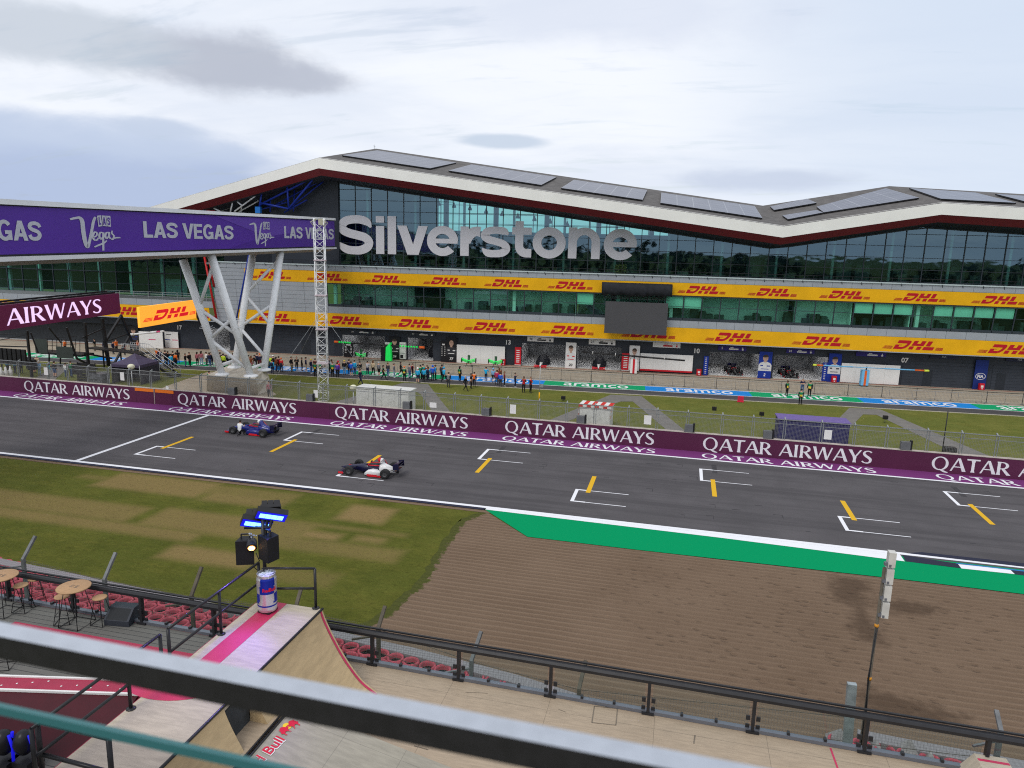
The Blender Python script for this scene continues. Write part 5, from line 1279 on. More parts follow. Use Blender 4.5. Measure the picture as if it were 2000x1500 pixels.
FX = [-190, -130, -70, -15, 40, 97.5, 136, 175, 215, 254, 297, 345, 394, 444, 487, 531, 585, 632, 677, 732, 781, 829, 887, 938, 990, 1051, 1105, 1160, 1225, 1281, 1340, 1407, 1467, 1528, 1600, 1664, 1727, 1806, 1872, 1940, 2008, 2080, 2150]
FZ = atY(1051, 783, YF).z
t = thing('catch_fence', 'grey wire mesh catch fence standing along the top of the maroon pit wall', 'fence', (0, YF, WZ))
fxs = [atY(x, 735+.08*x+22, YF).x for x in FX]
for x in fxs:
    mb = MB()
    for dx in (-.085, .085): mb.box((x+dx-.026, -.03, -.12), (x+dx+.026, .03, FZ-WZ))
    mb.bar((x, 0, FZ-WZ-.02), (x, .30, FZ-WZ+.10), .09); mb.build('post', M_fpost, t)
for a, b in zip(fxs, fxs[1:]):
    mb = MB(); mb.add([(a, .01, .02), (b, .01, .02), (b, .01, FZ-WZ), (a, .01, FZ-WZ)], [(0, 1, 2, 3)]); mb.build('mesh_panel', M_mesh, t)
mb = MB(); mb.bar((fxs[0], 0, FZ-WZ), (fxs[-1], 0, FZ-WZ), .06); mb.bar((fxs[0], .06, FZ-WZ-.36), (fxs[-1], .06, FZ-WZ-.36), .045); mb.build('top_rail', M_fpost, t)
for x, y, w_, h_, lb in ((90, 725, 9, 15, 'white notice board on the fence between the two stand speakers'), (239, 735, 9, 16, 'white notice board on the fence in front of the dark tent'), (617, 769, 9, 15, 'white notice board on the fence beside the lattice mast foot'), (846, 791, 14, 10, 'wide white notice board on the fence right of the long white cabinet'), (1002, 799, 12, 18, 'white notice board on the fence near the timing pole'), (1265, 820, 14, 18, 'white notice board on the fence right of the hazard taped cabinet'), (1617, 849, 14, 19, 'white notice board in front of the blue container'), (327, 757, 6, 7, 'small white notice low on the fence by the concrete landing')):
    q = atY(x, y, YF-.03); k = (q-EYE).dot(_f)/F_PX; mb = MB(); mb.box((-w_*k/2, -.012, -h_*k/2), (w_*k/2, .012, h_*k/2)); 
    tag(mb.build('notice_board', M_white_p, loc=(q.x, YF-.05, q.z)), lb, 'notice board', 'white notices on the catch fence')
SP = ['by the concrete pier', 'just left of the lattice mast foot', 'in front of the long white cabinet', 'left of the timing pole', 'in front of the hazard taped cabinet', 'at the foot of the diagonal path', 'left of the blue container', 'right of the blue container']
for (x, y), s in zip(((453, 767), (605, 778), (794, 792), (949, 806), (1134, 821), (1345, 837.5), (1499, 850), (1768, 872)), SP):
    q = atY(x, y, Y_WALL+.15); t = thing('wall_unit', 'grey electrical box on top of the maroon wall '+s, 'box', (q.x, Y_WALL+.19, WZ), 0, 'grey boxes along the top of the pit wall')
    mb = MB(); mb.box((-.32, -.17, .02), (.32, .17, .62)); mb.build('housing', mat('unit_grey', (.13, .135, .14), .5, vary=.1), t); mb = MB(); mb.box((.322, -.10, .0), (.46, .16, .72)); mb.build('bracket', M_blackish, t)

# ------------------------------------------------------------------ crowd barriers between pit lane and garages
M_bar = mat('barrier_steel', (.30, .30, .30), .45, metal=.4, vary=.15)
def make_barrier():
    t = thing('crowd_barrier', 'grey steel crowd barrier', 'barrier'); mb = MB(); L, h = 2.3, 1.08
    mb.tube([(0, 0, .14), (0, 0, h), (L, 0, h), (L, 0, .14), (0, 0, .14)], .022, 5); mb.build('frame', M_bar, t)
    mb = MB(); [mb.tube([(L*k/17, 0, .14), (L*k/17, 0, h)], .008, 4, caps=False) for k in range(1, 17)]; mb.build('bars', M_bar, t)
    for x in (.35, L-.35): mb = MB(); mb.bar((x, -.3, .02), (x, .3, .02), .05, .03); mb.bar((x, 0, .02), (x, 0, .16), .04); mb.build('foot', M_bar, t)
    return t
bar0 = make_barrier(); ub0 = uv_at(395, 717)[0]; k = 0; u = ub0
GB = 'crowd barriers lined up along the pit lane'
while u < 62:
    o = bar0 if k == 0 else copy_tree(bar0)
    o.location = BW(u, 83.15+.05*math.sin(k*2.1), 0); o.rotation_euler = (0, 0, BA+.03*math.sin(k*1.7)); o['group'] = GB; o['label'] = 'one of the row of grey steel crowd barriers along the painted pit lane stripe'; u += 2.36; k += 1
def make_strap():
    t = thing('strap_post', 'black post', 'post'); mb = MB(); mb.tube([(0, 0, .02), (0, 0, 1.28)], .03, 6); mb.lathe([(.18, 0), (.18, .03), (.05, .06)], seg=10); mb.build('post', M_blackish, t)
    mb = MB(); mb.box((.02, -.004, 1.16), (3.56, .004, 1.22)); mb.build('belt', M_blackish, t); return t
s0 = make_strap(); u = uv_at(690, 726)[0]; k = 0
while u < 50:
    o = s0 if k == 0 else copy_tree(s0); o.location = BW(u, 83.75, 0); o.rotation_euler = (0, 0, BA); o['group'] = 'black belt posts behind the crowd barriers'; o['label'] = 'one of the black belt posts in line behind the crowd barriers'; u += 3.6; k += 1

# ------------------------------------------------------------------ garage frontage
M_skin_p = mat('print_skin', (.50, .32, .24), .6, vary=.08); M_hair_p = mat('print_hair', (.05, .035, .025), .6, vary=.2)
M_blue_p = paint('board_blue', 22, 52, 150, .9); M_red_p = paint('board_red', 202, 30, 44, .9); M_black_p = mat('board_black', (.012, .012, .015), .45); M_pur_p = paint('board_violet', 52, 44, 120, .9)
VP = 92.25
def vb(px, py, v=VP): return atV(px, py, v)
def poster(label, x0, x1, yt, yb, ground, suit, num=None, num_m=None, base=None, hair=M_hair_p, bald=False, specs=False, ink=M_white_p):
    u0, u1 = vb(x0, (yt+yb)/2)[0], vb(x1, (yt+yb)/2)[0]; zt_, zb_2 = vb((x0+x1)/2, yt)[1], max(.02, vb((x0+x1)/2, yb)[1]); W, H = u1-u0, zt_-zb_2
    t = thing('poster', label, 'poster', BW((u0+u1)/2, VP, zb_2), BA); L = lambda a, b: (a*W-W/2, b*H)
    def part(nm, pts, m, lift): mb = MB(); mb.add([(L(*p)[0], -lift, L(*p)[1]) for p in pts], [tuple(range(len(pts)))]); return mb.build(nm, m, t)
    mb = MB(); mb.box((-W/2, 0, 0), (W/2, .06, H)); mb.build('board', ground, t)
    el_ = lambda cx, cy, rx, ry, a0=0, a1=360, n=18: [(cx+rx*math.cos(RAD(a0+(a1-a0)*i/n)), cy+ry*math.sin(RAD(a0+(a1-a0)*i/n))) for i in range(n+(a1-a0 < 360))]
    part('suit', [(.0, .28), (1, .28), (1, .50), (.88, .58), (.62, .63), (.38, .63), (.12, .58), (0, .50)], suit, .008)
    part('neck', [(.40, .60), (.60, .60), (.58, .70), (.42, .70)], M_skin_p, .012)
    part('face', el_(.5, .76, .21, .115), M_skin_p, .016)
    if not bald: part('hair', el_(.5, .79, .23, .105, 5, 175), hair, .020)
    part('eyes', [(.37, .765), (.63, .765), (.63, .782), (.37, .782)], M_hair_p, .024); part('mouth', [(.43, .695), (.57, .695), (.57, .703), (.43, .703)], mat('print_lip', (.35, .14, .12)), .024)
    part('badge', [(.14, .46), (.34, .46), (.34, .50), (.14, .50)], ink, .014); part('badge', [(.64, .45), (.88, .45), (.88, .49), (.64, .49)], ink, .014); part('badge', [(.2, .34), (.8, .34), (.8, .365), (.2, .365)], ink, .014)
    part('base_panel', [(0, 0), (1, 0), (1, .28), (0, .28)], base or ground, .010)
    if num: mb = MB(); text(mb, num, (0, -.014, H*.08), (1, 0, 0), (0, 0, 1), (0, -1, 0), H*.11, centre=True, bold=.035, slant=.18); mb.build('number', num_m, t)
    return t
poster('black poster of a dark haired driver above the white number 24', 760, 781, 657, 703, M_black_p, mat('print_black', (.03, .03, .035), .6), '24', M_white_p)
poster('black poster of a shaven headed driver above the white number 77', 871.5, 891.5, 658.5, 708, M_black_p, mat('print_black'), '77', M_white_p, bald=True)
poster('white poster of a driver in a white suit above the number 20', 1104.5, 1125, 669, 720, M_white_p, mat('print_white', (.62, .62, .62), .6), '20', M_black_p, ink=M_red_p)
poster('white poster of a driver partly behind the white boom tower', 1228.5, 1249, 675, 724, M_white_p, mat('print_white'), ink=M_red_p)
poster('blue poster of a driver in a white suit above the white number 2', 1481.5, 1507, 687, 739, M_blue_p, mat('print_white'), '2', M_white_p, ink=M_blue_p)
poster('blue poster of a driver with glasses above a red fire box', 1617, 1642, 690.5, 747, M_blue_p, mat('print_white'), ink=M_black_p)
poster('dark poster of a driver near the white boom arm, left garages', 251, 271, 637, 677, M_black_p, mat('print_black'), ink=M_blue_p)
def flat(name, label, cat, x0, x1, yt, yb, m, group=None, v=VP, th=.08, pxr=None):
    u0, u1 = vb(x0, (yt+yb)/2, v)[0], vb(x1, (yt+yb)/2, v)[0]; xm = (x0+x1)/2; z1, z0 = vb(xm, yt, v)[1], max(.02, vb(xm, yb, v)[1])
    t = thing(name, label, cat, BW((u0+u1)/2, v, z0), BA, group); W = u1-u0; mb = MB(); mb.box((-W/2, 0, 0), (W/2, th, z1-z0)); mb.build('panel', m, t); return t, W, z1-z0
def wtext(t, s, x, z, h, m, centre=True, w_=None, bold=.02): mb = MB(); text(mb, s, (x, -.004, z), (1, 0, 0), (0, 0, 1), (0, -1, 0), h, w_, bold, centre=centre); mb.build('lettering', m, t)
def bars(t, rows, m, lift=.006): mb = MB(); [mb.add([(a, -lift, c), (b, -lift, c), (b, -lift, d), (a, -lift, d)], [(0, 1, 2, 3)]) for a, b, c, d in rows]; mb.build('print', m, t)
def seams(t, W, H, m=M_frame): bars(t, [(x-.008, x+.008, 0, H) for x in (-W/4, 0, W/4)], m)
t, W, H = flat('hoarding', 'white hoarding behind the two green front wings', 'hoarding', 892, 986, 675, 710.5, M_white_p, 'white garage hoardings'); seams(t, W, H, mat('seam', (.5, .49, .47)))
t, W, H = flat('hoarding', 'white hoarding with red foot strip left of garage number 10', 'hoarding', 1250, 1353, 692, 726, M_white_p, 'white garage hoardings'); seams(t, W, H, mat('seam')); bars(t, [(-W/2, W/2, 0, .22)], M_red_p, .012)
t, W, H = flat('hoarding', 'white hoarding behind the blue and orange boom tower', 'hoarding', 1642, 1757, 711.5, 749, M_white_p, 'white garage hoardings'); seams(t, W, H, mat('seam'))
t, W, H = flat('hoarding', 'white hoarding with blue and pink line, left of garage number 17', 'hoarding', 322, 348, 648, 680, M_white_p, 'white garage hoardings'); bars(t, [(-W*.48, -W*.1, H*.47, H*.52)], M_blue_p); bars(t, [(W*.05, W*.48, H*.47, H*.52)], paint('pink_p', 200, 60, 110)); bars(t, [(-W*.4, 0, H*.8, H*.84)], M_black_p)
t, W, H = flat('hoarding', 'large white hoarding behind the access stair rails', 'hoarding', 272, 318, 648, 684, M_white_p, 'white garage hoardings', v=91.2); bars(t, [(-W*.1, W*.2, H*.5, H*.55)], paint('pink_p', 200, 60, 110))
for k, (x0, x1, yt, yb, lb) in enumerate(((1005.5, 1017.5, 678, 713.5, 'red sponsor board on the left edge of the open white team garage'), (1214, 1229, 690, 724, 'red sponsor board beside the white boom tower'))):
    t, W, H = flat('sponsor_board', lb, 'board', x0, x1, yt, yb, M_red_p, 'narrow sponsor boards'); bars(t, [(-W*.25, W*.25, H*f, H*(f+.045)) for f in (.16, .26, .36, .46, .56, .68, .8)], M_white_p); bars(t, [(-W/2, W/2, 0, .1)], M_white_p, .008)
for x0, x1, yt, yb, lb in ((671, 690, 669, 698, 'black sponsor board under the red and green boom'), (861, 871, 666, 707, 'black sponsor board left of the number 77 poster')):
    t, W, H = flat('sponsor_board', lb, 'board', x0, x1, yt, yb, M_black_p, 'narrow sponsor boards'); bars(t, [(sx*W*.28-W*.09, sx*W*.28+W*.09, H*f, H*(f+.03)) for f in (.3, .4, .5, .6, .7) for sx in (-1, 1)], M_white_p); bars(t, [(-W*.25, W*.25, H*.8, H*.87)], M_white_p)
for x0, x1, yt, yb, lb in ((1374, 1383, 696, 733, 'tall blue sponsor board left of the open blue team garage'), (1606, 1616, 708, 744, 'tall blue sponsor board left of the glasses poster')):
    t, W, H = flat('sponsor_board', lb, 'board', x0, x1, yt, yb, M_blue_p, 'narrow sponsor boards'); bars(t, [(-W*.2, W*.15, H*f, H*(f+.03)) for f in (.1, .2, .3, .4, .5, .6, .7, .8, .9)], M_white_p)
for x0, x1, yt, yb, s, m, ink, lb in ((1030, 1081, 658.5, 667.5, '20', M_white_p, M_black_p, 'white name sign reading 20 over the garage'), (1150, 1202, 663.5, 673.5, '27', M_white_p, M_black_p, 'white name sign reading 27 over the garage'), (1275, 1329, 669, 679, None, M_white_p, M_red_p, 'white name sign over the red footed hoarding'), (1403, 1458, 676, 685, '2', M_pur_p, M_white_p, 'violet name sign reading 2 over the garage'), (1536, 1591, 682, 690.5, '23', M_pur_p, M_white_p, 'violet name sign reading 23 over the garage'), (1672, 1731, 688, 696.5, None, M_pur_p, M_white_p, 'violet name sign over the boom tower hoarding'), (681, 735, 645.5, 651.5, '24', M_slate2, M_white_p, 'slate name sign over the garage with the green boom'), (800, 850, 650, 656, '77', M_slate2, M_white_p, 'slate name sign over the garage left of poster 77')):
    t, W, H = flat('name_sign', lb, 'sign', x0, x1, yt, yb, m, 'name signs over the garages', v=92.4)
    if s: wtext(t, s, -W*.36, H*.25, H*.5, ink)
    bars(t, [(-W*.12, W*.22, H*.2, H*.5), (-W*.08, W*.04, H*.62, H*.76), (W*.34, W*.40, H*.15, H*.5), (W*.355, W*.385, H*.55, H*.75)], ink)
for x0, x1, yt, yb, lb in ((1817, 1872, 693.5, 700.5, 'dark blue federation sign over the slate doors right of number 07'), (1965, 2020, 699.5, 706.5, 'dark blue federation sign over the slate doors at the far right')):
    t, W, H = flat('name_sign', lb, 'sign', x0, x1, yt, yb, mat('board_navy', (.02, .024, .06), .5), 'name signs over the garages', v=92.4); wtext(t, 'FIA', 0, H*.2, H*.6, M_grey)
t, W, H = flat('federation_pillar', 'tall blue pillar board with white oval FIA emblem', 'board', 1903, 1928, 703, 760.5, paint('fia_blue', 24, 46, 118, .9)); wtext(t, 'FIA', 0, H*.39, H*.105, M_white_p, bold=.04)
mb = MB(); emit(mb, [ring(0, 0, (W*.40, H*.115), (W*.36, H*.10))], (0, -.004, H*.443), (1, 0, 0), (0, 0, 1), (0, -1, 0)); mb.build('emblem', M_white_p, t)
for x, y, lb in ((985, 711.5, 'red fire point box below garage number 13'), (1363.5, 732, 'red fire point box below garage number 10'), (1627, 746.5, 'red fire point box in front of the glasses poster'), (1912, 760.5, 'red fire point box at the foot of the blue FIA pillar')):
    u, _ = uv_at(x, y); t = thing('fire_point', lb, 'fire point', BW(u, 91.9, 0), BA, 'red fire point boxes'); mb = MB(); mb.box((-.28, -.2, .05), (.28, .2, .82)); mb.build('cabinet', M_red_p, t); mb = MB(); mb.box((-.14, -.21, .35), (.14, -.201, .6)); mb.box((-.05, -.22, .15), (.1, -.203, .25)); mb.build('notice', M_white_p, t)
def boom(label, tower, x0, x1, y0, y1, v, cols, body_m, stripe_m=None, cap=None):
    (ua, za), (ub, zb2) = atV(x0, y0, v), atV(x1, y1, v); uc = (uv_at(*tower)[0]) if tower else (ua+ub)/2; r0 = BW(uc, v, 0); t = thing('boom_gantry', label, 'gantry', r0, BA, 'pit stop boom gantries')
    L = ub-ua; acc = 0
    for k, (f0, f1, m, r) in enumerate(cols):
        mb = MB(); mb.tube([(ua+L*f0-uc, -.5, za+(zb2-za)*f0), (ua+L*f1-uc, -.5, za+(zb2-za)*f1)], r, 8); mb.build('boom', m, t)
    if tower:
        zc = za+(zb2-za)*(uc-ua)/L; mb = MB(); mb.box((-.42, -.35, .12), (.42, .35, zc-.35)); mb.build('tower', body_m, t)
        if stripe_m: mb = MB(); mb.box((-.13, -.36, .12), (.13, -.352, zc-.38)); mb.build('stripe', stripe_m, t)
        mb = MB(); [mb.boxc((sx*.32, sy*.28, .06), (.12, .12, .12)) for sx in (-1, 1) for sy in (-1, 1)]; mb.build('castors', M_blackish, t); mb = MB(); mb.tube([(0, -.2, zc-.4), (0, -.45, zc+.1)], .07, 6); mb.build('pivot', M_blackish, t)
    return t
M_lb, M_or, M_ly = paint('boom_blue', 112, 180, 222), paint('boom_orange', 216, 98, 38), paint('boom_lime', 205, 220, 80)
boom('light blue boom tower with orange stripe and yellow boom tips', (1692, 757.5), 1586, 1811, 711.5, 723, 90.4, [(0, .03, M_ly, .13), (.03, .09, M_or, .09), (.09, .35, M_lb, .08), (.35, .62, M_lb, .05), (.62, .88, M_lb, .08), (.88, .96, M_or, .09), (.96, 1, M_ly, .13)], M_lb, M_or)
boom('white boom tower with red foot and long black boom', (1237, 735), 1136, 1337, 686, 703, 90.6, [(0, .5, M_blackish, .10), (.5, 1, M_blackish, .11), (.11, .115, M_white_p, .2), (.33, .335, M_white_p, .2), (.8, .805, M_white_p, .16)], M_white_p, M_red_p)
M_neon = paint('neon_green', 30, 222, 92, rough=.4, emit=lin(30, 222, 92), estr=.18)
bm_ = boom('black overhead boom with green striped arms and red ends', None, 656, 831, 666.5, 678, 91.0, [(0, .045, M_or, .15)]+[(.05+.024*k, .063+.024*k, M_neon, .12) for k in range(6)]+[(.2, .72, M_blackish, .10)]+[(.73+.03*k, .745+.03*k, M_neon, .12) for k in range(7)]+[(.945, 1, M_or, .16)], M_blackish)
boom('white boom arm with pink tip reaching over the left garages', None, 256, 325, 653, 646, 88.5, [(0, .15, M_white_p, .16), (.16, .62, M_white_p, .13), (.63, .8, M_white_p, .16), (.8, .9, paint('pink_p', 200, 60, 110), .12), (.9, 1, M_white_p, .12)], M_white_p)
# green pit stand between the two open garages
u0, u1 = uv_at(737, 709)[0], uv_at(756, 709)[0]
t = thing('pit_stand', 'black and bright green pit stand with slanted green panel', 'stand', BW((u0+u1)/2, 90.6, 0), BA); W = u1-u0
mb = MB(); mb.box((-W*.55, -.3, .03), (-W*.02, .3, 2.0)); mb.build('cabinet', M_black_p, t)
mb = MB(); mb.add([(-W*.02, -.35, .03), (W*.62, -.35, .03), (W*.55, -.35, 2.55), (.05, -.35, 1.9), (-W*.02, .3, .03), (W*.62, .3, .03), (W*.55, .3, 2.55), (.05, .3, 1.9)], [(0, 1, 2, 3), (7, 6, 5, 4), (0, 4, 5, 1), (1, 5, 6, 2), (2, 6, 7, 3), (3, 7, 4, 0)]); mb.build('slanted_panel', M_neon, t)
for x0, x1, lb in ((752, 760.5, 'white tool rack left of the number 24 poster'), (780.5, 792, 'white tool rack right of the number 24 poster')):
    t, W, H = flat('tool_rack', lb, 'rack', x0, x1, 669, 701, mat('rack_white', (.55, .57, .54), .5, vary=.15), 'white tool racks', v=91.6, th=.4); bars(t, [(-W*.4, W*.4, H*f, H*(f+.02)) for f in (.33, .66, .86)], M_black_p); bars(t, [(-W*.4, W*.1, .1, H*.25)], M_black_p)
def front_wing(label, x, y, s=1.0, tilt=0.0):
    u, v = uv_at(x, y); t = thing('front_wing', label, 'car wing', BW(u, min(v, 91), 0), BA+tilt, 'bright green spare front wings')
    for sx in (-1, 1):
        mb = MB()
        for k in range(3): mb.prism([(0, 0), (.92*s, .30*s), (.92*s, .42*s), (0, .12*s)], (sx, 0, 0), (0, .35, .94), (0, -.94, .35), (0, -.14*k, .42+.17*k), .03)
        mb.build('flap', M_neon, t); mb = MB(); mb.box((sx*.93*s-.02, -.4, .55), (sx*.93*s+.02, .3, 1.15)); mb.build('endplate', M_black_p, t)
    mb = MB(); mb.loft([[(a*w_, -.25+y_, z_+b*h_) for a, b in ((-1, -1), (1, -1), (1, 1), (-1, 1))] for w_, h_, y_, z_ in ((.10, .06, -.1, .55), (.13, .10, .1, .85), (.17, .16, .3, 1.35))]); mb.build('nose', mat('dark_green', (.03, .10, .05), .4), t)
    mb = MB(); [mb.bar((sx*.4, -.1, 0), (sx*.25, 0, .5), .05) for sx in (-1, 1)]; mb.build('trestle', M_blackish, t); return t
front_wing('left of the two bright green front wings before the white hoarding', 915.5, 716); front_wing('right of the two bright green front wings before the white hoarding', 968, 718.5)
front_wing('bright green front wing under the boom in the dark open garage', 706, 704, .85)
# cars under covers and dark cars inside the garages
def covered_car(label, x, y, m, nose=True, big=1.0):
    u, v = uv_at(x, y); t = thing('covered_car', label, 'racing car', BW(u, v+.2, 0), BA); mb = MB(); rings = []
    for yy, w_, h_ in ((0, .25, .35), (.25, .5, .55), (.9, .62, .8), (1.7, .85, 1.15), (2.4, .95, 1.35), (3.2, .95, 1.2), (3.7, .9, 1.15), (3.9, .6, .8)):
        w_ *= big; h_ *= big; rings.append([(w_*math.cos(a)*(1.0 if math.sin(a) < .3 else .82), yy, max(.03, h_*max(0, math.sin(a))**.7)) for a in [math.pi*k/12 for k in range(13)]])
    mb.loft(rings, False, False, True); mb.add([rings[0][k] for k in range(13)], [tuple(range(13))]); mb.build('cover', m, t)
    if nose:
        mb = MB(); mb.loft([[(a*w_, y_, z_+b*h_) for a, b in ((-1, -1), (1, -1), (1, 1), (-1, 1))] for w_, h_, y_, z_ in ((.06, .05, -1.1, .28), (.12, .08, -.4, .38), (.2, .14, .3, .46))]); mb.build('nose', M_white_p, t)
        for sx in (-1, 1): mb = MB(); mb.box((min(sx*.1, sx*.85), -1.15, .12), (max(sx*.1, sx*.85), -.75, .2)); mb.prism([(0, 0), (.75, .05), (.75, .2), (0, .12)], (sx, 0, 0), (0, .3, .9), (0, -.9, .3), (sx*.1, -.75, .2), .03); mb.build('front_wing', M_red_p, t)
    return t
M_cover = mat('car_cover', (.012, .013, .020), .6, vary=.4, vscale=2.5, bump=.5, bscale=4)
covered_car('racing car under a dark cover with red front wing, left bay', 1056, 717, M_cover); covered_car('racing car under a dark cover with red front wing, right bay', 1169, 721, M_cover)
covered_car('racing car under a bulky black cover left of poster 77', 845, 699, M_cover, False, 1.35)

# ------------------------------------------------------------------ single seaters on the grid
M_carb = paint('car_blue', 36, 44, 128, .85, rough=.3, coat=.5); M_carn = paint('car_navy', 26, 26, 62, .8, rough=.3, coat=.5); M_carr = paint('car_red', 222, 40, 52, .9, rough=.35); M_carw = mat('car_white', (.74, .73, .73), .3, coat=.4); M_carbon = mat('carbon', (.018, .018, .020), .4, vary=.2)
M_rim = mat('rim', (.10, .10, .105), .4, metal=.5)
def sect(x, w_, zb, zt, k=12, sq=.75):
    R_ = []
    for i in range(k):
        a = 2*math.pi*i/k+math.pi/k; c, s_ = math.cos(a), math.sin(a)
        R_.append((x, w_*math.copysign(abs(c)**sq, c), (zb+zt)/2+(zt-zb)/2*math.copysign(abs(s_)**sq, s_)))
    return R_
def formula_car(label, rear_px, front_px, main, cover_m, pod_m, stripes):
    r, f = (at(*rear_px), at(*front_px)) if not isinstance(rear_px, Vector) else (rear_px, front_px); d = (f-r); S = 1.15; wb = d.length; ang = math.atan2(d.y, d.x); side = Vector((-d.y, d.x, 0)).normalized()
    if side.y < 0: side = -side
    W = min(2.75, max(2.1, wb/S)); tw = .72
    c = r + side*tw*S; t = thing('racing_car', label, 'racing car', (c.x, c.y, 0), ang); t.scale = (S, S, S)
    mb = MB(); mb.loft([sect(*q) for q in ((W+.80, .05, .20, .27), (W+.55, .09, .19, .33), (W+.2, .13, .18, .41), (W-.15, .17, .14, .48), (W-.6, .24, .06, .56), (W-.95, .27, .05, .60), (W-1.05, .285, .05, .56), (W-1.65, .31, .05, .56), (W-1.74, .30, .05, .68))]); mb.build('body', main, t)
    mb = MB(); mb.loft([sect(*q) for q in ((W-1.735, .305, .05, .69), (.40, .27, .08, .66), (0, .20, .12, .54), (-.36, .13, .16, .44))]); mb.build('rear_body', cover_m, t)
    mb = MB(); mb.ball((W-1.38, 0, .575), (.40, .215, .09), 14, 6); mb.build('cockpit', M_carbon, t)
    mb = MB(); mb.tube([(W-1.0, -.24, .60), (W-1.0, .24, .60)], .02, 6); [mb.tube([(W-1.0, s_*.28, .585), (W-1.75, s_*.32, .61)], .028, 6) for s_ in (-1, 1)]; mb.build('cockpit_rim', M_carr, t)
    mb = MB(); mb.loft([sect(*q) for q in ((W-1.72, .12, .50, 1.0), (W-1.88, .17, .42, .99), (.50, .22, .34, .80), (.15, .19, .30, .64), (-.34, .06, .32, .48))]); mb.build('engine_cover', cover_m, t)
    mb = MB(); mb.boxc((W-1.73, 0, .88), (.03, .13, .13)); mb.build('air_intake', M_carbon, t)
    for s_ in (-1, 1):
        mb = MB(); mb.loft([[(x, s_*(y_), z) for x, y_, z in sect(*q)] for q in ()] or [[(x, s_*.48+y_, z) for x, y_, z in sect(*q, sq=.45)] for q in ((W-.92, .12, .06, .20), (W-1.10, .20, .05, .36), (W-1.4, .23, .05, .43), (.62, .22, .05, .40), (.30, .10, .07, .26))]); mb.build('sidepod', pod_m, t)
        mb = MB(); mb.box((.3, s_*.48-.24, .04), (W-1.2, s_*.48+.24, .06)); mb.box((.5, s_*.705, .055), (1.15, s_*.712, .17)); mb.build('side_skirt', M_carr, t)
        mb = MB(); mb.boxc((W-.98, s_*.36, .63), (.06, .16, .08)); mb.bar((W-.98, s_*.25, .58), (W-.98, s_*.30, .61), .02); mb.build('mirror', main, t)
    mb = MB(); mb.box((.1, -.62, .03), (W-1.0, .62, .045)); mb.build('floor', M_carbon, t)
    t2 = bpy.data.objects.new('front_wing', None); COL.objects.link(t2); t2.parent = t; t2.location = (W+.62, 0, .12)
    mb = MB(); mb.prism([(-.14, 0), (.12, -.02), (.14, .0), (-.12, .035)], (1, 0, 0), (0, 0, 1), (0, 1, 0), (0, -.72, 0), 1.44); mb.prism([(-.28, .04), (-.14, .03), (-.28, .075)], (1, 0, 0), (0, 0, 1), (0, 1, 0), (0, -.70, 0), 1.40); mb.build('wing_plane', main, t2)
    for s_ in (-1, 1): mb = MB(); mb.box((-.26, s_*.735-.012, -.05), (.06, s_*.735+.012, .06)); mb.build('endplate', M_carr, t2)
    t3 = bpy.data.objects.new('rear_wing', None); COL.objects.link(t3); t3.parent = t; t3.location = (-.52, 0, .45)
    mb = MB(); mb.prism([(-.16, .36), (.16, .27), (.18, .29), (-.14, .40)], (1, 0, 0), (0, 0, 1), (0, 1, 0), (0, -.46, 0), .92); mb.prism([(-.20, .24), (.12, .18), (.13, .20), (-.19, .27)], (1, 0, 0), (0, 0, 1), (0, 1, 0), (0, -.46, 0), .92); mb.prism([(-.1, -.05), (.12, -.08), (.13, -.05), (-.1, -.02)], (1, 0, 0), (0, 0, 1), (0, 1, 0), (0, -.46, 0), .92); mb.build('wing_plane', M_carn, t3)
    for s_ in (-1, 1): mb = MB(); mb.prism([(-.22, .06), (.12, .02), (.15, .38), (-.2, .42)], (1, 0, 0), (0, 0, 1), (0, 1, 0), (0, s_*.475-.012, 0), .024); mb.build('endplate', M_carn, t3)
    mb = MB(); mb.box((-.05, -.012, -.3), (.1, .012, .2)); mb.build('pylon', M_carbon, t3)
    for ax, wd, rad in ((W, .22, .275), (0, .28, .29)):
        for s_ in (-1, 1):
            wt = bpy.data.objects.new('wheel', None); COL.objects.link(wt); wt.parent = t; wt.location = (ax, s_*(tw-.0), rad)
            mb = MB(); h = wd/2; mb.lathe([(rad*.56, -h), (rad*.9, -h), (rad*.985, -h*.8), (rad, -h*.4), (rad, h*.4), (rad*.985, h*.8), (rad*.9, h), (rad*.56, h)], axis='y', seg=28, caps=False); mb.build('tyre', M_tyre, wt)
            mb = MB(); mb.lathe([(.0, -h*.7), (rad*.18, -h*.75), (rad*.5, -h*.55), (rad*.58, -h*.98), (rad*.58, h*.98), (rad*.5, h*.55), (rad*.18, h*.75), (0, h*.7)], axis='y', seg=20); mb.build('rim', M_rim, wt)
            mb = MB(); 
            for dx, z0, z1 in ((.32, .42, .36), (-.28, .42, .36), (.3, .22, .2), (-.28, .22, .2)): mb.tube([(ax+dx, s_*.17, z0 if ax else z0-.05), (ax, s_*(tw-.1), z1)], .016, 5)
            mb.build('suspension', M_carbon, t)
    if stripes:
        mb = MB()
        for k in range(5): mb.bar((.62-.13*k, -.225+.012*k, .86-.06*k), (.50-.13*k, -.285+.02*k, .60-.04*k), .05, .03)
        for k in range(4): mb.bar((1.16-.14*k, -.66, .43), (1.04-.14*k, -.725, .24), .045, .02)
        mb.build('livery_stripes', M_carbon, t)
    mb = MB(); mb.bar((W-.2, -.175, .44), (W-1.0, -.262, .52), .025, .012); mb.bar((W-1.9, -.16, .88), (.15, -.11, .56), .02, .012); mb.build('livery_line', M_carr, t)
    return t, ang, W, c, S
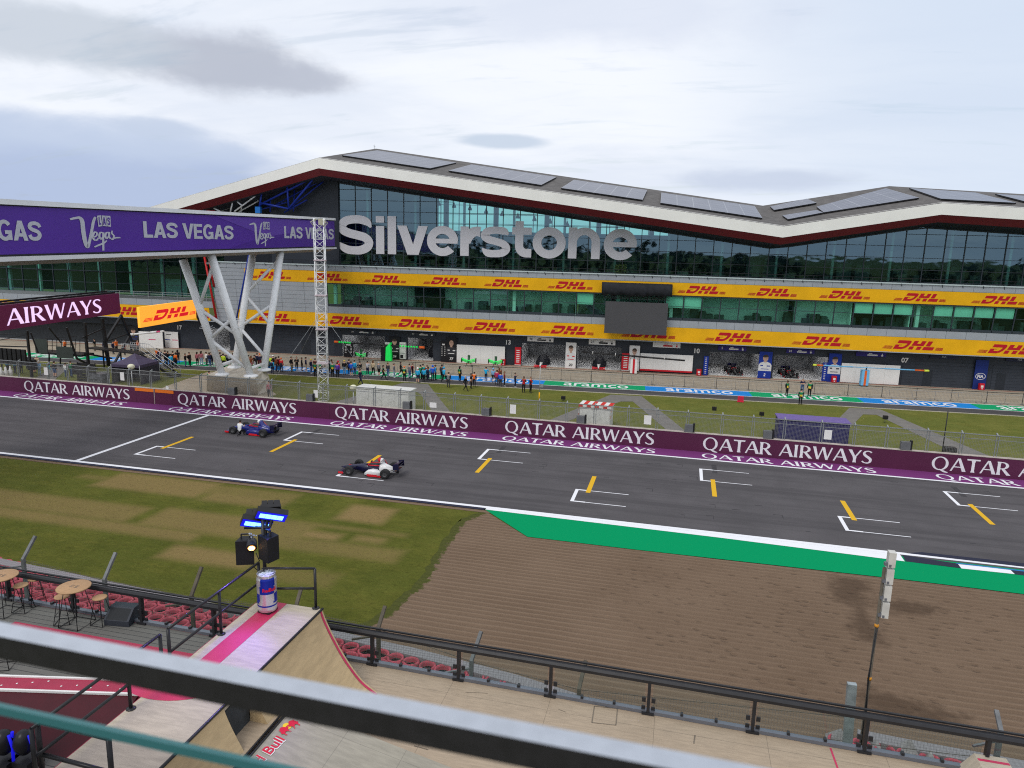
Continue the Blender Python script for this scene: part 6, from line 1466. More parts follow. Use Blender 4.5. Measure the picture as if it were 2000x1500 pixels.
for k_, (xa, ya, lb, m1_, m2_) in enumerate(((1432, 728, 'dark racing car standing in the open blue team garage, left bay', M_carbon, M_carn), (1538, 733, 'dark racing car with red parts standing in the open blue team garage, right bay', M_carbon, M_carbon))):
    ua, _ = uv_at(xa, ya); formula_car(lb, BW(ua-.83, 96.6), BW(ua-.83, 94.1), m1_, m2_, m1_, False)
carA = formula_car('blue single seater at the far grid slot with a mechanic beside it', (514, 854), (455.5, 847.5), M_carb, M_carb, M_carb, False)
carB = formula_car('navy and white single seater parked in the near grid slot', (752, 935), (681.5, 928), M_carn, M_carw, M_carw, True)
# ------------------------------------------------------------------ people
BASE = dict(pelvis=((0, 0, .97), (.145, .105)), spine=((0, .01, 1.14), (.135, .095)), chest=((0, .015, 1.33), (.15, .105)), neck=((0, .015, 1.475), (.052, .055)), jaw=((0, -.005, 1.575), (.060, .078)), head=((0, -.003, 1.655), (.078, .098)), crown=((0, .01, 1.725), (.055, .070)))
LIMB = dict(shL=((-.175, .015, 1.405), .068), elL=((-.225, .04, 1.13), .046), wrL=((-.225, -.05, .905), .032), haL=((-.222, -.075, .835), .036), shR=((.175, .015, 1.405), .068), elR=((.225, .04, 1.13), .046), wrR=((.225, -.05, .905), .032), haR=((.222, -.075, .835), .036),
            hiL=((-.085, 0, .885), .098), knL=((-.095, -.02, .50), .064), anL=((-.10, .025, .10), .045), toL=((-.115, -.13, .045), .040), hiR=((.085, 0, .885), .098), knR=((.095, -.02, .50), .064), anR=((.10, .025, .10), .045), toR=((.115, -.13, .045), .040))
EDGES = [('pelvis', 'spine'), ('spine', 'chest'), ('chest', 'neck'), ('neck', 'jaw'), ('jaw', 'head'), ('head', 'crown')] + [e for s in 'LR' for e in (('chest', 'sh'+s), ('sh'+s, 'el'+s), ('el'+s, 'wr'+s), ('wr'+s, 'ha'+s), ('pelvis', 'hi'+s), ('hi'+s, 'kn'+s), ('kn'+s, 'an'+s), ('an'+s, 'to'+s))]
def up_to_face(s, x): return {'el'+s: (x*.245, -.10, 1.17), 'wr'+s: (x*.12, -.27, 1.40), 'ha'+s: (x*.085, -.28, 1.475)}
POSES = {
 'stand': {}, 'phone': up_to_face('R', 1), 'camera': {**up_to_face('R', 1), **up_to_face('L', -1)},
 'pockets': {'elL': (-.265, .09, 1.14), 'wrL': (-.19, -.06, .96), 'haL': (-.15, -.10, .90), 'elR': (.265, .09, 1.14), 'wrR': (.19, -.06, .96), 'haR': (.15, -.10, .90)},
 'folded': {'elL': (-.235, -.06, 1.15), 'wrL': (-.03, -.20, 1.20), 'haL': (.045, -.19, 1.22), 'elR': (.235, -.06, 1.15), 'wrR': (.03, -.22, 1.15), 'haR': (-.045, -.20, 1.16)},
 'walk': {'knL': (-.095, -.17, .52), 'anL': (-.10, -.27, .11), 'toL': (-.11, -.43, .07), 'knR': (.095, .03, .50), 'anR': (.10, .27, .14), 'toR': (.11, .15, .045), 'elL': (-.225, .13, 1.15), 'wrL': (-.23, .12, .91), 'haL': (-.23, .10, .84), 'elR': (.225, -.06, 1.14), 'wrR': (.22, -.20, .94), 'haR': (.215, -.25, .88)},
 'stride': {'knL': (-.12, -.05, .50), 'anL': (-.19, .0, .10), 'toL': (-.24, -.14, .045), 'knR': (.12, -.05, .50), 'anR': (.20, .05, .10), 'toR': (.26, -.08, .045), 'elL': (-.25, .08, 1.15), 'wrL': (-.20, -.12, .99), 'haL': (-.14, -.19, .99)},
 'kneel': {'pelvis': (0, .10, .50), 'spine': (0, .08, .68), 'chest': (0, .02, .88), 'neck': (0, -.02, 1.02), 'jaw': (0, -.05, 1.12), 'head': (0, -.05, 1.20), 'crown': (0, -.03, 1.27), 'shL': (-.175, .02, .95), 'shR': (.175, .02, .95), 'elL': (-.23, -.14, .76), 'wrL': (-.16, -.36, .78), 'haL': (-.13, -.43, .79), 'elR': (.23, -.14, .76), 'wrR': (.16, -.36, .80), 'haR': (.14, -.43, .81), 'hiL': (-.09, .08, .44), 'knL': (-.14, -.34, .46), 'anL': (-.12, -.24, .10), 'toL': (-.13, -.38, .045), 'hiR': (.09, .08, .44), 'knR': (.12, -.22, .10), 'anR': (.12, .22, .12), 'toR': (.12, .26, .03)},
 'sit': {'pelvis': (0, .25, .30), 'spine': (0, .22, .46), 'chest': (0, .14, .63), 'neck': (0, .08, .77), 'jaw': (0, .05, .87), 'head': (0, .05, .95), 'crown': (0, .07, 1.02), 'shL': (-.17, .14, .70), 'shR': (.17, .14, .70), 'elL': (-.21, -.02, .52), 'wrL': (-.10, -.22, .55), 'haL': (-.07, -.28, .56), 'elR': (.21, -.02, .52), 'wrR': (.10, -.22, .55), 'haR': (.07, -.28, .56), 'hiL': (-.08, .18, .27), 'knL': (-.09, -.22, .38), 'anL': (-.08, -.55, .25), 'toL': (-.08, -.66, .30), 'hiR': (.08, .18, .27), 'knR': (.09, -.22, .38), 'anR': (.08, -.55, .25), 'toR': (.08, -.66, .30)},
 'bend': {'chest': (0, -.24, 1.17), 'spine': (0, -.08, 1.10), 'neck': (0, -.36, 1.22), 'jaw': (0, -.45, 1.25), 'head': (0, -.53, 1.28), 'crown': (0, -.60, 1.31), 'shL': (-.175, -.27, 1.18), 'shR': (.175, -.27, 1.18), 'elL': (-.22, -.32, .93), 'wrL': (-.18, -.42, .74), 'haL': (-.17, -.44, .67), 'elR': (.22, -.32, .93), 'wrR': (.18, -.42, .74), 'haR': (.17, -.44, .67)},
}
_body = {}
def body(pose):
    if pose in _body: return _body[pose]
    ov = POSES[pose]; J = {}
    for k, (p, r) in list(BASE.items())+list(LIMB.items()): J[k] = (Vector(ov.get(k, p)), r if isinstance(r, tuple) else (r, r))
    names = list(J); me = bpy.data.meshes.new('person'); me.from_pydata([J[k][0] for k in names], [(names.index(a), names.index(b)) for a, b in EDGES], [])
    ob = bpy.data.objects.new('person', me); COL.objects.link(ob)
    sk = ob.modifiers.new('s', 'SKIN'); sk.use_smooth_shade = True; sub = ob.modifiers.new('u', 'SUBSURF'); sub.levels = 1
    for i, k in enumerate(names):
        d = me.skin_vertices[0].data[i]; d.radius = J[k][1]; d.use_root = (k == 'pelvis')
    dg = bpy.context.evaluated_depsgraph_get(); ev = ob.evaluated_get(dg); m2 = bpy.data.meshes.new_from_object(ev)
    bpy.data.objects.remove(ob); bpy.data.meshes.remove(me)
    segs = [(a, b, J[a][0], J[b][0]) for a, b in EDGES]
    V = [v.co.copy() for v in m2.vertices]; mb = MB(); mb.smooth = True
    F = []; idx = []
    for pl in m2.polygons:
        c = pl.center; best = None
        for a, b, A, B_ in segs:
            d = B_-A; t = max(0, min(1, (c-A).dot(d)/d.dot(d))); q = (c-A-d*t).length
            if best is None or q < best[0]: best = (q, a, b, t)
        q, a, b, t = best; ab = a+b
        if b in ('jaw', 'head', 'crown'): k = 0
        elif b == 'neck': k = 0 if t > .55 else 1
        elif b[:2] == 'ha': k = 0
        elif b[:2] == 'wr': k = 7
        elif b[:2] == 'el': k = 4
        elif b[:2] == 'sh' or ab == 'spinechest': k = 1
        elif ab == 'pelvisspine': k = 6
        elif b[:2] == 'hi': k = 6 if t < .35 else 2
        elif b[:2] == 'kn': k = 2
        elif b[:2] == 'an': k = 5 if t < .86 else 3
        else: k = 3
        F.append(tuple(pl.vertices)); idx.append(k)
    bpy.data.meshes.remove(m2)
    o = len(mb.v); mb.add(V, F, True); mb.m = idx
    hd, jw, cr = J['head'][0], J['jaw'][0], J['crown'][0]; up = (cr-jw).normalized(); fw = Vector((0, -1, 0)); fw = (fw-up*fw.dot(up)).normalized(); sd = up.cross(fw)
    mb.ball(hd+fw*.098-up*.012, (.014, .018, .022), 6, 4, 0)
    for s in (-1, 1):
        mb.ball(hd+fw*.084+sd*s*.033+up*.016, .010, 6, 4, 8); mb.ball(hd+sd*s*.082-up*.01, (.014, .022, .030), 6, 4, 0)
    mb.ball(hd+fw*.082-up*.052, (.026, .010, .007), 6, 4, 8)
    for s in 'LR':
        h, wv = J['ha'+s][0], J['wr'+s][0]; d = (h-wv).normalized(); x = d.cross(Vector((0, -1, .1))).normalized(); y = x.cross(d)
        for j, ln in enumerate((.062, .072, .068, .052)):
            p = h+x*((j-1.5)*.019)+d*.012; mb.tube([p, p+d*ln*.5-y*.006, p+d*ln-y*.024], [.0095, .009, .006], 4, 0)
        q = h+x*(-.034); mb.tube([q-d*.02, q-x*.018+d*.015-y*.008, q-x*.02+d*.042-y*.016], [.010, .0095, .007], 4, 0)
    me = mb.mesh('person'); _body[pose] = (me, hd, up, fw, J['chest'][0]); return _body[pose]
_hair = {}
def headgear(kind, pose):
    if (kind, pose) in _hair: return _hair[(kind, pose)]
    me_, hd, up, fw, ch = body(pose); sd = up.cross(fw); mb = MB(); mb.smooth = True
    def cap(rx, ry, rz, lo, back, c=None):
        c = c if c is not None else hd+up*.012-fw*.008; N, Mx = 14, 7; P = []
        for i in range(Mx+1):
            for k in range(N):
                a = 2*math.pi*k/N; f = math.cos(a)       # +1 to the front
                low = lo if f > .35 else back if f < -.1 else back+(lo-back)*((f+.1)/.45)
                t = (math.pi/2-low)*i/Mx
                P.append(c+up*(rz*math.cos(t))+fw*(ry*math.sin(t)*math.cos(a))+sd*(rx*math.sin(t)*math.sin(a)))
        mb.add(P, [(i*N+k, i*N+(k+1) % N, (i+1)*N+(k+1) % N, (i+1)*N+k) for i in range(Mx) for k in range(N)], True)
    if kind == 'short': cap(.094, .112, .100, .42, -.55)
    elif kind == 'long': cap(.098, .116, .104, .40, -.9); mb.loft([[hd-fw*(.06+.05*math.cos(a))*1+sd*(w_*math.sin(a))-up*z for a in [2*math.pi*k/10 for k in range(10)]] for w_, z in ((.098, -.02), (.10, .08), (.10, .17), (.07, .26))])
    elif kind in ('cap',): cap(.100, .116, .106, .22, -.05); mb.loft([[hd+up*.045+fw*(.09+.09*t*math.cos(b))+sd*(.085*math.sin(b)) + up*(-.012*t) for b in [RAD(-80+20*k) for k in range(9)]] for t in (0, 1)], False, False)
    elif kind == 'hood': cap(.120, .125, .125, .30, -1.25)
    elif kind == 'helmet':
        mb.ball(hd+up*.01, (.135, .155, .150), 16, 10)
    me = mb.mesh('headgear'); _hair[(kind, pose)] = me; return me
CC = dict(black=(22, 22, 26), navy=(30, 36, 66), cyan=(40, 168, 214), blue=(32, 92, 200), red=(196, 38, 48), maroon=(110, 34, 44), orange=(232, 112, 40), grey=(120, 120, 124), lgrey=(176, 178, 184), white=(226, 226, 226), jeans=(70, 96, 140), pale=(140, 164, 186), khaki=(120, 110, 88), dgrey=(58, 58, 64), green=(24, 128, 84), yellow=(222, 190, 60), neon=(196, 226, 40), purple=(92, 58, 160), pink=(176, 44, 92), plaid=(166, 96, 104), beige=(190, 170, 140), brown=(120, 62, 36), teal=(20, 150, 160), skin=(206, 160, 136), skin2=(150, 104, 80), shoe=(40, 38, 40), wshoe=(220, 220, 222), hair=(46, 34, 28), hair2=(110, 76, 48), hair3=(30, 26, 26), violet=(70, 52, 120), lblue=(130, 176, 214))
def cm(k): return paint('cloth_'+k if k not in ('skin', 'skin2') else k+'_tone', *CC[k], rough=.75, vary=.10, vscale=9)
rp = random.Random(21)
NP = 0
def person(px, py, top, legs, pose='stand', rot=180, label='', gear='short', gcol='hair', sleeve=None, low=None, shin=None, shoes='shoe', z=0.0, fore=None, h=None, pos=None, group='people standing in the pit lane', bag=None):
    global NP
    me, hd, up, fw, ch = body(pose); p = pos if pos is not None else at(px, py, z)
    o = bpy.data.objects.new('person', me); COL.objects.link(o); s = h or rp.uniform(.955, 1.05)
    if pos is None and pose == 'kneel': s = 1.0
    wd_ = 1.0 if pose in ('sit', 'kneel') else rp.uniform(1.06, 1.18)
    o.location = (p.x, p.y, p.z); o.rotation_euler = (0, 0, RAD(rot)+rp.uniform(-.2, .2)*(pose not in ('kneel', 'sit'))); o.scale = (s*wd_, s*wd_, s)
    tag(o, label, 'person', group); sk = 'skin' if rp.random() < .85 else 'skin2'
    ms = [cm(sk), cm(top), cm(legs), cm(shoes), cm(sleeve or top), cm(shin or legs), cm(low or top), cm(fore or sleeve or top), cm('hair3')]
    if len(me.materials) == 0:
        for m in ms: me.materials.append(m)
    for i, m in enumerate(ms): o.material_slots[i].link = 'OBJECT'; o.material_slots[i].material = m
    if gear:
        gm = headgear(gear, pose)
        if len(gm.materials) == 0: gm.materials.append(cm('hair'))
        g = bpy.data.objects.new({'short': 'hair', 'long': 'hair', 'cap': 'cap', 'hood': 'hood', 'helmet': 'helmet'}[gear], gm); COL.objects.link(g); g.parent = o
        g.material_slots[0].link = 'OBJECT'; g.material_slots[0].material = cm(gcol)
    NP += 1
    if bag:
        b = MB(); b.loft([[(x*w_, .11+y*d_, zz) for x, y in ((-1, -1), (1, -1), (1, .6), (.6, 1), (-.6, 1), (-1, .6))] for w_, d_, zz in ((.12, .08, 1.02), (.15, .11, 1.08), (.15, .11, 1.32), (.11, .07, 1.42))]); [b.tube([(sx*.09, .05, 1.42), (sx*.11, -.10, 1.36), (sx*.11, -.11, 1.2), (sx*.12, .05, 1.06)], .018, 5) for sx in (-1, 1)]
        bo = b.build('backpack', cm(bag)); bo.location = o.location; bo.rotation_euler = o.rotation_euler; bo.scale = o.scale; tag(bo, bag+' backpack worn by the '+label.replace('person ', 'person ', 1)[:200], 'backpack')
        bo['label'] = ' '.join((bag+' backpack on the back of '+label).split()[:16])
    return o
MARS = dict(sleeve='black', low='yellow', legs='black', top='green')
def marshal(px, py, label, pose='stand', rot=180, **k): return person(px, py, pose=pose, rot=rot, label=label, **{**MARS, **k})
P = person
# left crowd below the lit board
P(4, 722, 'black', 'black', 'stand', 150, 'person in black nearest the left edge of the crowd', low='white'); P(16, 728, 'cyan', 'black', 'stand', 180, 'person in bright cyan jacket near the left edge, behind the truss rail'); P(22, 719, 'orange', 'dgrey', 'stand', 200, 'person in red orange hooded jacket at the left end of the crowd', 'hood', 'orange')
P(30, 730, 'cyan', 'navy', 'pockets', 170, 'person in cyan jacket just left of the two blue coats, left crowd'); P(42, 729, 'blue', 'navy', 'stand', 190, 'person in royal blue coat left of the black truss post'); P(37, 724, 'navy', 'black', 'phone', 180, 'person in navy coat and white cap at the left crowd', 'cap', 'white')
P(54, 722, 'dgrey', 'navy', 'stand', 160, 'person in dark grey coat right of the black truss post'); P(68, 729, 'black', 'black', 'stand', 180, 'person in black top with bare shins left of the camera platform', shin='skin'); P(74, 724, 'beige', 'khaki', 'stand', 200, 'person in beige jacket and white cap beside the camera platform', 'cap', 'white')
P(78, 734, 'lblue', 'pale', 'pockets', 180, 'person in pale blue denim under the front of the camera platform', 'cap', 'white'); P(94, 736, 'teal', 'black', 'bend', 100, 'person in teal jacket bending forward under the camera platform'); P(108, 737, 'black', 'jeans', 'stand', 180, 'person in black with bare shins under the camera platform', shin='skin')
P(130, 738, 'white', 'jeans', 'stand', 180, 'person in blue jeans under the dark side panel'); P(140, 737, 'green', 'jeans', 'stand', 170, 'person in green top and jeans under the dark side panel'); P(154, 739.5, 'beige', 'plaid', 'stand', 180, 'person in pinkish shorts left of the slatted screen', shin='skin')
for x, y, c, l, lb in ((205, 690, 'navy', 'black', 'person in navy by the garages, left of the thick gantry leg'), (222, 692, 'navy', 'navy', 'person in dark blue between the thick gantry legs'), (228, 688, 'orange', 'black', 'person in orange behind the gantry legs'), (244, 694, 'red', 'black', 'person in red shirt right of the gantry legs'), (257, 690, 'black', 'black', 'person in black at the stair landing end of the left garages'), (270, 690, 'orange', 'black', 'person in orange shirt behind the stair landing rails'), (170, 683, 'lgrey', 'black', 'person in pale grey by the left garages under the maroon board'), (186, 686, 'black', 'khaki', 'person in black and khaki by the left garages'), (128, 688, 'orange', 'black', 'person in orange cap behind the camera platform rail')): P(x, y, c, l, rp.choice(('stand', 'folded', 'pockets')), rp.choice((0, 90, 180, 270)), lb)
# right of the stair
P(308, 706, 'orange', 'navy', 'stand', 180, 'person in orange jacket behind the top of the stair handrail'); P(313, 708, 'navy', 'navy', 'stand', 200, 'person in navy beside the orange jacket by the stair'); P(324, 713, 'black', 'black', 'pockets', 180, 'person in black left of the pair by the stair handrail'); P(329, 713, 'black', 'dgrey', 'stand', 190, 'person in black, right of the pair by the stair handrail')
P(335, 719, 'cyan', 'black', 'stand', 180, 'person in cyan jacket beside the lower stair handrail'); P(339, 714, 'black', 'black', 'stand', 170, 'person in black between cyan and orange jackets by the stair'); P(344, 716, 'orange', 'black', 'stand', 180, 'person in orange shouldered jacket right of the stair', sleeve='orange', low='black'); P(348, 710, 'black', 'black', 'stand', 200, 'long haired person in black coat near the foot of the stair', 'long', 'hair3')
P(363, 717, 'black', 'jeans', 'phone', 110, 'person in black top and jeans raising a phone, right of the stair'); P(371, 716, 'black', 'black', 'stand', 100, 'person in black with black backpack left of the two plaid shirts', bag='black'); P(386, 714, 'plaid', 'black', 'stand', 170, 'long haired person in plaid shirt and black trousers', 'long', 'hair'); P(394, 714, 'plaid', 'pale', 'stand', 200, 'long haired person in plaid shirt and light jeans', 'long', 'hair')
P(404, 714, 'white', 'dgrey', 'folded', 150, 'person in white shirt left of the white bridge legs'); P(410, 716, 'navy', 'jeans', 'stand', 180, 'person in navy jacket and jeans just left of the white bridge legs'); P(414, 714, 'navy', 'navy', 'stand', 180, 'person in navy with black backpack behind the leftmost bridge leg', bag='black')
# among the bridge legs
for x, y, c, l, g_, gc, lb in ((431, 717, 'black', 'black', 'short', 'hair', 'person in black between the bridge legs, left side'), (437, 719, 'neon', 'black', 'short', 'hair', 'person in neon yellow vest between the left bridge legs'), (443, 715, 'navy', 'black', 'short', 'hair2', 'fair haired person in navy between the left bridge legs'), (449, 716, 'lgrey', 'black', 'short', 'hair2', 'person in light grey behind the left bridge braces'), (456, 717, 'navy', 'navy', 'short', 'hair', 'person in navy next to the back bridge leg'), (486, 720, 'black', 'black', 'short', 'hair3', 'person in black right of the crossing bridge legs'), (491, 723, 'brown', 'plaid', 'long', 'hair2', 'person in brown coat with long hair between the bridge legs'), (498, 720, 'black', 'lgrey', 'short', 'hair', 'person in black top and pale trousers between the bridge legs'), (503, 717, 'navy', 'black', 'short', 'hair', 'person in dark navy close behind the right brace'), (508, 719, 'navy', 'maroon', 'cap', 'orange', 'person in navy with orange cap left of the rightmost bridge leg')): P(x, y, c, l, rp.choice(('stand', 'pockets')), rp.choice((150, 180, 210)), lb, g_, gc)
P(524, 726, 'dgrey', 'black', 'stand', 180, 'person in dark grey just right of the rightmost bridge leg', h=.95); P(528, 722, 'neon', 'black', 'stand', 180, 'person in neon yellow jacket and white cap right of the bridge legs', 'cap', 'white'); P(534, 722, 'black', 'black', 'stand', 170, 'person in black and white cap behind the cyan backpacker', 'cap', 'white'); P(532, 731, 'cyan', 'navy', 'stand', 180, 'person in cyan jacket with navy backpack by the concrete pier', bag='navy')
P(540, 726, 'brown', 'navy', 'stand', 150, 'long haired person in rust brown top', 'long', 'hair'); P(545, 725, 'maroon', 'dgrey', 'stand', 190, 'person in dark maroon beside the red jacket'); P(550, 727, 'red', 'navy', 'stand', 180, 'person in red jacket with orange cap near the bridge legs', 'cap', 'orange', low='dgrey')
P(570, 726, 'black', 'khaki', 'pockets', 100, 'person in black jacket and khaki trousers, standing apart'); P(580, 725, 'black', 'black', 'folded', 10, 'person all in black with folded arms, standing apart'); P(590, 725, 'black', 'black', 'stand', 110, 'slim person in black left of the navy group')
P(598, 727, 'navy', 'beige', 'stand', 120, 'person in navy jacket and pale shorts left of the mast', shin='skin', shoes='wshoe'); P(608, 730, 'navy', 'jeans', 'stand', 100, 'person in navy jacket with pale yellow cap left of the mast', 'cap', 'yellow', shoes='wshoe'); P(616, 728, 'maroon', 'black', 'stand', 180, 'person in maroon top behind the marshal beside the mast'); marshal(616, 736, 'marshal in green and yellow tabard just left of the lattice mast'); marshal(626, 734, 'marshal in green and yellow tabard seen through the lattice mast', gcol='hair3')
P(643, 728, 'black', 'black', 'stand', 100, 'tall person in black just right of the mast', h=1.06); P(648, 730, 'lgrey', 'dgrey', 'phone', 180, 'person in light grey top just right of the mast'); marshal(650, 737, 'marshal with crossed yellow sash right of the mast', low='yellow', sleeve='green', gcol='hair2'); P(661, 733, 'red', 'navy', 'stand', 180, 'person in bright red hooded jacket', 'hood', 'red'); P(659, 738, 'purple', 'black', 'stand', 190, 'person in purple top in front of the red hood')
P(673, 732, 'black', 'pale', 'stand', 180, 'person in black jacket, yellow cap and light jeans', 'cap', 'yellow'); P(682, 731, 'navy', 'black', 'stand', 180, 'person in navy beside the royal blue jacket'); P(686, 735, 'blue', 'dgrey', 'stand', 190, 'person in royal blue jacket and white shoes near the cyan jacket', shin='skin', shoes='wshoe'); P(693, 733, 'cyan', 'jeans', 'stand', 170, 'person in cyan jacket and jeans left of the black capped man', shoes='wshoe'); P(703, 736, 'black', 'beige', 'pockets', 180, 'broad person in black top with black cap and pale trousers', 'cap', 'black', h=1.05); P(704, 752, 'navy', 'navy', 'walk', 100, 'person in dark navy suit walking on the grass edge', group='people on the infield grass')
# before the green lit garage
P(718, 733, 'lgrey', 'navy', 'camera', 180, 'person in white top and navy jeans taking a picture', shoes='wshoe'); P(729, 733, 'beige', 'black', 'stride', 180, 'long haired person in wide black trousers', 'long', 'hair2'); P(740, 735, 'grey', 'black', 'stand', 170, 'person in grey jacket, grey cap and black shorts', 'cap', 'lgrey', shin='skin', shoes='wshoe'); marshal(749, 742, 'dark haired marshal in green and yellow tabard walking in the pit lane', 'walk', 120, gear='long', gcol='hair3')
P(758, 736, 'dgrey', 'jeans', 'stand', 170, 'person in dark grey top and blue jeans below the 24 poster', gcol='hair2'); P(770, 738, 'grey', 'pale', 'stand', 100, 'person in grey purple top and pale jeans', shoes='wshoe'); P(783, 734, 'black', 'black', 'walk', 110, 'long haired person in black striding by the barriers', 'long', 'hair3'); marshal(790, 745, 'marshal with orange cap and green yellow back panel', gear='cap', gcol='orange')
P(800, 739, 'grey', 'jeans', 'stand', 150, 'person in grey sweater and jeans right of the orange capped marshal'); P(806, 738, 'black', 'black', 'stand', 100, 'person in black with red backpack', bag='red', shoes='wshoe'); P(816, 748, 'cyan', 'navy', 'stand', 180, 'person in cyan jacket with white hood and bare legs', 'hood', 'white', shin='skin'); marshal(821, 741, 'marshal in dark tabard behind the cyan jackets', low='green', gcol='hair3'); marshal(826, 741, 'marshal with yellow stripes behind the cyan jackets', sleeve='yellow')
P(828, 747, 'cyan', 'black', 'stand', 180, 'person in cyan jacket with teal hood in the cyan group', 'hood', 'teal'); P(834, 742, 'brown', 'black', 'stand', 190, 'person with brown hair and amber top behind the cyan group', gcol='hair2'); P(836, 745, 'cyan', 'navy', 'stand', 180, 'person in cyan jacket with navy backpack in the cyan group', bag='navy'); P(845, 744, 'blue', 'navy', 'stand', 190, 'person in royal blue coat right of the cyan group', 'hood', 'blue'); P(850.5, 742, 'cyan', 'black', 'stand', 110, 'person in cyan jacket with black backpack at the right of the cyan group', bag='black')
# right hand crowd
P(863, 742, 'dgrey', 'black', 'stand', 150, 'person in dark clothes behind the cyan hood'); P(867, 747, 'cyan', 'black', 'walk', 150, 'person in cyan hooded jacket standing by the grey vest', 'hood', 'cyan'); P(876, 757, 'grey', 'dgrey', 'stand', 180, 'person in grey vest and dark trousers at the edge of the grass', sleeve='black'); marshal(898, 745, 'marshal in green and yellow tabard standing alone at the stripe', rot=150, gear='long', gcol='hair3')
P(909, 764, 'black', 'black', 'walk', 90, 'grey haired person in black suit walking across the grass', gcol='lgrey', group='people on the infield grass'); P(920, 759, 'black', 'black', 'stand', 100, 'person in black left of the orange vest', fore='skin'); P(926, 756, 'orange', 'black', 'stand', 180, 'person in orange vest at the pit lane edge', sleeve='black')
P(949, 745, 'cyan', 'navy', 'camera', 180, 'person in cyan jacket below the right green wing'); P(963, 747, 'lblue', 'black', 'stand', 190, 'person in pale blue hooded jacket and shorts', 'hood', 'lblue', shin='skin'); P(970, 752, 'pink', 'dgrey', 'stand', 180, 'person in pink top in the group by the fire box'); P(975, 748, 'brown', 'black', 'stand', 180, 'brown haired person behind the pink and blue pair', 'long', 'hair2'); P(977, 756, 'blue', 'dgrey', 'stand', 190, 'person in royal blue jacket in front of the pink top'); P(985, 755, 'maroon', 'black', 'stand', 110, 'person in dark maroon with a dark bag at the right of the group', 'long', 'hair2', shoes='wshoe')
P(1006, 757, 'navy', 'navy', 'phone', 130, 'person in navy coat taking a picture alone', shoes='wshoe'); P(1022.5, 767, 'red', 'black', 'camera', 10, 'person in red and black team shirt, left of the pair on the grass', sleeve='black', group='people on the infield grass'); P(1036, 767.5, 'red', 'black', 'folded', 60, 'person in red and black team jacket, right of the pair on the grass', sleeve='black', gcol='hair2', group='people on the infield grass')
marshal(1536, 773, 'marshal in tabard left of the three at the right pit lane', rot=30, gear='cap', gcol='black'); P(1566, 768, 'navy', 'jeans', 'folded', 0, 'person in navy polo with folded arms behind the barriers', fore='skin'); marshal(1562.5, 791, 'marshal standing nearest the grass at the right, back turned', gear='cap', gcol='black', low='yellow'); marshal(1580, 775.5, 'marshal in tabard right of the three at the right pit lane', rot=-30, gear='cap', gcol='black')
marshal(410, 757.5, 'marshal in green tabard on the concrete landing by the bridge pier', rot=170, group='people on the infield grass')
P(526, 777, 'plaid', 'dgrey', 'stand', 0, 'person in pale pink top standing behind the pit wall by the pier', group='people on the infield grass')
# on the track: mechanic and the two drivers
def in_car(car, x, y, z):
    t, ang, W, c, S = car; x, y, z = x*S, y*S, z*S; return Vector((c.x+x*math.cos(ang)-y*math.sin(ang), c.y+x*math.sin(ang)+y*math.cos(ang), z))
ka = math.degrees(carA[1])
P(470, 851, 'white', 'black', 'kneel', 180, 'mechanic in white shirt crouching beside the blue racing car', fore='skin', group='people on the grid', h=1.05)
for car, lb, hc, bc in ((carA, 'driver in white helmet seated in the blue racing car', 'white', 'navy'), (carB, 'driver in pinkish red helmet seated in the navy and white racing car', 'red', 'navy')):
    P(0, 0, bc, bc, 'sit', math.degrees(car[1])+90, lb, 'helmet', hc, pos=in_car(car, car[2]-1.62, 0, .0), h=1.06, group='people on the grid')
# ------------------------------------------------------------------ the skate deck in front of the stand
ZD, ZP = 5.0, 6.95
def ply_mat(name, base, seams=(2.44, 1.22), sc_=1.0, grain=(1, 8, 1), stain=.35, seam_k=.55):
    m = bpy.data.materials.new(name); m.use_nodes = True; t = NT(m.node_tree); b = t.n['Principled BSDF']; co = t.new('ShaderNodeTexCoord').outputs['Object']
    s = t.new('ShaderNodeSeparateXYZ'); t.put(s.inputs[0], co)
    n = t.noise(t.mapping(co, grain), 2.2*sc_, 6, .65); n2 = t.noise(co, .55, 6, .65); n3 = t.noise(t.mapping(co, (1.5, .7, 1)), 3.5, 5, .7)
    c = t.mix(t.smooth(n, .3, .7), tuple(x*.86 for x in base), tuple(min(1, x*1.1) for x in base))
    c = t.mix(t.math('MULTIPLY', t.smooth(n2, .48, .72), stain), c, tuple(x*.62 for x in base)); c = t.mix(t.math('MULTIPLY', t.smooth(n3, .62, .74), stain), c, tuple(x*.5 for x in base))
    if seams:
        lx = t.math('LESS_THAN', t.math('FRACT', t.math('DIVIDE', t.math('ADD', s.outputs[0], 100), seams[0])), .012/seams[0]); ly = t.math('LESS_THAN', t.math('FRACT', t.math('DIVIDE', t.math('ADD', s.outputs[1], 100), seams[1])), .012/seams[1])
        c = t.mix(t.math('MULTIPLY', t.math('MAXIMUM', lx, ly), seam_k), c, tuple(x*.25 for x in base))
    t.put(b.inputs['Base Color'], c); b.inputs['Roughness'].default_value = .6
    MATS[name] = m; return m
M_ply = ply_mat('plywood_floor', (.375, .29, .205)); M_ply2 = ply_mat('plywood_ramp', (.50, .365, .20), None, .8, (9, 1, 1), .12); M_plyt = ply_mat('plywood_top', (.45, .385, .30), None, 1, (1, 6, 1), .2)
M_pink = paint('ramp_pink', 196, 54, 92, .9, rough=.5, vary=.04, dirt=.1); M_redp = paint('pit_red', 186, 52, 84, .68, rough=.5, vary=.06, dirt=.2); M_redd = paint('pit_dark_red', 78, 10, 26, .7, rough=.45, vary=.1)
M_rail = mat('rail_black', (.022, .022, .025), .32, vary=.15); M_alu = mat('rail_channel', (.16, .17, .20), .35, metal=.4)
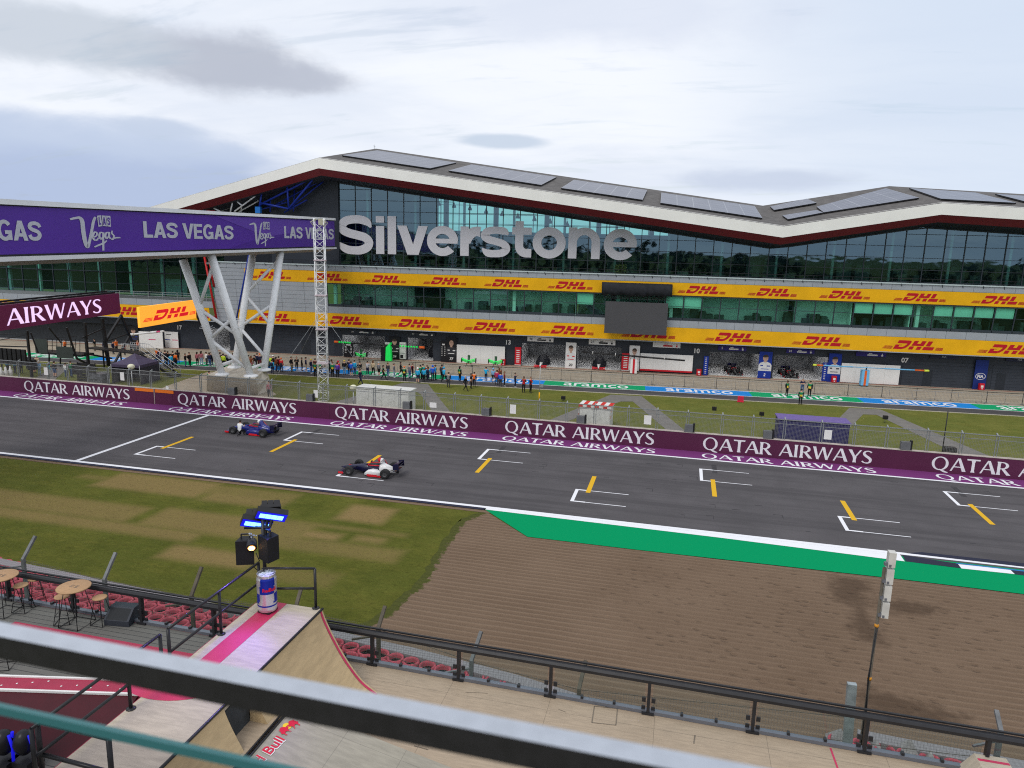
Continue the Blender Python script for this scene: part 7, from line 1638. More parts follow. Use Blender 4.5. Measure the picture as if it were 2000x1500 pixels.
def board_mat():
    m = bpy.data.materials.new('deck_boards'); m.use_nodes = True; t = NT(m.node_tree); b = t.n['Principled BSDF']; co = t.new('ShaderNodeTexCoord').outputs['Object']; s = t.new('ShaderNodeSeparateXYZ'); t.put(s.inputs[0], co)
    f = t.math('LESS_THAN', t.math('FRACT', t.math('DIVIDE', t.math('ADD', s.outputs[1], 50), .19)), .10)
    row = t.math('FLOOR', t.math('DIVIDE', t.math('ADD', s.outputs[1], 50), .19)); rn = t.new('ShaderNodeTexWhiteNoise', noise_dimensions='1D'); t.put(rn.inputs['W'], row)
    n = t.noise(t.mapping(co, (.6, 9, 1)), 2.5, 5, .6)
    c = t.mix(t.math('ADD', t.math('MULTIPLY', n, .6), t.math('MULTIPLY', rn.outputs[0], .4)), (.105, .10, .09, 1), (.155, .15, .135, 1)); c = t.mix(f, c, (.03, .03, .03, 1))
    t.put(b.inputs['Base Color'], c); b.inputs['Roughness'].default_value = .7; return m
M_boards = board_mat()
RA, RB = at(0, 1167, ZD), at(1300, 1398.5, ZD); RD = (RB-RA).normalized(); RN = Vector((-RD.y, RD.x, 0))     # rail line and its outward side
on_rail = lambda x, off=0: RA + RD*((x-RA.x)/RD.x) + RN*off
X_COP = at(630, 1190, ZP).x; Y_RMP = at(630, 1190, ZP).y; X_PL = at(380, 1276, ZP).x
xl, xr = -34.0, 16.0
def slab(name, pts, z, th, m):
    mb = MB(); n = len(pts); mb.add([(p[0], p[1], z) for p in pts]+[(p[0], p[1], z-th) for p in pts], [tuple(range(n)), tuple(range(n, 2*n))[::-1]]+[(i, (i+1) % n, n+(i+1) % n, n+i) for i in range(n)]); return structure(mb, name, m)
slab('skate_floor', [on_rail(X_COP-.1, -.05).xy, on_rail(xr, -.05).xy, (xr, .5), (-9, .5), (-9, 6), (X_COP-.1, 6)], ZD, .35, M_ply)
slab('board_deck', [on_rail(xl, -.05).xy, on_rail(X_COP-.3, -.05).xy, (X_COP-.3, 9.5), (-16, 9.5), (-16, 6), (xl, 6)], ZD-.004, .35, M_boards)
# seams, scuffs and a painted line on the floor
sk = MB(); rr = random.Random(8)
for k in range(26):
    x, y = rr.uniform(-6, 11), rr.uniform(9, 15); a = rr.uniform(-.4, .4)+(math.pi/2 if rr.random() < .4 else 0); L = rr.uniform(.15, .7); w_ = rr.uniform(.01, .03); d = Vector((math.cos(a), math.sin(a), 0)); n_ = Vector((-d.y, d.x, 0))*w_; q = Vector((x, y, ZD+.004))
    sk.add([q, q+d*L, q+d*L+n_, q+n_], [(0, 1, 2, 3)])
structure(sk, 'scuff_marks', mat('scuff', (.16, .13, .10), .7, vary=.3))
a_, b_ = at(1622, 1461, ZD+.005), at(1636, 1500, ZD+.005); rl2 = MB(); dd = (b_-a_).normalized(); nn = Vector((-dd.y, dd.x, 0))*.02; rl2.add([a_-nn, a_+nn, b_+dd*2+nn, b_+dd*2-nn], [(0, 1, 2, 3)]); structure(rl2, 'floor_red_line', M_pink)
mh = MB(); q4 = [at(*q, ZD+.006) for q in ((1161, 1379), (1206, 1384), (1203, 1416), (1156, 1411))]
for i in range(4):
    if i == 3: pass
    p, q = q4[i], q4[(i+1) % 4]; d = (q-p).normalized(); n_ = Vector((-d.y, d.x, 0))*.012; mh.add([p-n_, p+n_, q+n_, q-n_], [(0, 1, 2, 3)])
structure(mh, 'hatch_outline', mat('scuff'))
# black balustrade with glass
t = thing('balustrade', 'black post and glass balustrade with thick top rail along the edge of the skate deck', 'balustrade', (on_rail(0).x, on_rail(0).y, ZD))
R = lambda p: Vector(p)-Vector((on_rail(0).x, on_rail(0).y, ZD))
ztop = lambda px, py: None
q = on_rail(at(1265, 1392, ZD).x); RT = at_plane(1265, 1327, q, RN).z-ZD
mb = MB(R); mb.prism([(-.10, RT-.06), (.08, RT-.06), (.09, RT+.03), (.05, RT+.08), (-.06, RT+.08), (-.11, RT+.02)], RN, (0, 0, 1), RD, on_rail(xl)+Vector((0, 0, ZD-ZD)), 1) if False else None
def sweep(poly_, x0, x1, nm, m):
    mb = MB(R); mb.prism([(a, b+ZD) for a, b in poly_], RN, (0, 0, 1), RD, Vector((on_rail(x0).x, on_rail(x0).y, 0)), (x1-x0)/RD.x); return mb.build(nm, m, t)
sweep([(-.075, RT-.055), (.075, RT-.055), (.085, RT+.02), (.05, RT+.07), (-.05, RT+.07), (-.085, RT+.02)], xl, xr, 'top_rail', M_rail)
sweep([(.055, RT+.085), (.105, RT+.085), (.105, RT+.12), (.055, RT+.12)], xl, xr, 'cable_duct', M_blackish)
sweep([(-.06, .006), (.06, .006), (.06, .09), (-.06, .09)], xl, xr, 'bottom_rail', M_alu)
x_ref = at(1265, 1395, ZD).x; step = (at(1690, 1478, ZD).x-x_ref)/2; pxs = []
for k in range(-14, 7):
    x = x_ref+step*k; pxs.append(x); c = on_rail(x)
    mb = MB(R); mb.bar(c-RN*.02, c-RN*.02+Vector((0, 0, RT-.05)), .12, .07, RD); mb.build('post', M_rail, t)
    mb = MB(R)
    for z, s_ in ((.12, 1), (.33, 1)):
        for sx in (-1, 1): cc = c+RD*(sx*.11)+Vector((0, 0, z)); mb.bar(cc-RD*.045, cc+RD*.045, .03, .11, (0, 0, 1))
    mb.bar(c-RD*.14-RN*.05+Vector((0, 0, .03)), c+RD*.14-RN*.05+Vector((0, 0, .03)), .1, .06); [mb.boxc(R(c-RN*.06+Vector((0, 0, z)))+Vector((on_rail(0).x, on_rail(0).y, ZD)), (.02, .02, .02), 1) for z in (RT-.14, RT-.20, RT-.26)]
    mb.build('bracket', [M_rail, M_steel], t)
    for f in (.33, .66): cc = c+RD*step*f; mb = MB(R); mb.bar(cc-RD*.03+Vector((0, 0, .10)), cc+RD*.03+Vector((0, 0, .10)), .09, .10); mb.build('glass_clamp', M_rail, t)
for a, b in zip(pxs, pxs[1:]):
    mb = MB(R); A, B_ = on_rail(a+.09, .02), on_rail(b-.09, .02); up = Vector((0, 0, 1)); mb.add([A+up*.08, B_+up*.08, B_+up*(RT-.06), A+up*(RT-.06)], [(0, 1, 2, 3)]); mb.build('glass_panel', M_glass_clear, t)
# ------------------------------------------------------------------ quarter pipe with its platform
prof = [atY(x, y, Y_RMP) for x, y in ((630, 1190), (633.5, 1202), (642, 1222), (655, 1248), (671, 1277), (689, 1304), (710, 1330), (738, 1354))]
prof = [(p.x, p.z) for p in prof]; prof[-1] = (prof[-1][0], ZD+.004)
Y_END = at(485, 1333, ZP).y; Y_2 = at(436, 1381, ZP).y
rm = thing('quarter_pipe', 'plywood quarter pipe with striped platform on the skate deck', 'ramp', (X_COP, Y_RMP, ZD)); R = lambda p: Vector(p)-Vector((X_COP, Y_RMP, ZD))
def catm(P, n=5):
    out = []
    for i in range(len(P)-1):
        p0, p1, p2, p3 = P[max(i-1, 0)], P[i], P[i+1], P[min(i+2, len(P)-1)]
        for k in range(n):
            s_ = k/n; out.append(tuple(.5*((2*p1[j])+(-p0[j]+p2[j])*s_+(2*p0[j]-5*p1[j]+4*p2[j]-p3[j])*s_*s_+(-p0[j]+3*p1[j]-3*p2[j]+p3[j])*s_**3) for j in (0, 1)))
    return out+[P[-1]]
pf = catm(prof)
mb = MB(R); mb.loft([[(x, Y_RMP, z) for x, z in pf], [(x, Y_END, z) for x, z in pf]], False, False, True); mb.build('transition', M_ply2, rm)
mb = MB(R); mb.loft([[(x, Y_2, z) for x, z in pf], [(x, 3.5, z) for x, z in pf]], False, False, True); mb.build('transition', M_ply2, rm)
mb = MB(R); mb.box((X_COP-.06, Y_2+.01, ZD), (X_COP-.01, Y_END-.01, ZP-.14)); mb.box((X_COP, Y_2+.01, ZD+.005), (X_COP+1.5, Y_END-.01, ZD+.03)); mb.build('gap_shade', M_in_dark, rm)  # dark sheets stand in for the shade inside the ramp gap
mb = MB(R); o = [(x, z) for x, z in pf]+[(X_COP, ZD)]; mb.add([(x, Y_RMP+.002, z) for x, z in o], [tuple(range(len(o)))]); mb.add([(x, Y_END-.002, z) for x, z in o], [tuple(range(len(o)))]); mb.add([(x, Y_2+.002, z) for x, z in o], [tuple(range(len(o)))]); mb.build('side_panel', M_ply2, rm)
mb = MB(R); i0 = 0; ed = [(x, z) for x, z in pf]; mb.add([(x+.004, Y_RMP-.06, z+.012) for x, z in ed]+[(x+.004, Y_RMP-.13, z+.012) for x, z in ed], [(i, i+1, len(ed)+i+1, len(ed)+i) for i in range(len(ed)-1)]); mb.build('edge_stripe', M_pink, rm)
mb = MB(R); mb.tube([(X_COP, Y_RMP+.01, ZP+.012), (X_COP, 3.5, ZP+.012)], .03, 8); mb.build('coping', M_rail, rm)
mb = MB(R); mb.box((X_PL, 3.5, ZP-.12), (X_COP-.02, Y_RMP, ZP)); mb.build('platform', M_plyt, rm)
xs_, xe_ = at(391, 1289, ZP).x, at(430, 1295, ZP).x
yc = at(340, 1360, ZP).y
mb = MB(R); mb.add([(xs_, Y_RMP, ZP+.004), (xe_, Y_RMP, ZP+.004), (xe_, yc+.6, ZP+.004), (xs_, yc+.6, ZP+.004)], [(0, 1, 2, 3)]); mb.build('pink_stripe', M_pink, rm)
cc_ = Vector((xs_-.1, yc+.45, ZP+.0045)); mb = MB(R); mb.add([cc_+Vector((1.25*math.cos(a), 1.0*math.sin(a)+.35, 0)) for a in [RAD(180+9*k) for k in range(21)]], [tuple(range(21))]); mb.build('pink_circle', M_pink, rm)
mb = MB(R); mb.box((X_PL, 3.5, ZD), (X_PL+.05, Y_RMP, ZP-.125)); mb.box((X_PL+.06, Y_RMP-.05, ZD), (X_COP-.05, Y_RMP-.001, ZP-.125)); mb.build('understructure', M_redd, rm)
mb = MB(R); mb.box((X_PL-.012, 3.5, ZP-.14), (X_PL-.002, Y_RMP, ZP+.002)); mb.build('red_edging', M_redp, rm)
def railing(label, pts, h, mids=(.5,), posts=None, r=.03, nm='platform_railing'):
    p0 = Vector(pts[0]); t = thing(nm, label, 'railing', p0); R_ = lambda p: Vector(p)-p0; up = Vector((0, 0, 1)); mb = MB(R_)
    for f in (1,)+tuple(mids): mb.tube([Vector(p)+up*h*f for p in pts], r, 8)
    mb.build('rails', M_rail, t)
    for p in (posts or pts):
        p = Vector(p); mb = MB(R_); mb.tube([p, p+up*h], r*1.15, 8); mb.lathe([(.09, 0), (.09, .012), (.04, .03)], p, seg=10); mb.build('post', M_rail, t)
    return t
hR = at_plane(613, 1110, at(617, 1188, ZP), Vector((0, 1, 0))).z-ZP
pA, pB = at(517, 1188, ZP), at(617, 1188, ZP); railing('black railing across the far end of the ramp platform', [pA, pB], hR)
pl_ = [at(x, y, ZP) for x, y in ((512, 1192), (430, 1238))]; xl_ = X_PL+.07
railing('black railing along the left edge of the ramp platform', [(xl_, Y_RMP-.1, ZP), (xl_, pl_[1].y, ZP), (xl_, at(327, 1318, ZP).y, ZP)], hR)
ya, yb_ = at(308, 1330, ZP).y, at(250, 1383, ZP).y
railing('second black railing on the platform, nearer, over the red pit', [(xl_, ya, ZP), (xl_, yb_, ZP), (xl_, yb_-2.0, ZP)], hR)
gA, gB = at(98, 1520, ZP-.2), at(222, 1560, ZP-.2); 
c1, c2 = at(72, 1408, ZP+hR), at(212, 1443, ZP+hR); railing('short black railing at the near corner of the platform', [(c1.x, c1.y, ZP), (c2.x, c2.y, ZP)], hR, (.42,), r=.036)
# drinks cooler shaped like a can
cp = at(523, 1193, ZP); can = thing('can_cooler', 'blue and silver drinks cooler shaped like a big can, full of ice', 'cooler', cp, RAD(-6)); Hc = at_plane(523, 1119, cp, Vector((0, 1, 0))).z-ZP; rc = .225
M_cb, M_cs = paint('can_blue', 22, 44, 158, .9, rough=.25, metal=.2), mat('can_silver', (.62, .62, .66), .28, metal=.7, vary=.06)
mb = MB(); seg_ = 48; hs = [.06, .12, .14, .20, .24]+[.28+.05*k for k in range(14)]+[.95, .985]
hs = [h*Hc for h in hs]; rad = lambda h: rc*(1 if .1*Hc < h < .93*Hc else .93)
P = [(rad(h)*math.cos(2*math.pi*k/seg_), rad(h)*math.sin(2*math.pi*k/seg_), h) for h in hs for k in range(seg_)]
for j in range(len(hs)-1):
    f = [(j*seg_+k, j*seg_+(k+1) % seg_, (j+1)*seg_+(k+1) % seg_, (j+1)*seg_+k) for k in range(seg_)]; hm = (hs[j]+hs[j+1])/2/Hc
    for k in range(seg_):
        a = ((k+.5)/seg_*360+90) % 360; sl = a - 9*(hm-.5)*2       # 0 = facing the stand
        q_ = math.floor(((sl+8) % 360)/90) % 2 == 0
        blue = q_ if hm > .53 else not q_
        if hm < .27: blue = .19 < hm < .225
        if hm > .93: blue = False
        mb.add([P[i] for i in f[k]], [(0, 1, 2, 3)], True, 0 if blue else 1)
me_o = mb.build('can_body', [M_cb, M_cs], can)
mb = MB(); mb.lathe([(rc*.93, Hc*.985), (rc*.95, Hc), (rc*.86, Hc), (rc*.84, Hc*.93)], seg=32, caps=False); mb.build('rim', M_cs, can)
mb = MB(); mb.lathe([(0, Hc*.93), (rc*.85, Hc*.93)], seg=24); rr = random.Random(4)
for k in range(60): a, r_ = rr.uniform(0, 6.28), rc*.8*math.sqrt(rr.random()); mb.boxc((r_*math.cos(a), r_*math.sin(a), Hc*.935+rr.uniform(0, .03)), (rr.uniform(.03, .06),)*3)
mb.build('ice', mat('ice', (.60, .66, .74), .15, vary=.2, vscale=20), can)
mb = MB(); mb.box((-.16, -.16, 0), (.16, .16, Hc*.06)); mb.build('base', M_blackish, can)
def wrap_text(s, parent, r, z, h, a0, m, bold=.03, slant=0):
    V, F, asp = text_pieces(s, bold); mb = MB(); W = asp*h; mb.add([((r+.004)*math.cos(a0+(x*h-W/2)/r), (r+.004)*math.sin(a0+(x*h-W/2)/r), z+y*h) for x, y in V], F, False); return mb.build('lettering', m, parent)
M_rbr = paint('bull_red', 208, 24, 56, .95); wrap_text('Red', can, rc, Hc*.60, .085, RAD(-90+35), M_rbr); wrap_text('Bull', can, rc, Hc*.60, .095, RAD(-90+72), M_rbr)
# pole with floodlights, speakers and a lamp
pp = at(520, 1176, ZP); lp = thing('light_pole', 'black pole carrying blue lit floodlights and a round amber lamp', 'light pole', pp); zt_ = lambda x, y: atY(x, y, pp.y)-pp
mb = MB(); hp = zt_(507, 1010).z; mb.tube([(0, 0, 0), (0, 0, hp)], .045, 10); mb.lathe([(.15, 0), (.15, .02), (.06, .05)], seg=12); mb.build('pole', M_rail, lp)
M_led_b = mat('led_blue', (.2, .35, .9), .4, emit=(.10, .32, 1.0), estr=4.2, vary=.02); M_blue_glow = paint('lens_blue', 20, 20, 190, emit=(.01, .01, .7), estr=.7)
for x, y in ((501, 1024), (530, 1009)):
    c = zt_(x, y); mb = MB(lambda p, c=c: c+Vector(p)); f = Vector((.32, -.72, -.60)).normalized(); rx = f.cross(Vector((0, 0, 1))).normalized(); uy = rx.cross(f); rx, uy = rx*.94+uy*.34, uy*.94-rx*.34
    mb.prism([(-.35, -.165), (.35, -.165), (.35, .165), (-.35, .165)], rx, uy, f, (0, 0, 0), -.14); mb.build('floodlight', M_rail, lp)
    mb = MB(lambda p, c=c: c+Vector(p)); mb.prism([(-.34, -.155), (.34, -.155), (.34, .155), (-.34, .155)], rx, uy, f, f*.002, .006); mb.build('lens_frame', M_blue_glow, lp)
    mb = MB(lambda p, c=c: c+Vector(p)); [mb.prism([(-.27+.136*k, -.085), (-.14+.136*k, -.085), (-.14+.136*k, .085), (-.27+.136*k, .085)], rx, uy, f, f*.010, .004) for k in range(4)]; mb.build('led_strip', M_led_b, lp)
for x, y in ((488, 1013), (518, 997)):
    c = zt_(x, y); mb = MB(lambda p, c=c: c+Vector(p)+Vector((0, .25, 0))); f = Vector((-.3, .6, .55)).normalized(); rx = f.cross(Vector((0, 0, 1))).normalized(); uy = rx.cross(f); [mb.prism([(-.21+.14*k, -.11), (-.08+.14*k, -.11), (-.08+.14*k, .11), (-.21+.14*k, .11)], rx, uy, f, (0, 0, 0), .12) for k in range(3)]; mb.prism([(-.23, -.13), (.23, -.13), (.23, .13), (-.23, .13)], rx, uy, f, (0, 0, 0), -.08); mb.build('rear_floodlight', M_rail, lp)
mb = MB(); a, b = zt_(478, 1031), zt_(526, 1030); mb.tube([a, b], .035, 8); [mb.bar(zt_(x, 1030), zt_(x, y)+Vector((0, .1, 0)), .05) for x, y in ((490, 1018), (520, 1000), (500, 1028), (527, 1014))]; mb.tube([zt_(527, 1036), zt_(527, 1062)], .03, 6); mb.build('crossbar', M_rail, lp)
c = zt_(497, 1066)+Vector((0, -.12, 0)); f = Vector((.45, -.72, -.35)).normalized(); q_ = f.to_track_quat('Z', 'Y').to_matrix(); mb = MB(lambda p: c+q_@Vector(p)); mb.lathe([(.06, -.26), (.12, -.22), (.13, 0), (.125, .01)], seg=16); mb.build('amber_lamp', M_rail, lp)
mb = MB(lambda p: c+q_@Vector(p)); mb.lathe([(0, .014), (.085, .014)], seg=16); mb.build('lamp_lens', mat('amber_glow', (.9, .5, .15), .4, emit=(1, .42, .10), estr=1.6, vary=.02), lp)
mb = MB(lambda p: c+q_@Vector(p)); [mb.lathe([(0, .02), (.024, .02)], (.05*math.cos(a), .05*math.sin(a), 0), seg=8) for a in [k*1.047 for k in range(6)]]; mb.lathe([(0, .02), (.024, .02)], seg=8); mb.build('lamp_cells', mat('amber_cell', (1, .8, .5), .4, emit=(1, .75, .4), estr=4, vary=.02), lp)
mb = MB(); cl = zt_(494, 1045); [mb.ball(cl+Vector((rr.uniform(-.13, .13), -.05, rr.uniform(-.05, .06))), .022, 6, 4) for k in range(12)]; mb.build('clamps', M_steel, lp)
mb = MB(); mb.tube([zt_(500, 1080), zt_(503, 1095)+Vector((.05, 0, 0)), zt_(496, 1108), zt_(510, 1120)], .012, 5); mb.build('cable', M_blackish, lp)
for (x, y, rz, lb) in ((481, 1075, 22, 'black loudspeaker hung left of the light pole'), (525.5, 1069, -28, 'black loudspeaker hung right of the light pole')):
    c = atY(x, y, pp.y+(.05 if x < 500 else -.02)); t = thing('hanging_loudspeaker', lb, 'speaker', c, RAD(rz), 'loudspeakers on the light pole'); mb = MB(); mb.add([(a*w_, b_, z) for z in (-.30, .30) for a, b_, w_ in ((-1, -.16, .21), (1, -.16, .21), (1, .18, .14), (-1, .18, .14))], [(0, 1, 2, 3), (4, 5, 6, 7), (0, 1, 5, 4), (1, 2, 6, 5), (2, 3, 7, 6), (3, 0, 4, 7)]); mb.build('cabinet', mat('speaker_black', (.012, .012, .014), .6, vary=.1), t)
    mb = MB(); mb.bar((-.1, 0, .30), (-.1, 0, .42), .03); mb.bar((.1, 0, .30), (.1, 0, .42), .03); mb.bar((-.1, 0, .42), (.1, 0, .42), .03); mb.build('bracket', M_rail, t)
for x, y, tgt, pw in ((501, 1024, (X_COP-.9, Y_RMP-3.0, ZP), 190), (530, 1009, (X_COP-.5, Y_RMP-1.4, ZP), 90)):
    ld = bpy.data.lights.new('blue_flood', 'SPOT'); ld.energy = pw; ld.color = (.26, .14, 1.0); ld.spot_size = RAD(62); ld.spot_blend = .7; ld.shadow_soft_size = .12
    lo_ = bpy.data.objects.new('blue_flood', ld); COL.objects.link(lo_); lo_.parent = lp; c = zt_(x, y)+Vector((.08, -.2, -.16)); lo_.location = c; lo_.rotation_euler = (pp+c-Vector(tgt)).to_track_quat('Z', 'Y').to_euler()
# second ramp with printed logo, near the camera
zb2_ = 6.1
a0, a1 = at(556, 1399, zb2_), at(470, 1510, zb2_)
bx = thing('bank_ramp', 'pale plywood bank with black edge and red bull logo, partly behind the near handrail', 'ramp', (a0.x, a0.y, ZD)); R = lambda p: Vector(p)-Vector((a0.x, a0.y, ZD))
xb = a0.x; y1, y0 = a0.y+.35, a1.y-2
mb = MB(R); mb.add([(xb, y1, zb2_), (xb, y0, zb2_), (xb+5.2, y0, ZD+.01), (xb+5.2, y1, ZD+.01)], [(0, 1, 2, 3)]); mb.add([(xb, y1, zb2_), (xb+5.2, y1, ZD+.01), (xb, y1, ZD)], [(0, 1, 2)]); mb.build('bank', ply_mat('plywood_bank', (.325, .295, .235), (1.22, 2.44), 1, (1, 5, 1), .35, .4), bx)
mb = MB(R); mb.tube([(xb, y1, zb2_+.01), (xb, y0, zb2_+.01)], .022, 8); mb.tube([(xb-.09, y1, zb2_+.01), (xb-.09, y0, zb2_+.01)], .022, 8); mb.build('edge_pipe', M_rail, bx)
mb = MB(R); mb.box((xb-1.35, y0, zb2_-.1), (xb-.12, at(505, 1392, zb2_).y, zb2_-.002)); mb.build('top_shelf', M_ply, bx)
mb = MB(R); mb.box((xb-1.3, y0, ZD+.01), (xb-.05, y1-.1, zb2_-.105)); mb.build('frame', M_in_dark, bx)
sl = Vector((5.2, 0, ZD+.01-zb2_)).normalized(); yy_ = Vector((0, 1, 0)); nn = sl.cross(yy_); nn = nn if nn.z > 0 else -nn; P0 = Vector((xb, 0, zb2_))
bpl = lambda x, y: at_plane(x, y, P0, nn)
pS, pE = bpl(486, 1518), bpl(557, 1446); ex = (pE-pS).normalized(); ey = nn.cross(ex).normalized(); ln = (pE-pS).length
mb = MB(R); text(mb, 'Red Bull', pS-ey*.02, ex, ey, nn, ln*.20, ln, .05, lift=.010, mat=0); mb.build('logo_outline', M_white_p, bx)
mb = MB(R); text(mb, 'Red Bull', pS, ex, ey, nn, ln*.19, ln, .012, lift=.016, mat=0); mb.build('logo_lettering', M_rbr, bx)
q0, q1 = bpl(562, 1443), bpl(594, 1418); e2 = (q1-q0).normalized(); f2 = nn.cross(e2).normalized(); L2 = (q1-q0).length
sun_ = MB(R); emit(sun_, [poly(*[(.5+.19*math.cos(a), .52+.19*math.sin(a)) for a in [k*.3927 for k in range(16)]])], q0, e2, f2, nn, L2, L2, lift=.010); sun_.build('logo_disc', paint('bull_yellow', 232, 196, 50), bx)
BULL = [(0, .34), (.07, .50), (.05, .60), (.10, .56), (.15, .62), (.26, .66), (.36, .58), (.43, .50), (.46, .56), (.50, .50), (.48, .42), (.43, .38), (.38, .36), (.36, .25), (.42, .17), (.36, .18), (.30, .30), (.20, .34), (.13, .26), (.14, .14), (.08, .16), (.08, .30)]
bl_m = MB(R); emit(bl_m, [(BULL, [tuple(range(len(BULL)))]), ([(1-x, y) for x, y in BULL], [tuple(range(len(BULL)))])], q0, e2, f2, nn, L2, L2, 0, 0, lift=.014); bl_m.build('logo_bulls', M_rbr, bx)
p = at(457, 1462, ZD+.8); t = thing('ice_box', 'small white fridge box tucked under the ramp edge', 'box', (p.x, p.y, ZD+.02), RAD(20)); mb = MB(); mb.box((-.25, -.22, 0), (.25, .22, .85)); mb.build('body', M_cab_w, t); mb = MB(); mb.box((-.2, -.235, .1), (.2, -.222, .75)); mb.build('door', M_alu, t)
p = at(1935, 1486, ZD+.35); t = thing('ramp_corner', 'small plywood ramp top with pink stripe at the deck edge, lower right', 'ramp', (p.x, p.y, ZD)); mb = MB(); w_ = .30; mb.loft([[(-w_*1.9, -1.6, .0), (w_*1.9, -1.6, .0), (w_*1.9, .1, .0), (-w_*1.9, .1, .0)], [(-w_, -1.1, .42), (w_, -1.1, .42), (w_, .06, .42), (-w_, .06, .42)]], True, True, False); mb.build('body', M_plyt, t); mb = MB(); mb.box((-w_+.01, -.16, .4205), (w_-.01, -.09, .425)); mb.build('stripe', M_pink, t)
# ------------------------------------------------------------------ red pit with pump ramp at the left
zr = ZD+.32
ra, rb = at(30, 1214, zr), at(372, 1276, zr); pit = thing('red_pit', 'pink rimmed red riding pit sunk in the board deck', 'pit', (ra.x, ra.y, ZD)); R = lambda p: Vector(p)-Vector((ra.x, ra.y, ZD)); d = (rb-ra).normalized(); nn = Vector((d.y, -d.x, 0)); L = (rb-ra).length
mb = MB(R); mb.prism([(0, 0), (.24, 0), (.24, -.30), (0, -.30)], nn, (0, 0, 1), d, ra, L+1); mb.prism([(.24, 0), (6, 0), (6, -.30), (.24, -.30)], nn, (0, 0, 1), d, ra, .24); mb.build('rim', M_redp, pit)
mb = MB(R); mb.add([ra+nn*.24, rb+d+nn*.24, rb+d+nn*.26-Vector((0, 0, 1.0)), ra+nn*.26-Vector((0, 0, 1.0))], [(0, 1, 2, 3)]); z1_ = Vector((0, 0, 1.0)); mb.add([ra+nn*.26-z1_, rb+d+nn*.26-z1_, rb+d+nn*7-z1_, ra+nn*7-z1_], [(0, 1, 2, 3)]); mb.build('pit_wall', M_redd, pit)
k0, k1, k2, k3 = [at(x, y, ZD+.5) for x, y in ((-60, 1319), (300, 1331), (270, 1357), (-60, 1346))]
pr_ = thing('pump_ramp', 'long red ramp beam with white edges inside the pit', 'ramp', (k0.x, k0.y, ZD-.6)); R = lambda p: Vector(p)-Vector((k0.x, k0.y, ZD-.6)); dn = Vector((0, 0, -1.0))
mb = MB(R); mb.add([k0, k1, k2, k3, k0+dn, k1+dn, k2+dn, k3+dn], [(0, 1, 2, 3), (0, 1, 5, 4), (1, 2, 6, 5), (2, 3, 7, 6), (3, 0, 4, 7)]); mb.build('beam', M_redp, pr_)
mb = MB(R); [mb.bar(a+Vector((0, 0, .01)), b+Vector((0, 0, .01)), .05, .05) for a, b in ((k0, k1), (k3, k2))]; mb.build('white_edges', M_white_p, pr_)
mb = MB(R); rr = random.Random(6); [mb.ball(k0.lerp(k1, s_).lerp(k3.lerp(k2, s_), .25+.5*rr.random())+Vector((0, 0, .006)), (.025, .025, .006), 6, 4) for s_ in [.1+.085*i for i in range(10)]]; mb.build('bolts', M_white_p, pr_)
mb = MB(R); w0, w1 = k3+Vector((0, -.02, -.02)), k2+Vector((0, -.02, -.02)); mb.add([w0, w1, w1+Vector((.3, -3.5, -1.2)), w0+Vector((0, -3.5, -1.2))], [(0, 1, 2, 3)]); mb.build('red_bank', M_redd, pr_)
for x, y, lb in ((13, 1470, 'dark moving head stage light with blue rims, left of the pair'), (52, 1470, 'dark moving head stage light with blue rims, right of the pair')):
    p = at(x, y+25, ZD); t = thing('stage_light', lb, 'stage light', (p.x, p.y, ZD-.02), 0, 'stage lights at the lower left'); mb = MB(); mb.box((-.24, -.2, 0), (.24, .2, .22)); mb.ball((0, 0, .55), (.2, .2, .27), 12, 8); mb.build('body', M_rail, t)
    for s_ in (-1, 1): mb = MB(); mb.tube([(s_*.25, -.05, .22), (s_*.27, -.05, .5), (s_*.2, -.05, .78)], .03, 6); mb.build('glowing_rim', M_blue_glow, t)
# ------------------------------------------------------------------ bar tables and stools, stage monitor
M_oak = ply_mat('oak_top', (.40, .235, .115), None, 1.5, (2, 12, 1), .15)
def bar_table(label, x, y):
    q = at(x, y, ZD); t = thing('bar_table', label, 'table', (q.x, q.y, ZD), 0, 'round bar tables on the board deck'); H = 1.13; mb = MB(); mb.lathe([(.40, H-.045), (.425, H-.03), (.425, H-.01), (.41, H)], seg=28); mb.build('table_top', M_oak, t)
    mb = MB(); [mb.boxc((.03+sx*.07, sy*.05, H+.002), (.09, .015, .004)) for sx in (-1, 1) for sy in (-1, 0, 1)]; mb.build('printed_mark', M_frame, t)
    f = [(-.30, -.30), (.30, -.30), (.30, .30), (-.30, .30)]
    for a in f: mb = MB(); mb.tube([(a[0]*.55, a[1]*.55, H-.05), (a[0]*1.05, a[1]*1.05, .012)], .011, 6); mb.build('leg', M_rail, t)
    mb = MB(); mb.tube([(a*1.05, b*1.05, .014) for a, b in f+[f[0]]], .011, 6); mb.build('base_frame', M_rail, t)
def stool(label, x, y):
    q = at(x, y, ZD); t = thing('bar_stool', label, 'stool', (q.x, q.y, ZD), RAD(rp.uniform(0, 60)), 'bar stools with wooden seats'); H = .79; mb = MB(); mb.lathe([(.16, H-.045), (.19, H-.03), (.19, H-.01), (.17, H)], seg=20); mb.build('seat', M_oak, t)
    f = [(-.2, -.2), (.2, -.2), (.2, .2), (-.2, .2)]
    for a in f: mb = MB(); mb.tube([(a[0]*.45, a[1]*.45, H-.04), (a[0]*.6, a[1]*.6, .55), (*a, .01)], .010, 6); mb.build('leg', M_rail, t)
    mb = MB(); mb.tube([(*a, .012) for a in f+[f[0]]], .010, 6); mb.tube([(a*.8, b*.8, .27) for a, b in f+[f[0]]], .008, 6); mb.build('foot_ring', M_rail, t)
bar_table('round wooden bar table with wire legs, between two stools', 151, 1219); bar_table('round wooden bar table cut off by the left edge', 10, 1196)
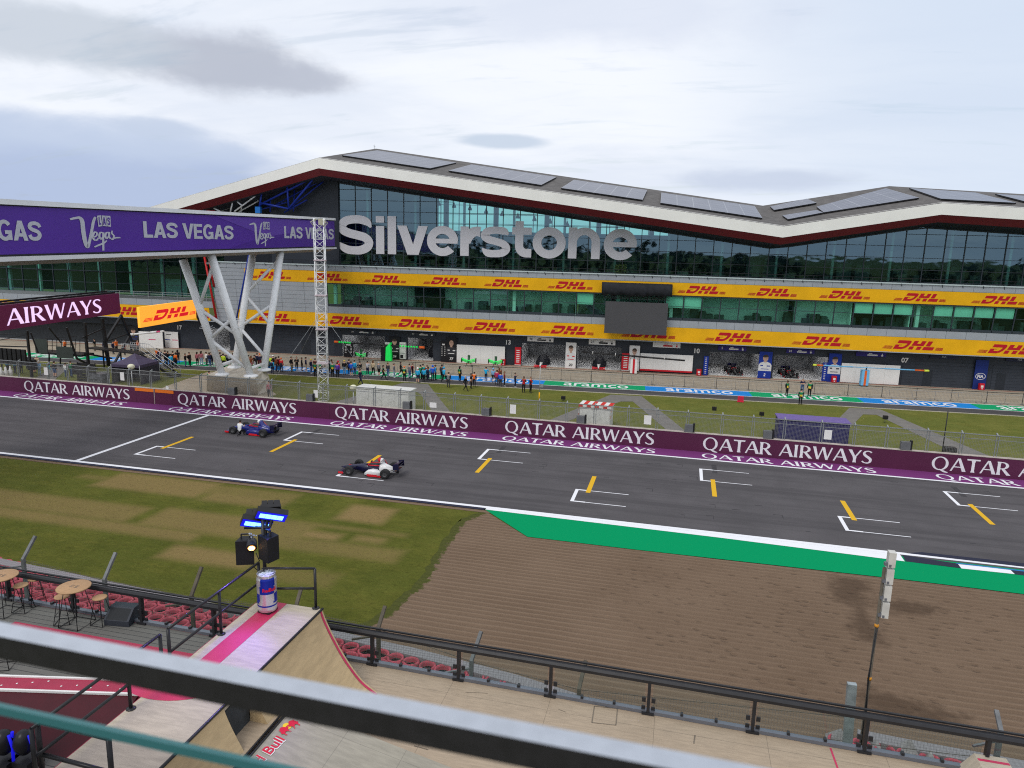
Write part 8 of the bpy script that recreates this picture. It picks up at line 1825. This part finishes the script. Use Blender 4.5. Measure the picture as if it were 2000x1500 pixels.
stool('wooden bar stool left of the middle bar table', 126, 1215); stool('wooden bar stool right of the middle bar table', 199, 1217); stool('wooden bar stool by the rail behind the left bar table', 74, 1178); stool('wooden bar stool just right of the left bar table', 46, 1192); stool('bar stool at the left edge below the near handrail, near the pit', 8, 1302)
q = at(240, 1213, ZD); t = thing('stage_monitor', 'dark wedge monitor speaker at the foot of the glass balustrade', 'speaker', (q.x, q.y, ZD), RAD(8)); mb = MB(); mb.loft([[(x, -.28, 0), (x, .28, 0), (x, .28, .42), (x, .0, .42), (x, -.28, .16)] for x in (-.36, .36)], True, True, False); mb.build('cabinet', mat('monitor_grey', (.035, .04, .052), .6), t); mb = MB(); mb.add([(-.3, -.29+.02, .17), (.3, -.27, .17), (.3, -.02, .405), (-.3, -.02, .405)], [(0, 1, 2, 3)]); mb.build('grille', mat('grille', (.025, .027, .03), .8), t)
# ------------------------------------------------------------------ tyre barriers below the deck and the debris fence
M_tp = paint('tyre_pink', 188, 80, 94, .85, rough=.7, vary=.22, vscale=5, dirt=.35); M_hole = mat('tyre_inside', (.016, .012, .012), .9)
def make_tyre():
    t = thing('painted_tyre', 'tyre', 'tyre'); mb = MB(); mb.lathe([(.235, .03), (.27, 0), (.315, .04), (.33, .13), (.325, .22), (.295, .255), (.255, .245), (.235, .18), (.235, .03)], seg=20, caps=False); mb.build('tread', M_tp, t); mb = MB(); mb.lathe([(0, .06), (.24, .06)], seg=16); mb.build('inside', M_hole, t); return t
ty0 = make_tyre(); nt = 0
def tyre_rows(pa, pb, rows, xmax, lab, keep):
    global nt
    A, B_ = at(*pa, .30), at(*pb, .30); d = (B_-A).normalized(); n_ = Vector((d.y, -d.x, 0)); L = (B_-A).length
    for r in range(rows):
        k = 0
        while k*.655 < L+1.5:
            p = A+d*(k*.655+(r % 2)*.33)+n_*(r*.575); k += 1
            if not keep(p): continue
            o = ty0 if nt == 0 else copy_tree(ty0); nt += 1
            o.location = (p.x+rp.uniform(-.02, .02), p.y+rp.uniform(-.02, .02), -.01); o.rotation_euler = (rp.uniform(-.06, .06), rp.uniform(-.06, .06), rp.uniform(0, 6)); o['group'] = lab; o['label'] = 'one of the pink painted tyres of the '+lab[20:]
def seen_over_deck(p):          # keep only the tyres that show past the edge of the deck
    s_ = (p-EYE); f = (ZD+.05-CH)/(p.z-CH); q = EYE+s_*f; return (q-on_rail(0)).dot(RN) > -.5
tyre_rows((-30, 1086), (1078, 1354), 6, 0, 'pink painted tyres, long left tyre barrier below the deck', seen_over_deck)
tyre_rows((1640, 1440), (2040, 1527), 2, 0, 'pink painted tyres, short right tyre barrier below the deck', seen_over_deck)
M_belt = bpy.data.materials.new('barrier_belt'); M_belt.use_nodes = True
def belt():
    t_ = NT(M_belt.node_tree); b = t_.n['Principled BSDF']; co = t_.new('ShaderNodeTexCoord').outputs['Object']; ch = t_.new('ShaderNodeTexChecker'); t_.put(ch.inputs[0], t_.mapping(co, (1, 1, 1), (0, 0, 0), (0, 0, RAD(45)))); ch.inputs[3].default_value = 9; ch.inputs[1].default_value = (.20, .185, .195, 1); ch.inputs[2].default_value = (.25, .235, .245, 1)
    t_.put(b.inputs['Base Color'], t_.mix(t_.math('MULTIPLY', t_.noise(co, .8, 5, .6), .5), ch.outputs[0], (.17, .15, .155, 1))); b.inputs['Roughness'].default_value = .8
belt()
for px, lb in (([(-40, 1080), (0, 1090), (350, 1163), (645, 1229), (808, 1265), (1011, 1318), (1135, 1357), (1075, 1355), (1011, 1336), (808, 1281), (645, 1242), (350, 1175), (0, 1102), (-40, 1092)], 'long grey belt facing of the left tyre barrier'), ([(1675, 1424), (1760, 1441), (2080, 1500), (2080, 1524), (1760, 1460), (1675, 1441)], 'grey belt facing of the right tyre barrier')):
    P = [at(x, y, .26) for x, y in px]; n_ = len(P); c = P[0]; mb = MB(lambda p: Vector(p)-Vector((c.x, c.y, 0))); mb.add(P+[Vector((p.x, p.y, -.03)) for p in P], [tuple(range(n_))]+[(i, (i+1) % n_, n_+(i+1) % n_, n_+i) for i in range(n_)]); tag(mb.build('barrier_belt', M_belt, loc=(c.x, c.y, 0)), lb, 'barrier')
YP = 18.1
t = thing('debris_fence', 'weathered steel debris fence with bent posts between deck and tyres', 'fence', (0, YP, 0)); zs = []
PB = [((45, 1092), (69, 1047)), ((204, 1131), (226, 1079)), ((374, 1163), (394, 1107)), ((577, 1188), (589, 1147)), ((739, 1226), (752, 1184)), ((921, 1290), (940, 1233)), ((1131, 1345), (1144, 1290)), ((1955, 1428), (1946, 1388))]
M_post = mat('weathered_steel', (.17, .175, .18), .6, metal=.3, vary=.25, vscale=3, dirt=.3); M_brown = mat('rust_post', (.10, .085, .065), .8, vary=.25)
bp = []
for i, (b, tp) in enumerate(PB):
    B_ = atY(*b, YP); T_ = atY(*tp, YP+.55); bp.append(B_); mb = MB(lambda p: Vector(p)-Vector((0, YP, 0))); mb.bar((B_.x, YP, -.05), B_, .11, .09); mb.bar(B_-(T_-B_)*.03, T_, .10, .08); mb.bar(B_-Vector((0, 0, .25)), B_-Vector((.7, .35, .3)), .05); mb.build('post', M_brown if i in (2, 3, 4, 6) else M_post, t)
B_, T_ = at_plane(1665, 1455, Vector((0, YP, 0)), Vector((0, 1, 0))), atY(1664, 1335, YP); mb = MB(lambda p: Vector(p)-Vector((0, YP, 0))); mb.bar((B_.x, YP, -.05), T_, .22, .14); mb.bar(T_-Vector((0, 0, 1.6)), T_+Vector((.8, -.1, -2.4)), .1); mb.build('end_post', mat('end_post', (.30, .34, .35), .5, metal=.3, vary=.2), t)
M_mesh2 = bpy.data.materials.new('debris_mesh'); M_mesh2.use_nodes = True; mesh_mat(M_mesh2, (.20, .19, .20), .075, .005)
bp.sort(key=lambda p: p.x); zmid = sum(p.z for p in bp[:7])/7
for a, b in zip(bp, bp[1:]):
    mb = MB(lambda p: Vector(p)-Vector((0, YP, 0))); mb.add([(a.x+.05, YP+.03, .05), (b.x-.05, YP+.03, .05), (b.x-.05, YP+.03, b.z), (a.x+.05, YP+.03, a.z)], [(0, 1, 2, 3)]); mb.build('mesh_panel', M_mesh2, t)
    mb = MB(lambda p: Vector(p)-Vector((0, YP, 0))); [mb.tube([(a.x, YP+.05, a.z*f), (b.x, YP+.05, b.z*f)], .010, 4) for f in (.98, .8, .62)]; mb.build('wire', M_brown, t)
# white timing mast beyond the deck edge
p0 = at(1690, 1450, 0); p0 = atY(1690, 1387, 16.6); base = Vector((p0.x, p0.y, 0)); t = thing('antenna_mast', 'slim grey mast with four white antenna boxes rising in front of the gravel', 'mast', base)
zz = lambda x, y: atY(x, y, base.y).z
mb = MB(); mb.tube([(0, 0, 0), (0, 0, zz(1716, 1107))], .035, 8); mb.build('pole', M_brown, t)
for y0_, y1_ in ((1076, 1106), (1109, 1139), (1142, 1172), (1175, 1206)):
    z1, z0 = zz(1722, y0_), zz(1718, y1_); mb = MB(); mb.box((.05, -.06, z0+.02), (.20, .12, z1)); mb.build('antenna_box', mat('antenna_grey', (.52, .51, .48), .6, vary=.1, dirt=.2), t); mb = MB(); mb.box((-.02, -.065, z0+.05), (.05, .03, z0+.12)); mb.box((.07, -.066, z0+.03), (.12, -.0605, z0+.09)); mb.build('mount', M_alu, t)
for k, f in enumerate((.0, .5)):
    mb = MB(); z1 = zz(1706, 1222); mb.tube([(.02-.04*k, -.03, z1), (-.05+.02*k, -.05, z1-1.3), (.05-.06*k, -.04, z1-2.6), (.0, -.04, 1)], .014, 5); mb.build('cable', M_blackish, t)
for y in (1220, 1325): mb = MB(); mb.lathe([(.045, -.04), (.055, 0), (.045, .04)], (0, 0, zz(1700, y)), seg=8); mb.build('strap', paint('strap_orange', 190, 130, 40), t)
p = at(1740, 1440, .6); mb = MB(); rr = random.Random(2)
for k, x in enumerate((-1.3, -.2, .75, 1.35)):
    s_ = (.6, .4, .62, .35)[k]; mb.add([(x-s_*.6, -.3, 0), (x+s_*.6, -.3, 0), (x+s_*.55, .5, 0), (x-s_*.5, .5, 0), (x+.05, .05, s_*1.0)], [(0, 1, 4), (1, 2, 4), (2, 3, 4), (3, 0, 4)])
tag(mb.build('sand_bag', mat('bag_grey', (.26, .25, .245), .8, vary=.25, vscale=3), loc=(p.x-.2, p.y, 0)), 'pale grey covered heap behind the balustrade by the mast foot', 'cover')
# ------------------------------------------------------------------ balcony rail of the stand, close to the eye
HZ = 14.84
fa_, fb_ = at(-100, 1196, HZ), at(1300, 1464, HZ); na_, nb_ = at(-100, 1226, HZ), at(1300, 1499.5, HZ); d = (fb_-fa_).normalized(); n_ = Vector((d.y, -d.x, 0)); wdt = ((na_-fa_).dot(n_)+(nb_-fa_).dot(n_))/2
t = thing('balcony_rail', 'blurred dark handrail with glass panel close to the viewpoint', 'railing', (fa_.x, fa_.y, HZ-1.1)); R = lambda p: Vector(p)-Vector((fa_.x, fa_.y, HZ-1.1))
hgt = HZ-at_plane(500, 1391, fa_+n_*wdt, n_).z
M_hand = mat('handrail_dark', (.028, .026, .028), .22, vary=.1, vscale=30); M_hand_t = mat('handrail_sheen', (.52, .55, .60), .30, metal=.85, vary=.06, vscale=20)
o3 = fa_-d*1.5; mb = MB(R); mb.prism([(0, 0), (wdt, 0), (wdt, -hgt), (0, -hgt)], n_, (0, 0, 1), d, o3, 5); mb.build('handrail', M_hand, t)
mb = MB(R); mb.add([o3+Vector((0, 0, .0012)), o3+n_*wdt+Vector((0, 0, .0012)), o3+n_*wdt+d*5+Vector((0, 0, .0012)), o3+d*5+Vector((0, 0, .0012))], [(0, 1, 2, 3)]); mb.build('top_face', M_hand_t, t)  # pale layer puts the sky's sheen into the top of the dark rail
g0, g1 = at_plane(0, 1372, fa_+n_*(wdt*.5), n_), at_plane(480, 1476, fa_+n_*(wdt*.5), n_); gz = (g0.z+g1.z)/2; c_ = fa_+n_*(wdt*.5)
gd = (g1-g0).normalized(); th = .011
gA_, gB_ = g0-gd*1.5, g0+gd*5
mb = MB(R); mb.add([gA_-Vector((0, 0, .02)), gB_-Vector((0, 0, .02)), gB_-Vector((0, 0, 1.0)), gA_-Vector((0, 0, 1.0))], [(0, 1, 2, 3)]); gp_ = mb.build('glass_panel', mat('near_glass_x') if False else glass_mat('near_glass', (.70, .70, .72), -.06, 0), t)
mb = MB(R); mb.prism([(0, 0), (th, 0), (th, -.018), (0, -.018)], n_, (0, 0, 1), gd, gA_, 6.5); mb.build('glass_edge', mat('glass_edge', (.045, .16, .17), .15, vary=.05), gp_)
